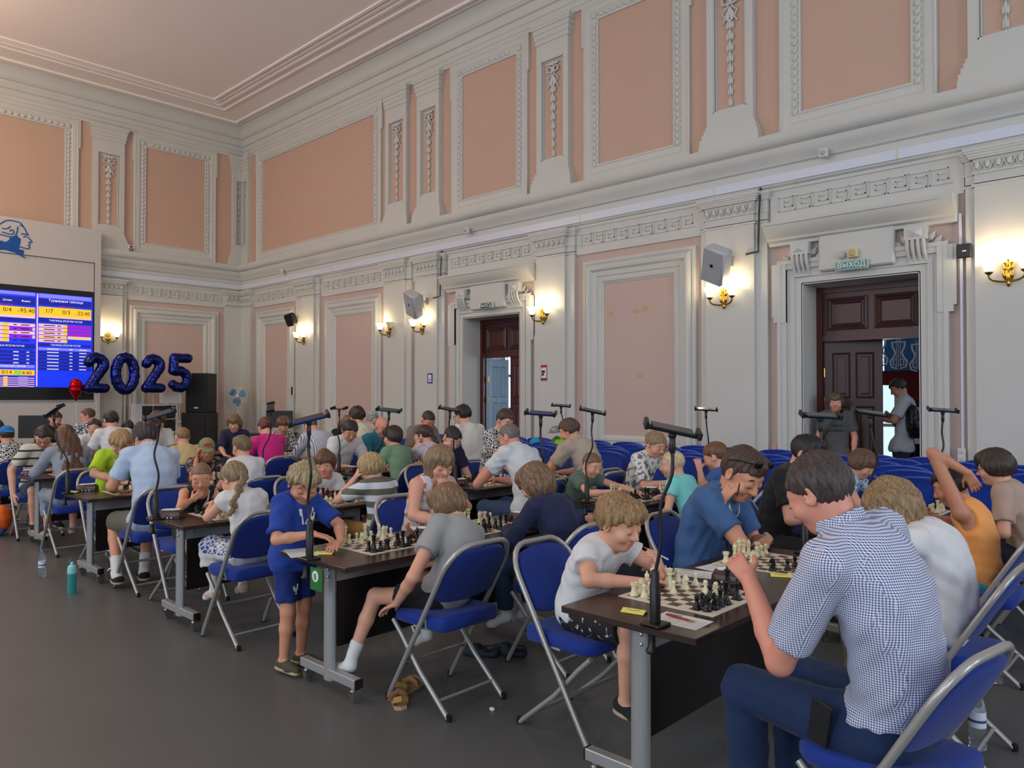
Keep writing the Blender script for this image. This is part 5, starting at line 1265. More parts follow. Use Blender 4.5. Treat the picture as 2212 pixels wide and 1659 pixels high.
person('young man in blue gingham shirt seen from behind at the nearest table', (18.78, -7.34), R(80), (-0.130, 0.160, 1.310), S=1.84, dT=0.92, hs=.225,pitch=30,yaw=4,arms=(dict(el=(-.27,.22,.76),wr=(-.16,.42,.98),hd=(.25,.75,.45),hn=(.6,-.2,-.7),curl=.8),dict(el=(.28,.02,.72),wr=(.22,.20,.56),hd=(-.3,.8,-.3),curl=.4)),shirt=C_GING,sleeve=.78,collar=C_GING,pants=C_NAVYB,pant=1.95,shoes=C_BLK,hair=('short',(66,54,50)),skin='pink',res=.0059,lean_back=.10,eyes='down',fat=1.03,hemz=.60)
person('child with long wavy blond hair and white t-shirt, head bowed', (18.62, -6.05), R(90), (-0.020, 0.200, 1.100), S=1.46, dT=0.76, hs=.222,pitch=46,arms=('fold','fold'),shirt=C_WHITE,sleeve=.6,pants=C_KHAKI,pant=1.9,shoes=C_BEIGE,hair=('mop',(146,118,82)),res=.0069,lean_back=.10)
person('boy in orange tank top with an arm over his head', (18.50, -4.77), R(90), (-0.000, 0.140, 1.080), S=1.38, dT=0.64, hs=.205,pitch=24,yaw=10,arms=(dict(el=(-.15,.20,1.29),wr=(-.09,.03,1.18),hd=(.35,-.35,-.85),hn=(.8,.3,0),curl=.4),dict(el=(.20,.14,.82),wr=(.03,.27,.88),hd=(-.9,.2,.1),hn=(0,-1,0),curl=1.0)),shirt=C_ORANGE,sleeve=0,pants=C_TEAL,pant=.7,shoes=C_BEIGE,hair=('short',(34,28,26)),skin='dark',res=.0069)
person('boy with glasses in beige t-shirt at the right edge', (18.60, -3.88), R(90), (-0.000, 0.180, 1.140), S=1.55, dT=0.74, pitch=12,yaw=0,arms=('lap','lap'),shirt=C_BEIGE,sleeve=.75,pants=C_NAVY,pant=1.9,shoes=C_BLK,hair=('bowl',(58,42,34)),res=.0069,extra=('glasses',),eyes='open')
person('boy in blue football kit standing at the card-marked table', (15.52, -7.59), R(-78), (0, 0.080, 1.120), S=1.30, stand=True, pz=0.676, hs=.208,pitch=34,yaw=-28,arms=(dict(el=(-.17,.20,.86),wr=(-.02,.36,.80),hd=(.8,.3,-.1),curl=.3),dict(el=(.22,.10,.82),wr=(.10,.27,.85),hd=(-.4,.8,-.2),curl=.35)),shirt=C_ROYAL,sleeve=.85,pants=C_ROYALD,pant=.80,shoes=C_VANS,hair=('tousle',(168,146,110)),skin='tan',res=.0059,extra=(('lanyard',),('rooster','shirt',-.075,.90,.055,M_PAPER),('rooster','pants',.06,.50,.05,M_PAPER)),eyes='down')
person('girl with highlighted bangs and floral off-shoulder top', (15.35, -6.46), R(-90), (0.000, 0.200, 1.160), S=1.55, dT=0.62, hs=.215,pitch=22,yaw=-14,arms=(dict(el=(-.24,.22,.83),wr=(-.04,.26,.96),hd=(.6,.1,.7),hn=(0,-1,0),curl=1.0),dict(el=(.24,.20,.82),wr=(.12,.38,.79),hd=(-.4,.9,-.1),curl=.7)),shirt=C_FLORAL,sleeve=0,pants=C_JEAN,pant=1.9,shoes=C_BEIGE,hair=('bob',(140,114,86)),res=.0069)
person('boy in grey t-shirt with one white sock stretched out, seen from behind', (16.49, -7.24), R(90), (0.140, 0.140, 1.010), S=1.36, dT=0.52, hs=.210,pitch=30,yaw=8,arms=(dict(el=(-.26,-.04,.70),wr=(-.24,.12,.53),hd=(-.1,.8,-.4),curl=.3),'lap'),legs={-1:((-.20,.36,.52),(-.33,.42,.165),(-.1,1,-.15)),1:((.12,.33,.58),(.12,.30,.25),(.1,1,-.3))},shirt=C_GREY,sleeve=.55,pants=C_BLK,pant=.6,socks=C_SOCK,hair=('bowl',(126,96,64)),res=.0069,lean_back=.07)
person('child with shaggy brown hair in navy jumper, seen from behind', (16.57, -6.39), R(90), (-0.000, 0.180, 1.080), S=1.42, dT=0.60, hs=.212,pitch=34,yaw=14,arms=('fold','rest'),shirt=C_NAVYK,sleeve=1.8,pants=C_JEAN,pant=1.9,shoes=None,socks=C_SOCK,hair=('mop',(122,94,66)),res=.0069,lean_back=.08)
person('small boy in green polo reaching across the board', (15.27, -4.60), R(-90), (0.000, 0.200, 1.020), S=1.22, dT=0.70, hs=.195,pitch=24,yaw=-4,arms=(dict(el=(-.20,.30,.83),wr=(-.12,.62,.80),hd=(0,1,-.1),curl=.4),'fold'),shirt=C_GREEN,sleeve=.55,collar=C_GREEN,pants=C_JEAN,pant=.8,shoes=C_BLK,hair=('buzz',(120,90,62)),res=.0092)
person('girl in white and grey leaf print t-shirt with braided hair', (15.29, -3.64), R(-90), (0.000, 0.230, 1.160), S=1.62, dT=0.68, pitch=28,yaw=-8,arms=('temple','fold'),shirt=C_LEAF,sleeve=.85,pants=C_BLK,pant=1.9,shoes=C_BLK,hair=('updo',(150,124,92)),res=.0092,extra=(('lanyard',),('text','shirt',0,.87,.06,M_BLACK,'ere?')))
person('small blond boy with shaved head in turquoise t-shirt', (16.51, -4.65), R(90), (-0.000, 0.180, 1.080), S=1.22, dT=0.54, hs=.20,pitch=10,yaw=30,arms=('lap','fold'),shirt=C_TURQ,sleeve=.5,pants=C_GREYD,pant=.75,shoes=C_BLK,hair=('buzz',(206,182,140)),res=.0092,eyes='open')
person('red-brown haired boy half hidden behind the man in blue', (16.59, -4.06), R(90), (-0.000, 0.200, 1.110), S=1.42, dT=0.62, pitch=24,yaw=12,arms=(dict(el=(-.2,.2,.86),wr=(-.20,.24,1.02),hd=(.3,.3,.6),hn=(0,0,-1),curl=.9),'fold'),shirt=C_BLUET,sleeve=.6,pants=C_NAVY,pant=.8,shoes=C_BLK,hair=('short',(112,76,52)),res=.0106)
person('small boy in black tank top with his fist at his mouth', (13.56, -7.37), R(-90), (0.000, 0.220, 1.000), S=1.18, dT=0.58, hs=.20,pitch=20,yaw=-26,arms=('rest','mouth'),shirt=C_BLK,sleeve=0,pants=C_BLK,pant=.8,shoes=C_SPORT,socks=C_GREYS,hair=('buzz',(132,100,70)),skin='tan',res=.0083,extra=(('lanyard',),))
person('girl with a braid in white and blue dress moving a piece', (14.72, -7.46), R(90), (-0.000, 0.220, 1.050), S=1.24, dT=0.58, hs=.205,pitch=34,yaw=12,arms=(dict(el=(-.18,.24,.80),wr=(-.02,.50,.86),hd=(.1,1,-.2),hn=(0,0,-1),curl=.4),'rest'),shirt=C_DRESS,sleeve=.25,shirt_len='dress',shoes=C_PINKSH,socks=C_SOCK,hair=('braid',(140,116,84),-1.5),res=.0083)
person('chubby boy in white t-shirt looking towards the viewer', (13.56, -6.26), R(-90), (0.000, 0.220, 1.030), S=1.34, dT=0.58, hs=.212,pitch=8,yaw=-42,roll=6,arms=('fold','fold'),shirt=C_WHITE,sleeve=.65,pants=C_GREYD,pant=.8,shoes=C_BLK,hair=('bowl',(104,72,48)),skin='pink',res=.0092,eyes='open',fat=1.12)
person('blond boy in grey and white striped t-shirt leaning on his fist', (14.70, -6.33), R(90), (-0.000, 0.140, 1.050), S=1.30, dT=0.56, hs=.205,pitch=22,yaw=10,arms=(dict(el=(-.22,.28,.80),wr=(-.10,.21,.98),hd=(.3,-.2,.8),hn=(.9,-.3,0),curl=1.1),'fold'),shirt=C_STRIPE,sleeve=.7,pants=C_MUSTARD,pant=1.3,shoes=C_BLK,hair=('bowl',(176,148,102)),skin='fair',res=.0083)
person('dark-haired woman in navy t-shirt leaning on her hand', (13.50, -4.71), R(-90), (0.000, 0.240, 1.190), S=1.66, dT=0.64, pitch=34,yaw=-16,roll=-6,arms=('fold','cheek'),shirt=C_NAVYK,sleeve=.6,pants=C_BLK,pant=1.9,shoes=C_BLK,hair=('pony',(42,32,36)),res=.0097)
person('grey-haired man in white short-sleeved shirt, chin on hand', (14.90, -4.80), R(90), (0.050, 0.300, 1.240), S=1.78, dT=0.76, pitch=22,yaw=14,arms=(dict(el=(-.22,.46,.80),wr=(-.12,.36,1.02),hd=(.3,-.1,.9),hn=(.7,-.5,0),curl=.7),'fold'),shirt=C_SHIRTW,sleeve=.52,collar=C_SHIRTW,pants=C_JEAN,pant=1.9,shoes=C_BLK,hair=('buzz',(118,106,100)),skin='pink',res=.0083,lean_back=.09,fat=1.08)
person('boy in black and white lettered t-shirt beyond the grey-haired man', (13.48, -3.88), R(-90), (0.000, 0.220, 1.360), S=1.60, dT=0.66, pitch=30,arms=('fold','rest'),shirt=C_BWTEE,sleeve=.9,pants=C_BLK,pant=1.9,shoes=C_BLK,hair=('short',(74,52,42)),res=.0121)
person('young man in beige polo leaning on his fist, seen from behind', (14.88, -3.84), R(90), (-0.000, 0.280, 1.270), S=1.74, dT=0.74, pitch=26,yaw=16,arms=(dict(el=(-.24,.42,.80),wr=(-.16,.32,1.04),hd=(.25,-.2,.8),hn=(.8,-.4,0),curl=1.1),'fold'),shirt=C_TAUPE,sleeve=.52,collar=C_TAUPE,pants=C_GREYD,pant=1.9,shoes=C_BLK,hair=('short',(84,60,46)),skin='tan',res=.0083,lean_back=.09)
person('boy in lime green t-shirt leaning over the board', (11.60, -7.29), R(-90), (0.000, 0.260, 1.180), S=1.56, dT=0.60, hs=.215,pitch=38,yaw=-22,arms=('fold',dict(el=(.22,.22,.90),wr=(.02,.46,.82),hd=(-.7,.7,-.1),curl=.4)),shirt=C_LIME,sleeve=.8,pants=C_GREYD,pant=.85,shoes=C_NAVYSH,socks=C_GREYS,hair=('tousle',(178,144,96)),res=.0083,extra=(('lanyard',),),lean_back=.09)
person('man in pale blue polo shirt seen from behind, legs crossed back', (12.90, -7.40), R(90), (0.050, 0.280, 1.270), S=1.76, dT=0.70, pitch=28,yaw=6,arms=('rest','rest'),legs={-1:((-.16,.42,.54),(-.22,.16,.12),(0,1,.4)),1:((.14,.42,.54),(.02,.22,.10),(.2,1,.1))},shirt=C_PALEBLUE,sleeve=.72,collar=C_PALEBLUE,pants=C_OLIVE,pant=.95,shoes=C_BLK,socks=C_SOCK,hair=('tousle',(58,42,40)),skin='tan',res=.0083,lean_back=.09,fat=1.06)
person('boy in camouflage cap with red badge', (11.60, -6.42), R(-90), (0.000, 0.200, 1.070), S=1.34, dT=0.60, pitch=16,yaw=-20,arms=('rest','temple'),shirt=C_DARKPRINT,sleeve=.7,pants=C_BLK,pant=.8,shoes=C_BLK,hair=('cap',(34,28,26),C_CAMO),skin='tan',res=.0106,extra=('capbadge',),eyes='down')
person('boy with spiky fair hair in white t-shirt, seen from behind', (12.80, -6.45), R(90), (-0.000, 0.180, 1.130), S=1.36, dT=0.60, pitch=14,arms=('fold','fold'),shirt=C_WHITE,sleeve=.6,pants=C_NAVY,pant=.8,shoes=C_BLK,hair=('quiff',(128,104,78)),res=.0106)
person('young man in white t-shirt hunched over the far board', (11.56, -4.66), R(-90), (0.000, 0.280, 1.210), S=1.74, dT=0.64, pitch=34,yaw=-18,arms=('rest','rest'),shirt=C_WHITE,sleeve=.75,pants=C_GREYD,pant=.9,shoes=C_BLK,hair=('short',(48,38,34)),skin='tan',res=.0106,fat=1.05,lean_back=.09)
person('boy with dark hair in sage green t-shirt, profile', (12.80, -4.62), R(90), (-0.000, 0.180, 1.160), S=1.44, dT=0.60, pitch=4,yaw=30,arms=('fold','fold'),shirt=C_SAGE,sleeve=.6,pants=C_GREYD,pant=.8,shoes=C_BLK,hair=('bowl',(62,38,30)),res=.0106,eyes='open')
person('bald man in teal polo shirt resting on his hands', (11.54, -4.12), R(-90), (0.000, 0.220, 1.240), S=1.76, dT=0.66, pitch=26,yaw=-6,arms=('cheek','fold'),shirt=C_TEALP,sleeve=.75,collar=C_TEALP,pants=C_JEAN,pant=1.9,shoes=C_BLK,hair=('bald',(70,50,40)),skin='pink',res=.0121)
person('girl with a long braid in pink tie-dye shirt, head on hand', (12.82, -4.14), R(90), (-0.000, 0.200, 1.160), S=1.56, dT=0.62, pitch=24,yaw=10,arms=('temple','fold'),shirt=C_TIEDYE,sleeve=.9,pants=C_JEAN,pant=1.9,shoes=C_BEIGE,hair=('braid',(70,46,36),1.0),res=.0121)
person('man in grey t-shirt bending over the last board of the row', (11.58, -3.44), R(-90), (0.000, 0.280, 1.310), S=1.76, dT=0.62, pitch=40,yaw=-10,arms=('rest','rest'),shirt=C_TAUPEG,sleeve=.75,pants=C_JEAN,pant=1.9,shoes=C_BLK,hair=('buzz',(58,42,36)),skin='tan',res=.0121,lean_back=.1)
person('dark-haired young man in off-white t-shirt, seen from behind near the door', (12.96, -3.59), R(90), (-0.000, 0.260, 1.390), S=1.78, dT=0.76, pitch=18,arms=('rest','rest'),shirt=C_OFFW,sleeve=.75,pants=C_BLK,pant=1.9,shoes=C_BLK,hair=('quiff',(34,28,28)),res=.0121,extra=('glasses',),lean_back=.09)
person('boy with glasses in striped polo shirt', (9.50, -7.39), R(-90), (0.000, 0.260, 1.160), S=1.56, dT=0.60, pitch=34,yaw=-18,arms=('fold',dict(el=(.26,.06,.78),wr=(.26,.16,.52),hd=(0,.5,-.8),hn=(-1,0,0),curl=.3)),shirt=C_POLO,sleeve=.7,collar=C_OFFW,pants=C_JEAN,pant=.95,shoes=C_BLK,hair=('short',(50,36,32)),res=.0112,extra=('glasses',))
person('girl with long brown hair in grey jumper, seen from behind', (10.74, -7.38), R(90), (-0.000, 0.240, 1.190), S=1.60, dT=0.64, pitch=22,arms=(dict(el=(-.26,.30,.82),wr=(-.12,.30,1.02),hd=(.3,-.2,.8),hn=(.8,-.4,0),curl=.6),'fold'),shirt=C_GREYKNIT,sleeve=1.4,pants=C_GREYKNIT,pant=1.6,shoes=C_BEIGE,hair=('long',(92,62,46)),res=.0106)
person('boy hiding his eyes behind his hand, holding a white piece', (9.48, -6.10), R(-90), (0.000, 0.220, 1.310), S=1.62, dT=0.62, pitch=30,yaw=-14,arms=('fold','temple'),shirt=C_OFFW,sleeve=.6,pants=C_GREYD,pant=1.9,shoes=C_BLK,hair=('bowl',(70,50,40)),res=.0126,extra=(('watch',1),))
person('boy with cropped fair hair in yellow t-shirt, seen from behind', (10.72, -6.13), R(90), (-0.000, 0.200, 1.140), S=1.42, dT=0.62, pitch=12,arms=('fold','fold'),shirt=C_YELLOWT,sleeve=.6,pants=C_NAVY,pant=.8,shoes=C_BLK,hair=('buzz',(146,110,76)),res=.0121)
person('woman in magenta jacket with red hair clipped up, seen from behind', (10.76, -5.10), R(90), (-0.000, 0.160, 1.230), S=1.66, dT=0.66, pitch=20,arms=('rest','rest'),shirt=C_MAGENTA,sleeve=1.7,pants=C_BLK,pant=1.9,shoes=C_BLK,hair=('updo',(96,44,36)),res=.0121)
person('boy in black t-shirt facing the woman in magenta', (9.48, -4.33), R(-90), (0.000, 0.220, 1.210), S=1.46, dT=0.62, pitch=22,yaw=-30,arms=('fold','fold'),shirt=C_BWTEE,sleeve=.7,pants=C_BLK,pant=1.9,shoes=C_BLK,hair=('bowl',(108,76,52)),res=.0126)
person('man in navy striped shirt bent forward, seen from behind', (10.82, -4.37), R(90), (-0.000, 0.320, 1.210), S=1.78, dT=0.72, pitch=38,arms=('rest','rest'),shirt=C_PIN,sleeve=1.6,pants=C_NAVY,pant=1.9,shoes=C_BLK,hair=('buzz',(108,78,56)),res=.0121,lean_back=.1)
person('woman with long straight blond-brown hair looking down', (9.46, -3.21), R(-90), (0.000, 0.220, 1.200), S=1.66, dT=0.64, pitch=36,yaw=-8,arms=('fold','cheek'),shirt=C_BLK,sleeve=.6,pants=C_BLK,pant=1.9,shoes=C_BLK,hair=('long',(122,92,62)),res=.0126)
person('curly-haired person in cream t-shirt, seen from behind by the wall', (10.78, -3.65), R(90), (-0.000, 0.240, 1.340), S=1.72, dT=0.68, pitch=14,arms=('rest','rest'),shirt=C_CREAM,sleeve=.7,pants=C_GREYD,pant=1.9,shoes=C_BLK,hair=('curly',(62,42,34)),res=.0126)
person('woman in black and white patterned headscarf', (8.67, -2.04), R(-60), (0, 0.030, 1.230), S=1.62, pitch=10,arms=('lap','lap'),shirt=C_BLK,sleeve=1.8,pants=C_BLK,pant=1.9,shoes=C_BLK,hair=('scarf',(40,36,36),C_SCARF),res=.0126)
person('teenage boy in pale buttoned shirt staring past the viewer', (7.55, -6.21), R(-90), (0.000, 0.200, 1.170), S=1.66, dT=0.60, pitch=4,yaw=-34,arms=('rest','rest'),shirt=C_SHIRTW,sleeve=.7,collar=C_SHIRTW,pants=C_NAVY,pant=1.9,shoes=C_BLK,hair=('short',(64,48,42)),res=.0121,eyes='open')
person('young man with dark hair in white t-shirt, back to the viewer, far left', (8.85, -6.28), R(90), (-0.000, 0.240, 1.300), S=1.74, dT=0.70, pitch=16,arms=('rest','rest'),shirt=C_WHITE,sleeve=.7,pants=C_JEAN,pant=1.9,shoes=C_BLK,hair=('short',(52,38,34)),res=.0126)
person('dark-haired person hidden behind the lime t-shirt boy', (6.90, -5.38), R(90), (-0.000, 0.200, 1.110), S=1.56, dT=0.70, pitch=20,arms=('fold','fold'),shirt=C_NAVYK,sleeve=.7,pants=C_BLK,pant=1.9,shoes=C_BLK,hair=('short',(40,32,32)),res=.0126)
person('child in a backwards blue cap and black and white lettered hoodie', (8.73, -7.47), R(90), (-0.000, 0.180, 1.140), S=1.36, dT=0.58, pitch=8,arms=('fold','fold'),shirt=C_BWTEE,sleeve=1.5,pants=C_BWTEE,pant=1.8,shoes=C_OLIVESH,hair=('cap',(60,44,36),C_CAPBLUE,-1),skin='tan',res=.0112)
person('dark-haired man in black at the far left, behind the striped polo', (5.58, -6.16), R(-90), (0.000, 0.180, 1.260), S=1.70, dT=0.62, pitch=20,arms=('rest','rest'),shirt=C_BLK,sleeve=1.6,pants=C_BLK,pant=1.9,shoes=C_BLK,hair=('short',(58,40,34)),res=.0126)
person('balding man in white patterned shirt at the back left', (6.86, -5.95), R(90), (-0.000, 0.220, 1.310), S=1.78, dT=0.66, pitch=22,yaw=60,arms=('rest','rest'),shirt=C_WPRINT,sleeve=.7,pants=C_GREYD,pant=1.9,shoes=C_BLK,hair=('balding',(86,62,48)),skin='pink',res=.0126)
person('dark-haired person cut off by the left edge of the picture', (6.30, -7.12), R(-80), (0, 0.100, 1.150), S=1.60, pitch=20,arms=('rest','rest'),shirt=C_BLK,sleeve=.7,pants=C_BLK,pant=1.9,shoes=C_BLK,hair=('short',(52,36,32)),res=.0126)
person('boy with tousled brown hair standing in a dark navy sweater', (9.52, -4.98), R(-120), (0, 0.030, 1.250), S=1.38, stand=True, pz=0.718, hs=.205,pitch=18,yaw=-8,arms=('front','front'),shirt=C_NAVYK,sleeve=.95,pants=C_BLK,pant=1.9,shoes=C_BLK,hair=('mop',(124,96,66)),res=.0112,extra=(('text','shirt',0,.98,.05,M_PAPER,'S'),))
person('woman in grey t-shirt with crossbody bag standing in the doorway', (15.84, 0.21), R(-165), (0, 0.030, 1.550), S=1.62, stand=True, pz=0.842, pitch=4,yaw=0,arms=('down','down'),shirt=C_DGREY,sleeve=.7,pants=C_NAVY,pant=1.9,shoes=C_BLK,hair=('bowl',(96,78,62)),skin='pink',res=.0121,eyes='open',extra=(('text','shirt',0,1.24,.05,M_BLACK,'CREATE'),('text','shirt',0,1.18,.05,M_BLACK,'YOURSELF')))
person('man in white t-shirt with black backpack reading his phone in the lobby', (16.28, 1.41), R(108), (0, 0.030, 1.740), S=1.78, stand=True, pz=0.926, pitch=30,arms=('front','front'),shirt=C_WHITEG,sleeve=.8,pants=C_DTEAL,pant=1.9,shoes=C_BLK,hair=('short',(50,46,46)),skin='tan',res=.0121)
person('person glimpsed beyond the half-open left door', (8.90, 1.25), R(180), (0, 0.030, 1.200), S=1.50, stand=True, pz=0.780, pitch=10,arms=('down','down'),shirt=C_BLK,sleeve=.7,pants=C_BLK,pant=1.9,shoes=C_BLK,hair=('short',(60,40,34)),skin='pink',res=.011)
# a chair for every seated player
place_chair(17.26, -7.01, R(-90), 'blue folding chair of the boy in white t-shirt sucking a pen at the nearest table')
place_chair(17.24, -5.79, R(-90), 'blue folding chair of the man in blue shirt resting his cheek on his hand')
place_chair(17.20, -4.69, R(-90), 'blue folding chair of the young man in black t-shirt looking down')
place_chair(17.22, -3.58, R(-90), 'blue folding chair of the boy in blue tropical shirt behind a gooseneck phone stand')
place_chair(18.78, -7.34, R(80), 'blue folding chair of the young man in blue gingham shirt seen from')
place_chair(18.62, -6.05, R(90), 'blue folding chair of the child with long wavy blond hair and white t-shirt')
place_chair(18.50, -4.77, R(90), 'blue folding chair of the boy in orange tank top with an arm over his head')
place_chair(18.60, -3.88, R(90), 'blue folding chair of the boy with glasses in beige t-shirt at the right edge')
place_chair(15.35, -6.46, R(-90), 'blue folding chair of the girl with highlighted bangs and floral off-shoulder top')
place_chair(16.49, -7.24, R(90), 'blue folding chair of the boy in grey t-shirt with one white sock stretched')
place_chair(16.57, -6.39, R(90), 'blue folding chair of the child with shaggy brown hair in navy jumper')
place_chair(15.27, -4.60, R(-90), 'blue folding chair of the small boy in green polo reaching across the board')
place_chair(15.29, -3.64, R(-90), 'blue folding chair of the girl in white and grey leaf print t-shirt with braided hair')
place_chair(16.51, -4.65, R(90), 'blue folding chair of the small blond boy with shaved head in turquoise t-shirt')
place_chair(16.59, -4.06, R(90), 'blue folding chair of the red-brown haired boy half hidden behind the man in blue')
place_chair(13.56, -7.37, R(-90), 'blue folding chair of the small boy in black tank top with his fist')
place_chair(14.72, -7.46, R(90), 'blue folding chair of the girl with a braid in white and blue dress moving')
place_chair(13.56, -6.26, R(-90), 'blue folding chair of the chubby boy in white t-shirt looking towards the viewer')
place_chair(14.70, -6.33, R(90), 'blue folding chair of the blond boy in grey and white striped t-shirt leaning')
place_chair(13.50, -4.71, R(-90), 'blue folding chair of the dark-haired woman in navy t-shirt leaning on her hand')
place_chair(14.90, -4.80, R(90), 'blue folding chair of the grey-haired man in white short-sleeved shirt')
place_chair(13.48, -3.88, R(-90), 'blue folding chair of the boy in black and white lettered t-shirt beyond the grey-haired man')
place_chair(14.88, -3.84, R(90), 'blue folding chair of the young man in beige polo leaning on his fist')
place_chair(11.60, -7.29, R(-90), 'blue folding chair of the boy in lime green t-shirt leaning over the board')
place_chair(12.90, -7.40, R(90), 'blue folding chair of the man in pale blue polo shirt seen from')
place_chair(11.60, -6.42, R(-90), 'blue folding chair of the boy in camouflage cap with red badge')
place_chair(12.80, -6.45, R(90), 'blue folding chair of the boy with spiky fair hair in white t-shirt')
place_chair(11.56, -4.66, R(-90), 'blue folding chair of the young man in white t-shirt hunched over the far board')
place_chair(12.80, -4.62, R(90), 'blue folding chair of the boy with dark hair in sage green t-shirt')
place_chair(11.54, -4.12, R(-90), 'blue folding chair of the bald man in teal polo shirt resting on his hands')
place_chair(12.82, -4.14, R(90), 'blue folding chair of the girl with a long braid in pink tie-dye shirt')
place_chair(11.58, -3.44, R(-90), 'blue folding chair of the man in grey t-shirt bending over the last board')
place_chair(12.96, -3.59, R(90), 'blue folding chair of the dark-haired young man in off-white t-shirt')
place_chair(9.50, -7.39, R(-90), 'blue folding chair of the boy with glasses in striped polo shirt')
place_chair(10.74, -7.38, R(90), 'blue folding chair of the girl with long brown hair in grey jumper')
place_chair(9.48, -6.10, R(-90), 'blue folding chair of the boy hiding his eyes behind his hand')
place_chair(10.72, -6.13, R(90), 'blue folding chair of the boy with cropped fair hair in yellow t-shirt')
place_chair(10.76, -5.10, R(90), 'blue folding chair of the woman in magenta jacket with red hair clipped up')
place_chair(9.48, -4.33, R(-90), 'blue folding chair of the boy in black t-shirt facing the woman in magenta')
place_chair(10.82, -4.37, R(90), 'blue folding chair of the man in navy striped shirt bent forward')
place_chair(9.46, -3.21, R(-90), 'blue folding chair of the woman with long straight blond-brown hair looking down')
place_chair(10.78, -3.65, R(90), 'blue folding chair of the curly-haired person in cream t-shirt')
place_chair(8.67, -2.04, R(-60), 'blue folding chair of the woman in black and white patterned headscarf')
place_chair(7.55, -6.21, R(-90), 'blue folding chair of the teenage boy in pale buttoned shirt staring past the viewer')
place_chair(8.85, -6.28, R(90), 'blue folding chair of the young man with dark hair in white t-shirt')
place_chair(6.90, -5.38, R(90), 'blue folding chair of the dark-haired person hidden behind the lime t-shirt boy')
place_chair(8.73, -7.47, R(90), 'blue folding chair of the child in a backwards blue cap and black and white lettered')
place_chair(5.58, -6.16, R(-90), 'blue folding chair of the dark-haired man in black at the far left')
place_chair(6.86, -5.95, R(90), 'blue folding chair of the balding man in white patterned shirt at the back left')
place_chair(6.30, -7.12, R(-80), 'blue folding chair of the dark-haired person cut off by the left edge of the picture')
# ================================================================== CHESS SETS
PS = 1.10      # piece scale
def piece_meshes():
    pr = {}
    base = [(.0, 0), (.0185, 0), (.0195, .003), (.0185, .007), (.0165, .010), (.0155, .013)]
    pr['pawn'] = [(r*.82, z*.9) for r, z in base] + [(.009, .018), (.0068, .027), (.0065, .031), (.0105, .033), (.0065, .035), (.0085, .039), (.0098, .044), (.0085, .049), (.004, .0525), (.0, .053)]
    pr['rook'] = base + [(.0125, .017), (.0112, .030), (.0115, .038), (.0155, .041), (.0155, .053), (.0125, .053), (.0125, .048), (.0, .048)]
    pr['bishop'] = base + [(.0105, .018), (.0078, .036), (.0072, .046), (.012, .049), (.0072, .052), (.0098, .058), (.0105, .064), (.007, .072), (.0025, .076), (.0042, .079), (.0025, .082), (.0, .083)]
    pr['queen'] = [(r*1.12, z) for r, z in base] + [(.0115, .020), (.0082, .042), (.0078, .056), (.0135, .060), (.0085, .063), (.0095, .070), (.0148, .083), (.0125, .084), (.006, .082), (.0045, .086), (.0, .089)]
    pr['king'] = [(r*1.15, z) for r, z in base] + [(.0122, .020), (.0088, .044), (.0082, .060), (.0142, .064), (.009, .067), (.0102, .074), (.0142, .084), (.012, .087), (.006, .090), (.0, .091)]
    res = {}
    for col, m_ in (('w', M_IVORY), ('b', M_EBONY)):
        for nm, p in pr.items():
            m = MB(); m.lathe([(r*PS, z*PS) for r, z in p], 14)
            if nm == 'king': m.box(-.002*PS, .002*PS, -.002*PS, .002*PS, .088*PS, .103*PS); m.box(-.006*PS, .006*PS, -.002*PS, .002*PS, .094*PS, .098*PS)
            res[col+nm[0].upper() if nm != 'knight' else 'N'] = m.mesh(nm, m_, None, 40)
        m = MB(); m.lathe([(r*PS, z*PS) for r, z in base + [(.011, .016), (.0, .017)]], 14)
        hd = [(-.011, .014), (.011, .014), (.010, .024), (.004, .034), (.006, .038), (.014, .036), (.016, .041), (.012, .048), (.005, .056), (.002, .061), (-.002, .056), (-.008, .050), (-.012, .040), (-.013, .028)]
        n = len(hd); v = []
        for y, s_ in ((-.008, .8), (-.004, 1), (.004, 1), (.008, .8)): v += [(x*s_*PS, y*PS, (.014+(z-.014)*(.97 if s_ < 1 else 1))*PS) for x, z in hd]
        f = [tuple(range(n))[::-1], tuple(range(3*n, 4*n))] + [(j*n+i, j*n+(i+1) % n, (j+1)*n+(i+1) % n, (j+1)*n+i) for j in range(3) for i in range(n)]
        m.add(v, f); res[col+'N'] = m.mesh('knight', m_, None, 35)
    return res
PM = piece_meshes()
PNAME = {'P': 'pawn', 'R': 'rook', 'N': 'knight', 'B': 'bishop', 'Q': 'queen', 'K': 'king'}
SQ = .051
def board_mesh():
    m = MB().mat(M_MATLIGHT); h = SQ*4+.028; m.cbox(-h, h, -h, h, 0, .003, .001)
    for i in range(8):
        for j in range(8):
            if (i+j) % 2 == 0:
                m.mat(M_MATDARK); x, y = (i-4)*SQ, (j-4)*SQ; m.box(x+.0006, x+SQ-.0006, y+.0006, y+SQ-.0006, .003, .0034)
    return m.mesh('chess_mat')
ME_BOARD = board_mesh()
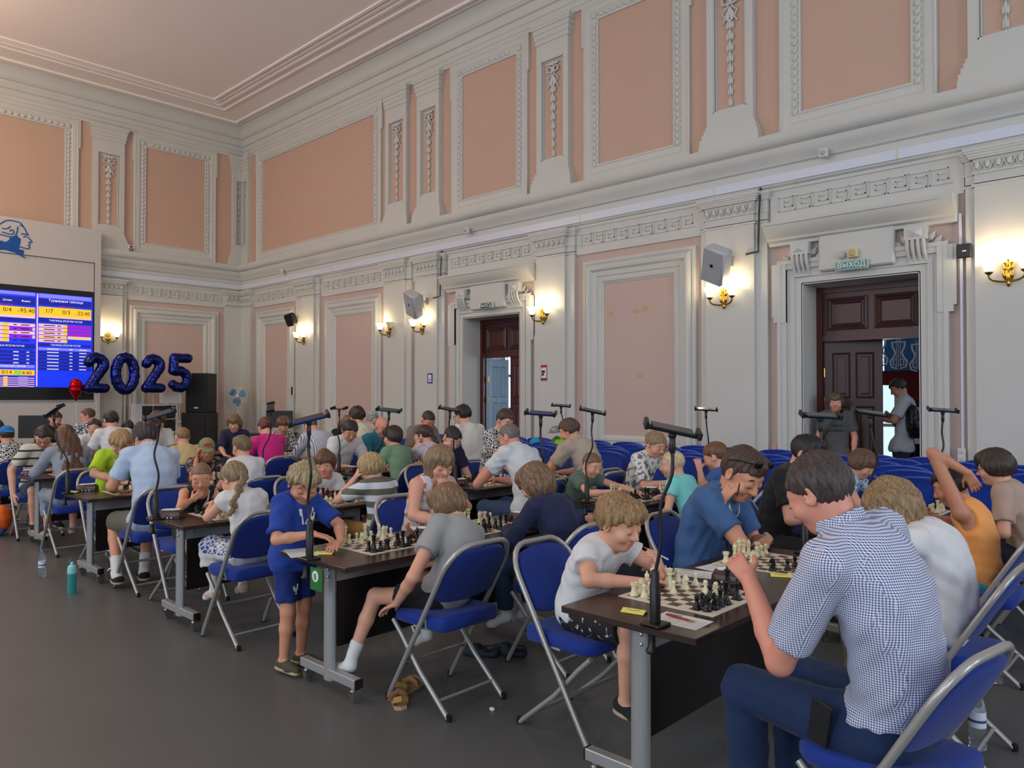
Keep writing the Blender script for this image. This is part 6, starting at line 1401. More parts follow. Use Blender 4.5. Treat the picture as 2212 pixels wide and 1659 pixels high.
def chess_board(x, y, name, pieces, rot=0):
    b_ = link('chess_board', ME_BOARD, None, (x, y, TH)); tag(b_, 'roll-up brown and cream vinyl chess board, %s board' % name, 'chess board', 'vinyl chess boards on the tables')
    seen = set()
    for code, r, f in pieces:
        while (r, f) in seen: f = (f+1) % 8; r = r if f else (r+1) % 8
        seen.add((r, f))
        o = link(PNAME[code[1]], PM[code], None, (x+(r-3.5)*SQ+rnd.uniform(-.004, .004), y+(f-3.5)*SQ+rnd.uniform(-.004, .004), TH+.0036), (0, 0, rnd.uniform(-.3, .3) + (0 if code[0] == 'w' else math.pi)))
        tag(o, '%s %s on %s board, %s rank from left, %s from front' % ('cream' if code[0] == 'w' else 'black', PNAME[code[1]], name, ORD[r], ORD[f]), 'chess piece', '%s chess pieces' % ('cream' if code[0] == 'w' else 'black'))
W0 = [('wR', 0, 0), ('wN', 0, 1), ('wB', 0, 2), ('wK', 0, 3), ('wQ', 0, 4), ('wB', 0, 5), ('wN', 0, 6), ('wR', 0, 7)]
def midgame(seed, flip=False, thin=0):
    r = random.Random(seed); L = []
    for c, hm, pr, d in (('w', 0, 1, 1), ('b', 7, 6, -1)):
        back = 'RNBKQBNR'
        for f, p in enumerate(back):
            if p in 'RNB' and r.random() < .22: continue
            rr = hm
            if p in 'NB' and r.random() < .55: rr, ff = hm+2*d, (f + (1 if f < 4 else -1)) % 8
            else: ff = f
            L.append((c+p, rr, ff))
        for f in range(8):
            if r.random() < .2: continue
            L.append((c+'P', pr+d*r.choice((0, 0, 0, 1, 2)), f))
    if flip: L = [(c, 7-a, f) for c, a, f in L]
    if thin: r.shuffle(L); L = L[:thin]
    return L
B11 = [('wR', 0, 0), ('wN', 0, 1), ('wB', 0, 2), ('wK', 0, 3), ('wQ', 1, 4), ('wB', 0, 5), ('wR', 0, 7), ('wP', 1, 0), ('wP', 1, 1), ('wP', 2, 3), ('wN', 2, 5), ('wP', 2, 7), ('wP', 4, 5), ('wP', 5, 5),
       ('bK', 5, 7), ('bP', 5, 4), ('bP', 6, 0), ('bP', 6, 1), ('bR', 7, 0), ('bN', 7, 1), ('bB', 7, 2), ('bQ', 7, 3), ('bP', 6, 6), ('bB', 7, 5), ('bR', 7, 7)]
B12 = [('wR', 0, 0), ('wB', 0, 2), ('wK', 0, 3), ('wQ', 0, 4), ('wB', 0, 5), ('wR', 0, 7), ('wP', 1, 0), ('wP', 1, 1), ('wP', 1, 2), ('wN', 2, 2), ('wP', 1, 5), ('wP', 1, 6), ('wP', 1, 7), ('bN', 5, 0), ('bP', 6, 1), ('bP', 6, 3), ('bQ', 7, 3), ('bK', 7, 4), ('bR', 7, 7)]
B21 = [('wP', 1, 0), ('wK', 0, 1), ('wP', 1, 1), ('wP', 1, 2), ('wN', 2, 2), ('wQ', 0, 4), ('wB', 0, 6), ('wP', 1, 4), ('wP', 3, 3), ('wB', 2, 5), ('wR', 0, 7), ('wP', 1, 7), ('wP', 1, 6), ('bP', 6, 0), ('bK', 7, 0), ('bP', 7, 1), ('bR', 7, 2), ('bB', 6, 4), ('bQ', 7, 4), ('bN', 5, 5), ('bP', 7, 5), ('bP', 6, 6), ('bB', 6, 7), ('bR', 7, 7)]
chess_board(17.86, -7.00, "white-shirt boy's", B11); chess_board(17.84, -6.12, "blue-shirt man's", B12)
chess_board(15.90, -7.24, "football boy's", B21); chess_board(15.92, -6.38, "floral girl's", midgame(5))
chess_board(15.82, -4.52, "green polo boy's", midgame(8)); chess_board(15.82, -3.66, "leaf-print girl's", midgame(9, thin=16))
chess_board(17.82, -4.52, "orange tank boy's", midgame(3, True)); chess_board(17.82, -3.66, "tropical-shirt boy's", midgame(4, True, 18))
chess_board(14.14, -7.30, "braid girl's", midgame(12, True)); chess_board(14.14, -6.42, "striped-tee boy's", midgame(13, True))
chess_board(14.14, -4.55, "grey-haired man's", midgame(14, True)); chess_board(14.14, -3.70, "beige polo man's", midgame(15, thin=14))
chess_board(12.2, -7.28, "lime boy's", midgame(16, True, 18)); chess_board(12.2, -6.42, "camouflage cap boy's", midgame(17))
chess_board(12.2, -4.50, "sage-shirt boy's", midgame(18, True, 16)); chess_board(12.2, -3.70, "tie-dye girl's", midgame(19, thin=10))
chess_board(10.1, -7.15, "striped polo boy's", midgame(20, True, 16)); chess_board(10.1, -6.28, "yellow-shirt boy's", midgame(21, thin=14)); chess_board(10.1, -4.5, "magenta woman's", midgame(22, thin=10)); chess_board(8.15, -6.30, "pale-shirt teenager's", midgame(23, thin=8))
# ------------------------------------------------------------------ clocks, papers, cards, pens
def clock_proto():
    c = empty('chess_clock')
    pf = [(-.05, 0), (.05, 0), (.052, .012), (.03, .052), (.0, .058), (-.045, .040), (-.052, .012)]     # section (y,z): sloped face towards -y
    n = len(pf); m = MB(); v = []
    for x, s_ in ((-.085, .9), (-.078, 1), (.078, 1), (.085, .9)): v += [(x, y*s_, z*s_) for y, z in pf]
    m.add(v, [tuple(range(n))[::-1], tuple(range(3*n, 4*n))] + [(j*n+i, j*n+(i+1) % n, (j+1)*n+(i+1) % n, (j+1)*n+i) for j in range(3) for i in range(n)]); m.build('case', M_CLOCK, c, None, 35)
    t = math.atan2(.018, .045)
    for sx in (-1, 1): MB().cbox(sx*.036-.028, sx*.036+.028, -.052, -.047, .017, .036, .002).build('display', M_LCD, c, lambda x, y, z: (x, y+.002, z))
    MB().cbox(-.07, .07, -.012, .028, .054, .066, .004).build('rocker_button', M_PAPER, c, lambda x, y, z: (x, y, z+.05*x))
    for x in (-.03, 0, .03): MB().lathe([(.006, -.055), (.006, -.05)], 8, (x, 0, .010), 'y').build('key', M_PAPER, c)
    return c
CK = clock_proto(); ck_used = [False]
def clock(x, y, rz, name):
    o = CK if not ck_used[0] else copy_tree(CK); ck_used[0] = True; o.location = (x, y, TH+.0005); o.rotation_euler = (0, 0, R(rz)); tag(o, 'maroon digital chess clock beside %s board' % name, 'chess clock', 'maroon chess clocks')
for x, y, rz, nm in ((17.88, -6.66, 8, "white-shirt boy's"), (15.96, -6.92, 10, "football boy's"), (15.95, -6.05, 0, "floral girl's"), (14.02, -7.70, 40, "braid girl's"), (14.1, -6.80, 5, "striped-tee boy's"), (11.86, -7.58, 55, "lime boy's"), (15.8, -4.18, 0, "green polo boy's"), (17.78, -4.16, 0, "orange tank boy's"), (14.05, -4.90, 20, "grey-haired man's"), (12.15, -4.86, 0, "sage-shirt boy's"), (9.9, -7.55, 60, "striped polo boy's")): clock(x, y, rz, nm)
def sheet(x, y, w, h, rz, label, name='score_sheet', m_=None, z=TH, prints=True, cat='paper'):
    o = empty(name, (x, y, z+.0005), R(rz), label, cat); MB().box(-w/2, w/2, -h/2, h/2, 0, .0008).build('sheet', m_ or M_PAPER, o)
    if prints:
        m = MB(); 
        for k in range(9): m.box(-w*.44, w*.44, -h*.42+k*h*.085, -h*.42+k*h*.085+.0012, .0008, .0010)
        for k in range(5): m.box(-w*.44+k*w*.22, -w*.44+k*w*.22+.001, -h*.42, h*.27, .0008, .0010)
        m.box(-w*.42, -w*.1, h*.32, h*.40, .0008, .0010); m.build('printed_lines', M_PRINT, o)
    return o
sheet(18.02, -7.36, .21, .145, 2, 'printed score sheet under a red pen at the near table end'); sheet(17.66, -6.62, .21, .15, 15, "score sheet behind the white-shirt boy's board"); sheet(17.70, -6.44, .20, .15, -8, 'score sheet beside the resting blue-shirt man')
sheet(15.78, -7.70, .24, .15, -20, 'printed sheets at the card-marked table corner by the football boy'); sheet(15.68, -6.72, .20, .15, -30, 'score sheet under the hand of the floral girl'); sheet(16.12, -6.86, .14, .10, 20, 'small paper by the grey t-shirt boy')
sheet(15.72, -3.98, .2, .14, 0, 'paper on the board table of the leaf-print girl'); sheet(18.02, -4.12, .2, .14, 10, 'paper by the beige t-shirt boy'); sheet(17.98, -4.95, .2, .14, 10, 'white paper at the table gap beside the orange tank boy')
def card(x, y, rz, label, m_, w=.10, h=.065):
    o = empty('folded_card', (x, y, TH+.0015), R(rz), label, 'card')
    m = MB(); m.add([(-w/2, -h/2, 0), (w/2, -h/2, 0), (w/2, 0, .012), (-w/2, 0, .012), (w/2, h/2, .003), (-w/2, h/2, .003)], [(0, 1, 2, 3), (3, 2, 4, 5)]); m.build('card_sheet', m_, o)
    m = MB(); m.tube([(-w*.3, -.01, .011), (-.0, -.016, .009), (w*.3, -.008, .011)], .001, 4); m.build('pen_scribble', M_PRINT, o)
card(17.82, -7.385, 12, 'yellow folded card at the near corner of the nearest table', M_YELLOW); card(17.99, -6.37, 30, "yellow card beside the blue-shirt man's board", M_YELLOW); card(15.90, -7.62, 40, 'crumpled yellow card behind the phone stand of the card-marked table', M_YELLOW)
card(11.90, -7.70, 20, 'lime green card on the fourth row table end', M_LIME); card(12.0, -6.02, 20, 'lime green card at the far end of the fourth row table', M_LIME, .09); card(15.70, -4.93, 10, 'orange card under the phone stand of the green polo boy', M_ORANGE); card(14.0, -7.66, 10, 'orange card behind the clock of the braid girl', M_ORANGE, .05, .04)
def pen(p, q, m_, label, r=.0042):
    o = empty('pen', tuple((Vector(p)+Vector(q))/2), 0, label, 'pen'); c = (Vector(p)+Vector(q))/2; d = Vector(q)-Vector(p)
    P_ = [Vector(p)-c+d*k for k in (0, .02, .8, .9, 1)]; MB().tube([tuple(x) for x in P_[:3]], r, 8).build('barrel', m_, o, None, 50); MB().tube([tuple(x) for x in P_[2:]], [r, r*.8, r*.25], 8).build('tip', M_BRASS, o, None, 50)
pen((17.945, -7.345, TH+.008), (18.085, -7.36, TH+.008), mat('red_pen_lacquer', (150, 16, 26), .25), 'red ballpoint pen lying on the near score sheet')
pen((17.68, -6.90, .868), (17.555, -6.925, .915), M_PAPER, 'white pen held to the mouth of the white t-shirt boy')
pen((17.585, -6.02, 1.075), (17.555, -5.93, 1.14), M_BLACK, 'black pen in the fingers of the blue-shirt man')
# ------------------------------------------------------------------ gooseneck phone stands
HOLD = [(17.98, -7.48, 18.032, -7.436, 1.507, 'nearest table end'), (15.97, -7.76, 15.967, -7.765, 1.511, 'card-marked table end'), (14.0, -7.80, 14.012, -7.783, 1.503, 'near end of the third row'), (11.98, -7.78, 11.883, -7.87, 1.498, 'near end of the fourth row'),
        (12.2, -5.99, 12.251, -5.939, 1.513, 'far end of the first fourth-row table'), (12.1, -4.99, 12.103, -4.991, 1.489, 'second fourth-row table by the white t-shirt man'), (14.1, -6.04, 14.237, -5.905, 1.51, 'striped-tee boy table end'), (14.1, -4.99, 14.06, -5.027, 1.504, 'navy-shirt woman table end'),
        (16.12, -5.99, 16.104, -6.011, 1.514, 'navy jumper child table end'), (14.1, -3.26, 14.045, -3.307, 1.523, 'third row end nearest the blue seats'), (15.72, -4.99, 15.752, -4.954, 1.509, 'green polo boy table end'), (15.9, -3.26, 15.873, -3.284, 1.503, 'second row end nearest the blue seats'),
        (17.86, -5.76, 17.926, -5.692, 1.525, 'blue-shirt man table end'), (17.98, -4.99, 17.97, -5.004, 1.53, 'orange tank boy table end'), (17.9, -3.26, 17.938, -3.217, 1.521, 'nearest row end by the blue seats')]
PHC = [(30, 34, 40), (34, 54, 150), (58, 92, 128), (34, 60, 88), (40, 60, 100), None, (26, 98, 110), (40, 44, 50), (28, 40, 150), (24, 30, 48), (40, 42, 40), (26, 44, 72), (22, 66, 92), (40, 40, 60), (30, 46, 130)]
ANG = [40, 62, 75, 20, -30, 10, 35, 38, 30, 35, 40, 34, 38, 36, 30]; TILT = [12, -14, -18, -26, 22, 0, 6, 10, 4, 4, 12, 3, 3, 8, 4]
for i, (bx, by, tx, ty, tz, nm) in enumerate(HOLD):
    near_end = by < -6.5 or abs(by+4.99) < .02
    o = empty('phone_stand', (bx, by, TH), 0, 'black gooseneck phone stand clamped at the %s' % nm, 'phone stand', 'gooseneck phone stands')
    sg = -1 if near_end else 1; ye = (-.05 if near_end else .05)
    m = MB(); m.cbox(-.045, .045, -.045, .045, .0, .012, .004); m.cbox(-.03, .03, -.045 if near_end else .02, -.02 if near_end else .045, -.0, .01, .003); m.build('clamp_plate', M_BLACK, o)
    tyo = {True: -1, False: 1}[near_end]
    m = MB(); m.lathe([(.021, .012), (.021, .16), (.017, .165), (.016, .205), (.010, .215)], 14); m.build('post', M_BLACK, o, None, 40)
    m = MB(); m.lathe([(.020, -.10), (.024, -.092), (.014, -.075), (.014, -.03)], 12, (0, tyo*.025, 0)); m.build('clamp_screw', M_BLACK, o, None, 40)
    dx, dy, dz = tx-bx, ty-by, tz-TH; w_ = [rnd.uniform(-.022, .022) for _ in range(4)]; P_ = [(0, 0, .20)]
    P_ += [(dx*.2+w_[0], dy*.2+w_[1]*.5, .20+(dz-.28)*.25), (dx*.5-w_[0]*1.2, dy*.5-w_[1], .20+(dz-.28)*.55), (dx*.85+w_[2], dy*.85, .20+(dz-.28)*.8), (dx, dy, dz-.075)]
    # smooth the gooseneck
    Q = []
    for k in range(len(P_)-1):
        p0, p1, p2, p3 = (Vector(P_[max(k-1, 0)]), Vector(P_[k]), Vector(P_[k+1]), Vector(P_[min(k+2, len(P_)-1)]))
        for t in (0, .25, .5, .75): Q.append(tuple(.5*((2*p1)+(-p0+p2)*t+(2*p0-5*p1+4*p2-p3)*t*t+(-p0+3*p1-3*p2+p3)*t**3)))
    Q.append(P_[-1]); m = MB(); m.tube(Q, .0075, 8); m.build('gooseneck', M_BLACK, o, None, 50)
    m = MB(); m.lathe([(.0075, -.01), (.012, .0), (.012, .05), (.008, .056)], 10, (dx, dy, dz-.085)); m.ell((dx, dy, dz-.022), (.016, .016, .016), 10, 7); m.build('ball_joint', M_BLACK, o, None, 50)
    E_ = Matrix.Translation((dx, dy, dz)) @ Matrix.Rotation(R(ANG[i]), 4, 'Z') @ Matrix.Rotation(R(TILT[i]), 4, 'Y') @ Matrix.Rotation(R(14), 4, 'X'); L_ = .094
    xf = lambda x, y, z: tuple(E_ @ Vector((x, y, z)))
    m = MB(); m.cbox(-L_-.012, L_+.012, -.022, .022, -.012, -.002, .003)
    for sx in (-1, 1): m.cbox(sx*(L_+.009)-.009, sx*(L_+.009)+.009, -.042, .042, -.012, .020, .005)
    m.build('cradle', M_BLACK, o, xf)
    if PHC[i]:
        ph = empty('smartphone', (tx, ty, tz), 0, 'smartphone lying in the gooseneck stand at the %s' % nm, 'smartphone', 'phones filming the boards'); E2 = Matrix.Translation((tx-bx, ty-by, tz-TH)).inverted() @ E_
        x2 = lambda x, y, z: tuple(E2 @ Vector((x, y, z)))
        MB().cbox(-.083, .083, -.040, .040, -.001, .008, .003).build('phone_case', mat('phone_%d' % i, PHC[i], .3, .3), ph, x2); MB().box(-.079, .079, -.037, .037, .008, .0085).build('screen', mat('phone_glass', (34, 36, 40), .12), ph, x2)
# ================================================================== THINGS ON THE FLOOR AND TABLES
M_PET = mat('clear_pet', (226, 236, 242), .06, trans=.9, ior=1.2); M_LABEL = mat('bottle_label', (206, 214, 228), .5)
def bottle(x, y, label, cap, h=.24, r=.032, z=0.0):
    o = empty('water_bottle', (x, y, z), rnd.uniform(0, 3), label, 'bottle')
    pr = [(.0, .004), (r*.8, .0), (r, .008), (r, .03), (r*.94, .035), (r, .04), (r, .06), (r*.94, .065), (r, .07), (r, h*.62), (r*.9, h*.70), (.014, h*.90), (.0135, h*.95), (0, h*.95)]
    MB().lathe(pr, 18).build('bottle_body', M_PET, o, None, 40); MB().lathe([(r+.0006, h*.36), (r+.0006, h*.60)], 18).build('label_band', M_LABEL, o, None, 40)
    MB().lathe([(.0155, h*.93), (.0155, h), (.013, h+.002)], 12).build('cap', cap, o, None, 40)
    MB().lathe([(r+.001, h*.44), (r+.001, h*.48)], 18).build('label_stripe', mat('label_blue', (54, 74, 120), .5), o, None, 40)
bottle(11.80, -7.93, 'small water bottle with blue cap standing on the floor, far left', mat('cap_blue', (60, 130, 210), .4)); bottle(18.74, -5.95, 'water bottle with red cap behind the nearest chair', mat('cap_red', (200, 30, 50), .4), .30, .036); bottle(18.62, -4.95, 'nearly hidden clear bottle on the floor at the right', mat('cap_blue', (60, 130, 210), .4), .24, .036)
o = empty('drinking_flask', (12.62, -7.93, 0), R(20), 'turquoise drinking flask with a loop straw on the floor', 'bottle'); M_TQ = mat('turquoise_tritan', (70, 176, 176), .15, trans=.5); M_TQL = mat('turquoise_lid', (140, 206, 212), .4)
MB().lathe([(0, .003), (.032, 0), (.034, .01), (.034, .16), (.032, .17)], 18).build('flask_body', M_TQ, o, None, 40); MB().lathe([(.035, .165), (.035, .205), (.030, .225), (.015, .235), (0, .236)], 18).build('lid', M_TQL, o, None, 40); MB().lathe([(.012, .23), (.012, .255), (.008, .26)], 12).build('spout', M_TQL, o, None, 40)
MB().tube([(-.02, 0, .2), (-.03, 0, .25), (-.03, 0, .28), (-.018, 0, .29), (-.010, 0, .275), (-.018, 0, .262), (-.028, 0, .272)], .005, 6).build('loop_straw', mat('turquoise_straw', (30, 130, 130), .4), o, None, 50)
o = empty('paper_scrap', (16.80, -7.19, 0), 0, 'tiny crumpled white paper scrap on the floor by the chairs', 'litter'); P = Prims(); P.ell((0, 0, .008), (.018, .012, .010), None, .004); link('crumpled_sheet', np_mesh('scrap', *Grid(P, .003, 0, [lambda X, Y, Z: -Z+0*X+0*Y], wrinkle(.004, 4)).mesh(), M_PAPER), o)
# shoes under the card-marked table
def sandal(x, y, rz, label):
    o = empty('sandal', (x, y, 0), R(rz), label, 'sandal', 'kicked-off brown sandals')
    ol = [(-.032, -.10), (0, -.112), (.032, -.10), (.038, -.04), (.045, .04), (.042, .09), (.02, .118), (-.02, .112), (-.036, .08), (-.034, .0)]
    MB().poly(ol, 0, .016).build('sole', M_SOLE, o); MB().poly([(a*.9, b*.93) for a, b in ol], .016, .02).build('footbed', mat('sandal_footbed', (150, 112, 70), .7), o)
    m = MB(); 
    for yy, hh in ((.05, .045), (.0, .055)): m.tube([(-.042, yy, .012), (-.036, yy, .04), (0, yy+.006, hh), (.036, yy, .04), (.044, yy, .012)], .011, 6, sq=(.35, 1.4))
    m.build('strap', mat('sandal_leather', (132, 92, 54), .6), o, None, 50); m = MB(); m.tube([(-.034, -.06, .02), (-.036, -.095, .05), (0, -.115, .062), (.036, -.095, .05), (.034, -.06, .02)], .010, 6, sq=(.35, 1.5)); m.build('heel_strap', mat('sandal_strap', (150, 122, 60), .6), o, None, 50)
sandal(16.36, -7.46, 60, 'brown velcro sandal under the grey t-shirt boy, nearer one'); sandal(16.26, -7.30, 20, 'brown sandal with patterned footbed, farther one of the pair')
def clog(x, y, rz, label):
    o = empty('clog', (x, y, 0), R(rz), label, 'clog', 'navy foam clogs'); P = Prims(); P.rc((0, -.09, .03), (0, .02, .028), .038, .045, .02); P.rc((0, .02, .03), (0, .08, .026), .046, .035, .02); P.ell((0, -.06, .06), (.034, .06, .04), None, .02, True)
    link('clog_body', np_mesh('clog', *Grid(P, .006, 0, [lambda X, Y, Z: -Z+0*X+0*Y]).mesh(), mat('navy_foam', (34, 42, 58), .7)), o); MB().tube([(-.042, -.01, .045), (-.035, -.09, .06), (0, -.125, .06), (.035, -.09, .06), (.042, -.01, .045)], .006, 6).build('heel_band', mat('navy_foam', (34, 42, 58), .7), o, None, 50)
clog(16.16, -6.66, 120, 'navy clog under the navy jumper child, left one'); clog(16.28, -6.52, 105, 'navy clog under the navy jumper child, right one')
# green card hanging on the table end
o = empty('table_card', (16.06, -7.775, TH-.03), 0, 'green card with an upside-down letter B hanging from the table end', 'card')
MB().box(-.056, .056, -.002, .002, -.12, 0).build('card_sheet', mat('green_print', (30, 112, 44), .6, var=.5, vscale=60), o); MB().lathe([(.03, -.004), (.03, -.002)], 20, (-.005, 0, -.045), 'y').build('white_disc', M_PAPER, o); link('lettering', text_mesh('B', .045, mat('card_green_ink', (20, 80, 40), .6), .0006), o, (-.005, -.005, -.045), (R(90), R(180), 0))
# backpack on the floor, far left
def sackpack(name, loc, rz, label, cols, sc=1.0, cat='backpack'):
    o = empty(name, loc, rz, label, cat); P = Prims(); P.ell((0, 0, .16*sc), V3(.15, .10, .17)*sc, None, .02); P.ell((0, .06, .10*sc), V3(.11, .07, .09)*sc, None, .03)
    link('bag_body', np_mesh('bag', *Grid(P, .012, 0, [lambda X, Y, Z: -Z+0*X+0*Y], wrinkle(.006, 3)).mesh(), cols[0]), o)
    P = Prims(); P.ell((.06*sc, .0, .20*sc), V3(.12, .105, .15)*sc, None, .02); link('side_panel', np_mesh('panel', *Grid(P, .012, 0, [lambda X, Y, Z: -Z+0*X+0*Y], wrinkle(.006, 9)).mesh(), cols[1]), o)
    m = MB(); m.tube([(.1*sc, .02, .30*sc), (.18*sc, .06, .2*sc), (.2*sc, .1, .06), (.12*sc, .18, .015), (-.05, .22, .012)], .009, 6); m.tube([(.05*sc, .02, .32*sc), (.0, .05, .36*sc), (-.05*sc, .02, .31*sc)], .009, 6); m.build('strap', cols[1], o, None, 50); return o
sackpack('drawstring_bag', (9.15, -7.72, 0), R(40), 'orange and blue drawstring bag slumped on the floor at the far left', (mat('bag_blue', (36, 112, 190), .7), mat('bag_orange', (232, 100, 32), .7)), 1.05)
o = sackpack('child_backpack', (12.35, -1.30, .62), R(160), 'lime green backpack lying on the blue seats', (mat('bag_lime', (120, 200, 40), .6), mat('bag_lime_dark', (60, 110, 40), .6)), 1.15)
sackpack('tote_bag', (12.62, -1.18, .62), R(170), 'white tote bag leaning on the blue seats', (M_PAPER, M_PAPER), 1.3)
o = empty('baseball_cap', (12.18, -1.18, 1.08), R(200), 'grey baseball cap propped above the lime backpack', 'cap'); M_CAPG = mat('cap_grey', (126, 126, 128), .8)
P = Prims(); P.ell((0, 0, 0), (.10, .115, .10), None, .01); link('crown', np_mesh('cap', *Grid(P, .008, 0, [lambda X, Y, Z: -Z+0*X+0*Y]).mesh(), M_CAPG), o); P = Prims(); P.ell((0, .14, .0), (.08, .075, .008), None, .01); link('brim', np_mesh('brim', *Grid(P, .006).mesh(), M_CAPG), o); link('lettering', text_mesh('NY', .05, M_PAPER, .002), o, (0, .108, .045), (R(75), 0, R(180)))
o = empty('sun_hat', (12.05, -1.5, .86), 0, 'turquoise hat on the blue seats beside the backpack', 'hat'); P = Prims(); P.ell((0, 0, .04), (.10, .10, .11), None, .01); P.ell((0, 0, 0), (.15, .15, .02), None, .03); link('hat_body', np_mesh('hat', *Grid(P, .009).mesh(), mat('hat_turquoise', (40, 150, 190), .8)), o)
# backpack of the man in the lobby, bag of the woman
o = empty('black_backpack', (16.46, 1.30, 1.12), R(108-180), 'black backpack on the man in the lobby', 'backpack'); P = Prims(); P.ell((0, 0, .16), (.14, .09, .24), None, .03); P.ell((0, .07, .06), (.11, .06, .13), None, .03); link('bag_body', np_mesh('bag', *Grid(P, .012, 0, (), wrinkle(.004, 2)).mesh(), M_BLACK), o)
MB().tube([(-.1, -.06, .36), (-.12, -.2, .34), (-.12, -.3, .2), (-.1, -.1, .0)], .014, 6, sq=(.4, 1.5)).build('strap', M_BLACK, o); MB().tube([(.1, .0, -.05), (.11, .03, -.2), (.1, .02, -.3)], .006, 5).build('loose_strap', M_BLACK, o)
o = empty('crossbody_bag', (15.85, .10, .85), R(-165), 'dark crossbody bag of the woman in the doorway', 'bag'); MB().cbox(.10, .26, .04, .12, -.02, .2, .02).build('bag_body', M_BLACK, o); MB().tube([(.18, .13, .15), (.06, .17, .35), (-.08, .13, .56), (-.10, .0, .60)], .018, 6, sq=(.3, 1.3)).build('strap', M_BLACK, o)
o = empty('smartphone', (16.08, 1.20, 1.32), R(60), 'phone in the hand of the backpacker', 'smartphone'); MB().cbox(-.035, .035, -.004, .004, -.07, .07, .003).build('phone_case', M_BLACK, o); MB().box(-.032, .032, -.0045, -.004, -.066, .066).build('screen', mat('phone_glass', (34, 36, 40), .12), o)
# phone in the back pocket of the gingham man
o = empty('pocket_phone', (18.635, -7.535, .585), R(-12), 'black phone sticking out of the gingham man\'s trouser pocket', 'smartphone'); o.rotation_euler = (R(8), R(14), R(-12))
MB().cbox(-.036, .036, -.006, .006, -.075, .075, .003).build('phone_case', M_BLACK, o); MB().box(-.033, .033, -.0065, -.006, -.07, .07).build('screen', mat('phone_glass', (34, 36, 40), .12), o)
# ================================================================== BACK OF THE HALL
def foil_digit(strokes, y, z, label, m_=M_FOIL, sc=1.0):
    o = empty('foil_balloon', (1.6, y, z), R(90), label, 'balloon', 'navy foil number balloons'); P = Prims()
    for pts in strokes:
        for a, c in zip(pts[:-1], pts[1:]): P.rc((a[0]*sc, 0, a[1]*sc), (c[0]*sc, 0, c[1]*sc), .112*sc, .112*sc, .02)
    def crease(x, y_, z_): return .004*np.sin(38*x+11*z_)*np.sin(33*z_-9*x)+.0015*np.sin(70*x+50*z_)
    link('balloon_skin', np_mesh('balloon', *Grid(P, .016, 0, (), crease).mesh(), m_), o); MB().tube([(0, 0, -.45*sc), (.01, 0, -.75), (-.01, 0, -1.1), (.01, 0, -1.45)], .004, 5).build('ribbon', M_PAPER, o); return o
def arc(cx, cz, rx, rz_, a0, a1, n=9): return [(cx+rx*math.cos(R(a0+(a1-a0)*k/(n-1))), cz+rz_*math.sin(R(a0+(a1-a0)*k/(n-1)))) for k in range(n)]
two = [arc(0, .19, .15, .15, 165, -30) + [(-.15, -.33), (.17, -.33)]]
zero = [arc(0, 0, .20, .37, 90, 450, 16)]
five = [[(.19, .35), (-.13, .35), (-.15, .05)] + arc(-.01, -.15, .19, .20, 110, -140)]
foil_digit(two, -4.22, 2.13, 'navy foil number balloon shaped as a two touching the red balloon'); foil_digit(zero, -3.62, 2.13, 'navy foil number balloon shaped as a zero'); foil_digit(two, -3.01, 2.14, 'navy foil number balloon shaped as a two between zero and five'); foil_digit(five, -2.40, 2.17, 'navy foil number balloon shaped as a five beside the loudspeakers')
o = empty('foil_balloon', (1.55, -4.60, 1.78), R(90), 'small red foil balloon left of the number balloons', 'balloon'); P = Prims(); P.ell((0, 0, .05), (.135, .10, .18), None, .02); P.rc((0, 0, -.05), (0, 0, -.26), .10, .012, .06)
link('balloon_skin', np_mesh('balloon', *Grid(P, .012, 0, (), lambda x, y, z: .006*np.sin(60*z)*np.cos(9*x)).mesh(), M_FOILR), o); MB().tube([(0, 0, -.27), (.01, 0, -.6), (-.01, 0, -1.0), (.005, 0, -1.3)], .004, 5).build('ribbon', M_PAPER, o)
M_GRILL = mat('black_speaker_grille', (20, 20, 22), .7, bump=.4, bscale=400)
def pa(name, loc, w, d, h, label):
    o = empty(name, loc, R(40), label, 'loudspeaker', 'stacked black stage loudspeakers'); c = MB().cbox(-w/2, w/2, -d/2, d/2, 0, h, .02).build('cabinet', M_BLACK, o); MB().cbox(-w*.46, w*.46, -d/2-.012, -d/2, .03, h-.03, .006).build('grille', M_GRILL, o); MB().box(-.05, .05, -d/2-.016, -d/2-.012, .10, .14).build('badge', M_STEEL, o)
    for z in (h*.35, h*.65): MB().cbox(-w/2-.004, -w/2, -.04, .04, z-.08, z+.08, .002).build('handle_recess', M_RUBBER, o)
pa('stage_subwoofer', (1.25, -1.75, 0), .62, .66, 1.22, 'large black subwoofer under the top loudspeaker beside the balloons'); pa('stage_loudspeaker', (1.25, -1.72, 1.22), .56, .5, .96, 'tall black loudspeaker standing on the subwoofer')
o = empty('equipment_rack', (.95, -2.72, 0), 0, 'white equipment rack with black shelves beside the loudspeakers', 'rack')
MB().cbox(-.3, .3, -.42, .42, 0, .06, .005).build('base', M_SPKW, o)
for y in (-.41, .41): MB().box(-.3, .3, y-.015, y+.015, .06, 1.44).build('side_panel', M_SPKW, o)
for z in (.06, .75, 1.06, 1.40): MB().box(-.3, .3, -.4, .4, z, z+.03).build('shelf', mat('rack_shelf_wood', (170, 130, 100), .6) if z == 1.06 else M_SPKW, o)
for z0, z1 in ((.12, .72), (.80, 1.04), (1.12, 1.38)): MB().box(-.28, .26, -.38, .38, z0, z1).build('black_equipment', M_BLACK, o)
o = empty('projector_box', (1.0, -2.35, 1.44), 0, 'white box on top of the equipment rack', 'box'); MB().cbox(-.15, .15, -.22, .22, 0, .26, .01).build('case', M_SPKW, o)
o = empty('pedestal_fan', (.95, -.62, 0), R(55), 'white pedestal fan with blue blades in the corner', 'fan'); M_FANW = mat('fan_white', (214, 216, 218), .5)
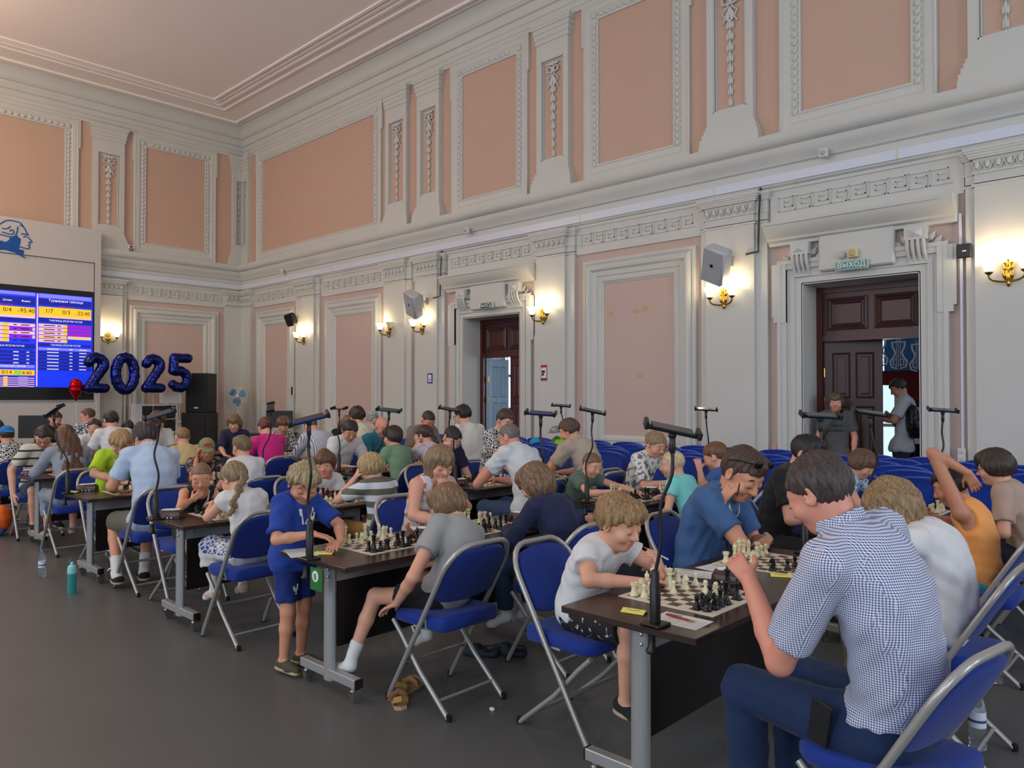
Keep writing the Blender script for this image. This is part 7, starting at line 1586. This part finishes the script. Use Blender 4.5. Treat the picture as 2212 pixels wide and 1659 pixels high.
MB().lathe([(.2, 0), (.2, .02), (.05, .05), (.02, .07)], 20).build('base', M_FANW, o, None, 40); MB().lathe([(.018, .05), (.018, 1.1), (.013, 1.1), (.013, 1.42)], 10).build('pole', M_FANW, o, None, 40); MB().cbox(-.03, .03, -.03, .05, 1.36, 1.50, .01).build('switch_box', M_BLUELOGO, o)
hd = MB(); hd.lathe([(.03, -.06), (.06, -.04), (.065, .1), (.03, .13)], 14, (0, 0, 1.63), 'y'); hd.build('motor', M_FANW, o, None, 40)
for k in range(3):
    a = 2*math.pi*k/3+.4; m = MB(); v = []
    for r_, w_, tw in ((.05, .04, .02), (.11, .09, .035), (.18, .10, .035), (.21, .06, .02)):
        for sgn in (-1, 1): v.append((r_*math.cos(a)-sgn*w_*math.sin(a), -.07+sgn*tw, 1.63+r_*math.sin(a)+sgn*w_*math.cos(a)))
    n = len(v); v += [(x, y+.004, z) for x, y, z in v]; m.add(v, [(2*i+s_, 2*i+1+s_, 2*i+3+s_, 2*i+2+s_) for i in range(3) for s_ in (0, n)]); m.build('fan_blade', mat('fan_blade_blue', (40, 130, 170), .4), o)
m = MB()
for y, rr in ((-.12, .10), (-.12, .18), (-.10, .235), (-.04, .24), (-.02, .2), (-.02, .12)): m.tube([(rr*math.cos(t), y, 1.63+rr*math.sin(t)) for t in [k*math.pi/12 for k in range(24)]], .004, 4, closed=True)
for k in range(24): a = k*math.pi/12; m.tube([(.03*math.cos(a), -.125, 1.63+.03*math.sin(a)), (.2*math.cos(a), -.12, 1.63+.2*math.sin(a)), (.24*math.cos(a), -.07, 1.63+.24*math.sin(a)), (.2*math.cos(a), -.02, 1.63+.2*math.sin(a))], .003, 4)
tag(m.build('wire_guard', M_FANW, o, None, 50), kind='stuff'); MB().lathe([(.05, -.14), (.055, -.125)], 14, (0, 0, 1.63), 'y').build('guard_cap', M_FANW, o, None, 40)
# organisers' table with screens against the left wall
o = empty('organiser_table', (3.1, -1.15, 0), 0, 'narrow dark table with equipment behind the players at the back', 'table'); MB().cbox(-.35, .35, -.8, .8, .72, .75, .004).build('tabletop', M_PANEL, o)
for x in (-.3, .3):
    for y in (-.75, .75): MB().cbox(x-.02, x+.02, y-.02, y+.02, 0, .72, .003).build('leg', M_BLACK, o)
def monitor(x, y, z, rz, label, mark=None, w=.62, h=.40):
    o = empty('monitor', (x, y, z), rz, label, 'monitor'); MB().cbox(-w/2, w/2, -.02, .02, .12, .12+h, .006).build('screen_back', M_BLACK, o); MB().cbox(-.03, .03, -.02, .04, .0, .14, .004).build('neck', M_BLACK, o); MB().cbox(-.12, .12, -.09, .09, 0, .012, .004).build('foot', M_BLACK, o)
    if mark: MB().poly([(-.03, -.02), (.01, -.02), (.03, 0), (.01, .02), (-.03, .02)], 0, .002).build('red_mark', mat('monitor_red', (210, 70, 64), .5), o, lambda a, c, e: (a+.1, -.022-e, c+.32))
monitor(3.05, -.62, .75, R(50), 'black monitor on the organiser table at the back'); 
o = empty('organiser_desk', (3.6, -6.0, 0), 0, 'dark desk at the far left behind the players', 'desk'); MB().cbox(-.35, .35, -.7, .7, .70, .73, .004).build('tabletop', M_PANEL, o)
for x in (-.3, .3):
    for y in (-.65, .65): MB().cbox(x-.02, x+.02, y-.02, y+.02, 0, .70, .003).build('leg', M_BLACK, o)
monitor(3.6, -5.85, .73, R(50), 'black monitor back with a red mark at the far left', True, .66, .42)
o = empty('white_speaker', (7.9, -3.35, .75), R(50), 'small white box speaker on a table behind the woman in magenta', 'loudspeaker'); MB().cbox(-.05, .05, -.05, .05, 0, .20, .008).build('case', M_SPKW, o); MB().lathe([(.03, -.055), (.03, -.05)], 14, (0, 0, .07), 'y').build('cone', M_BLACK, o)
apply_deci()
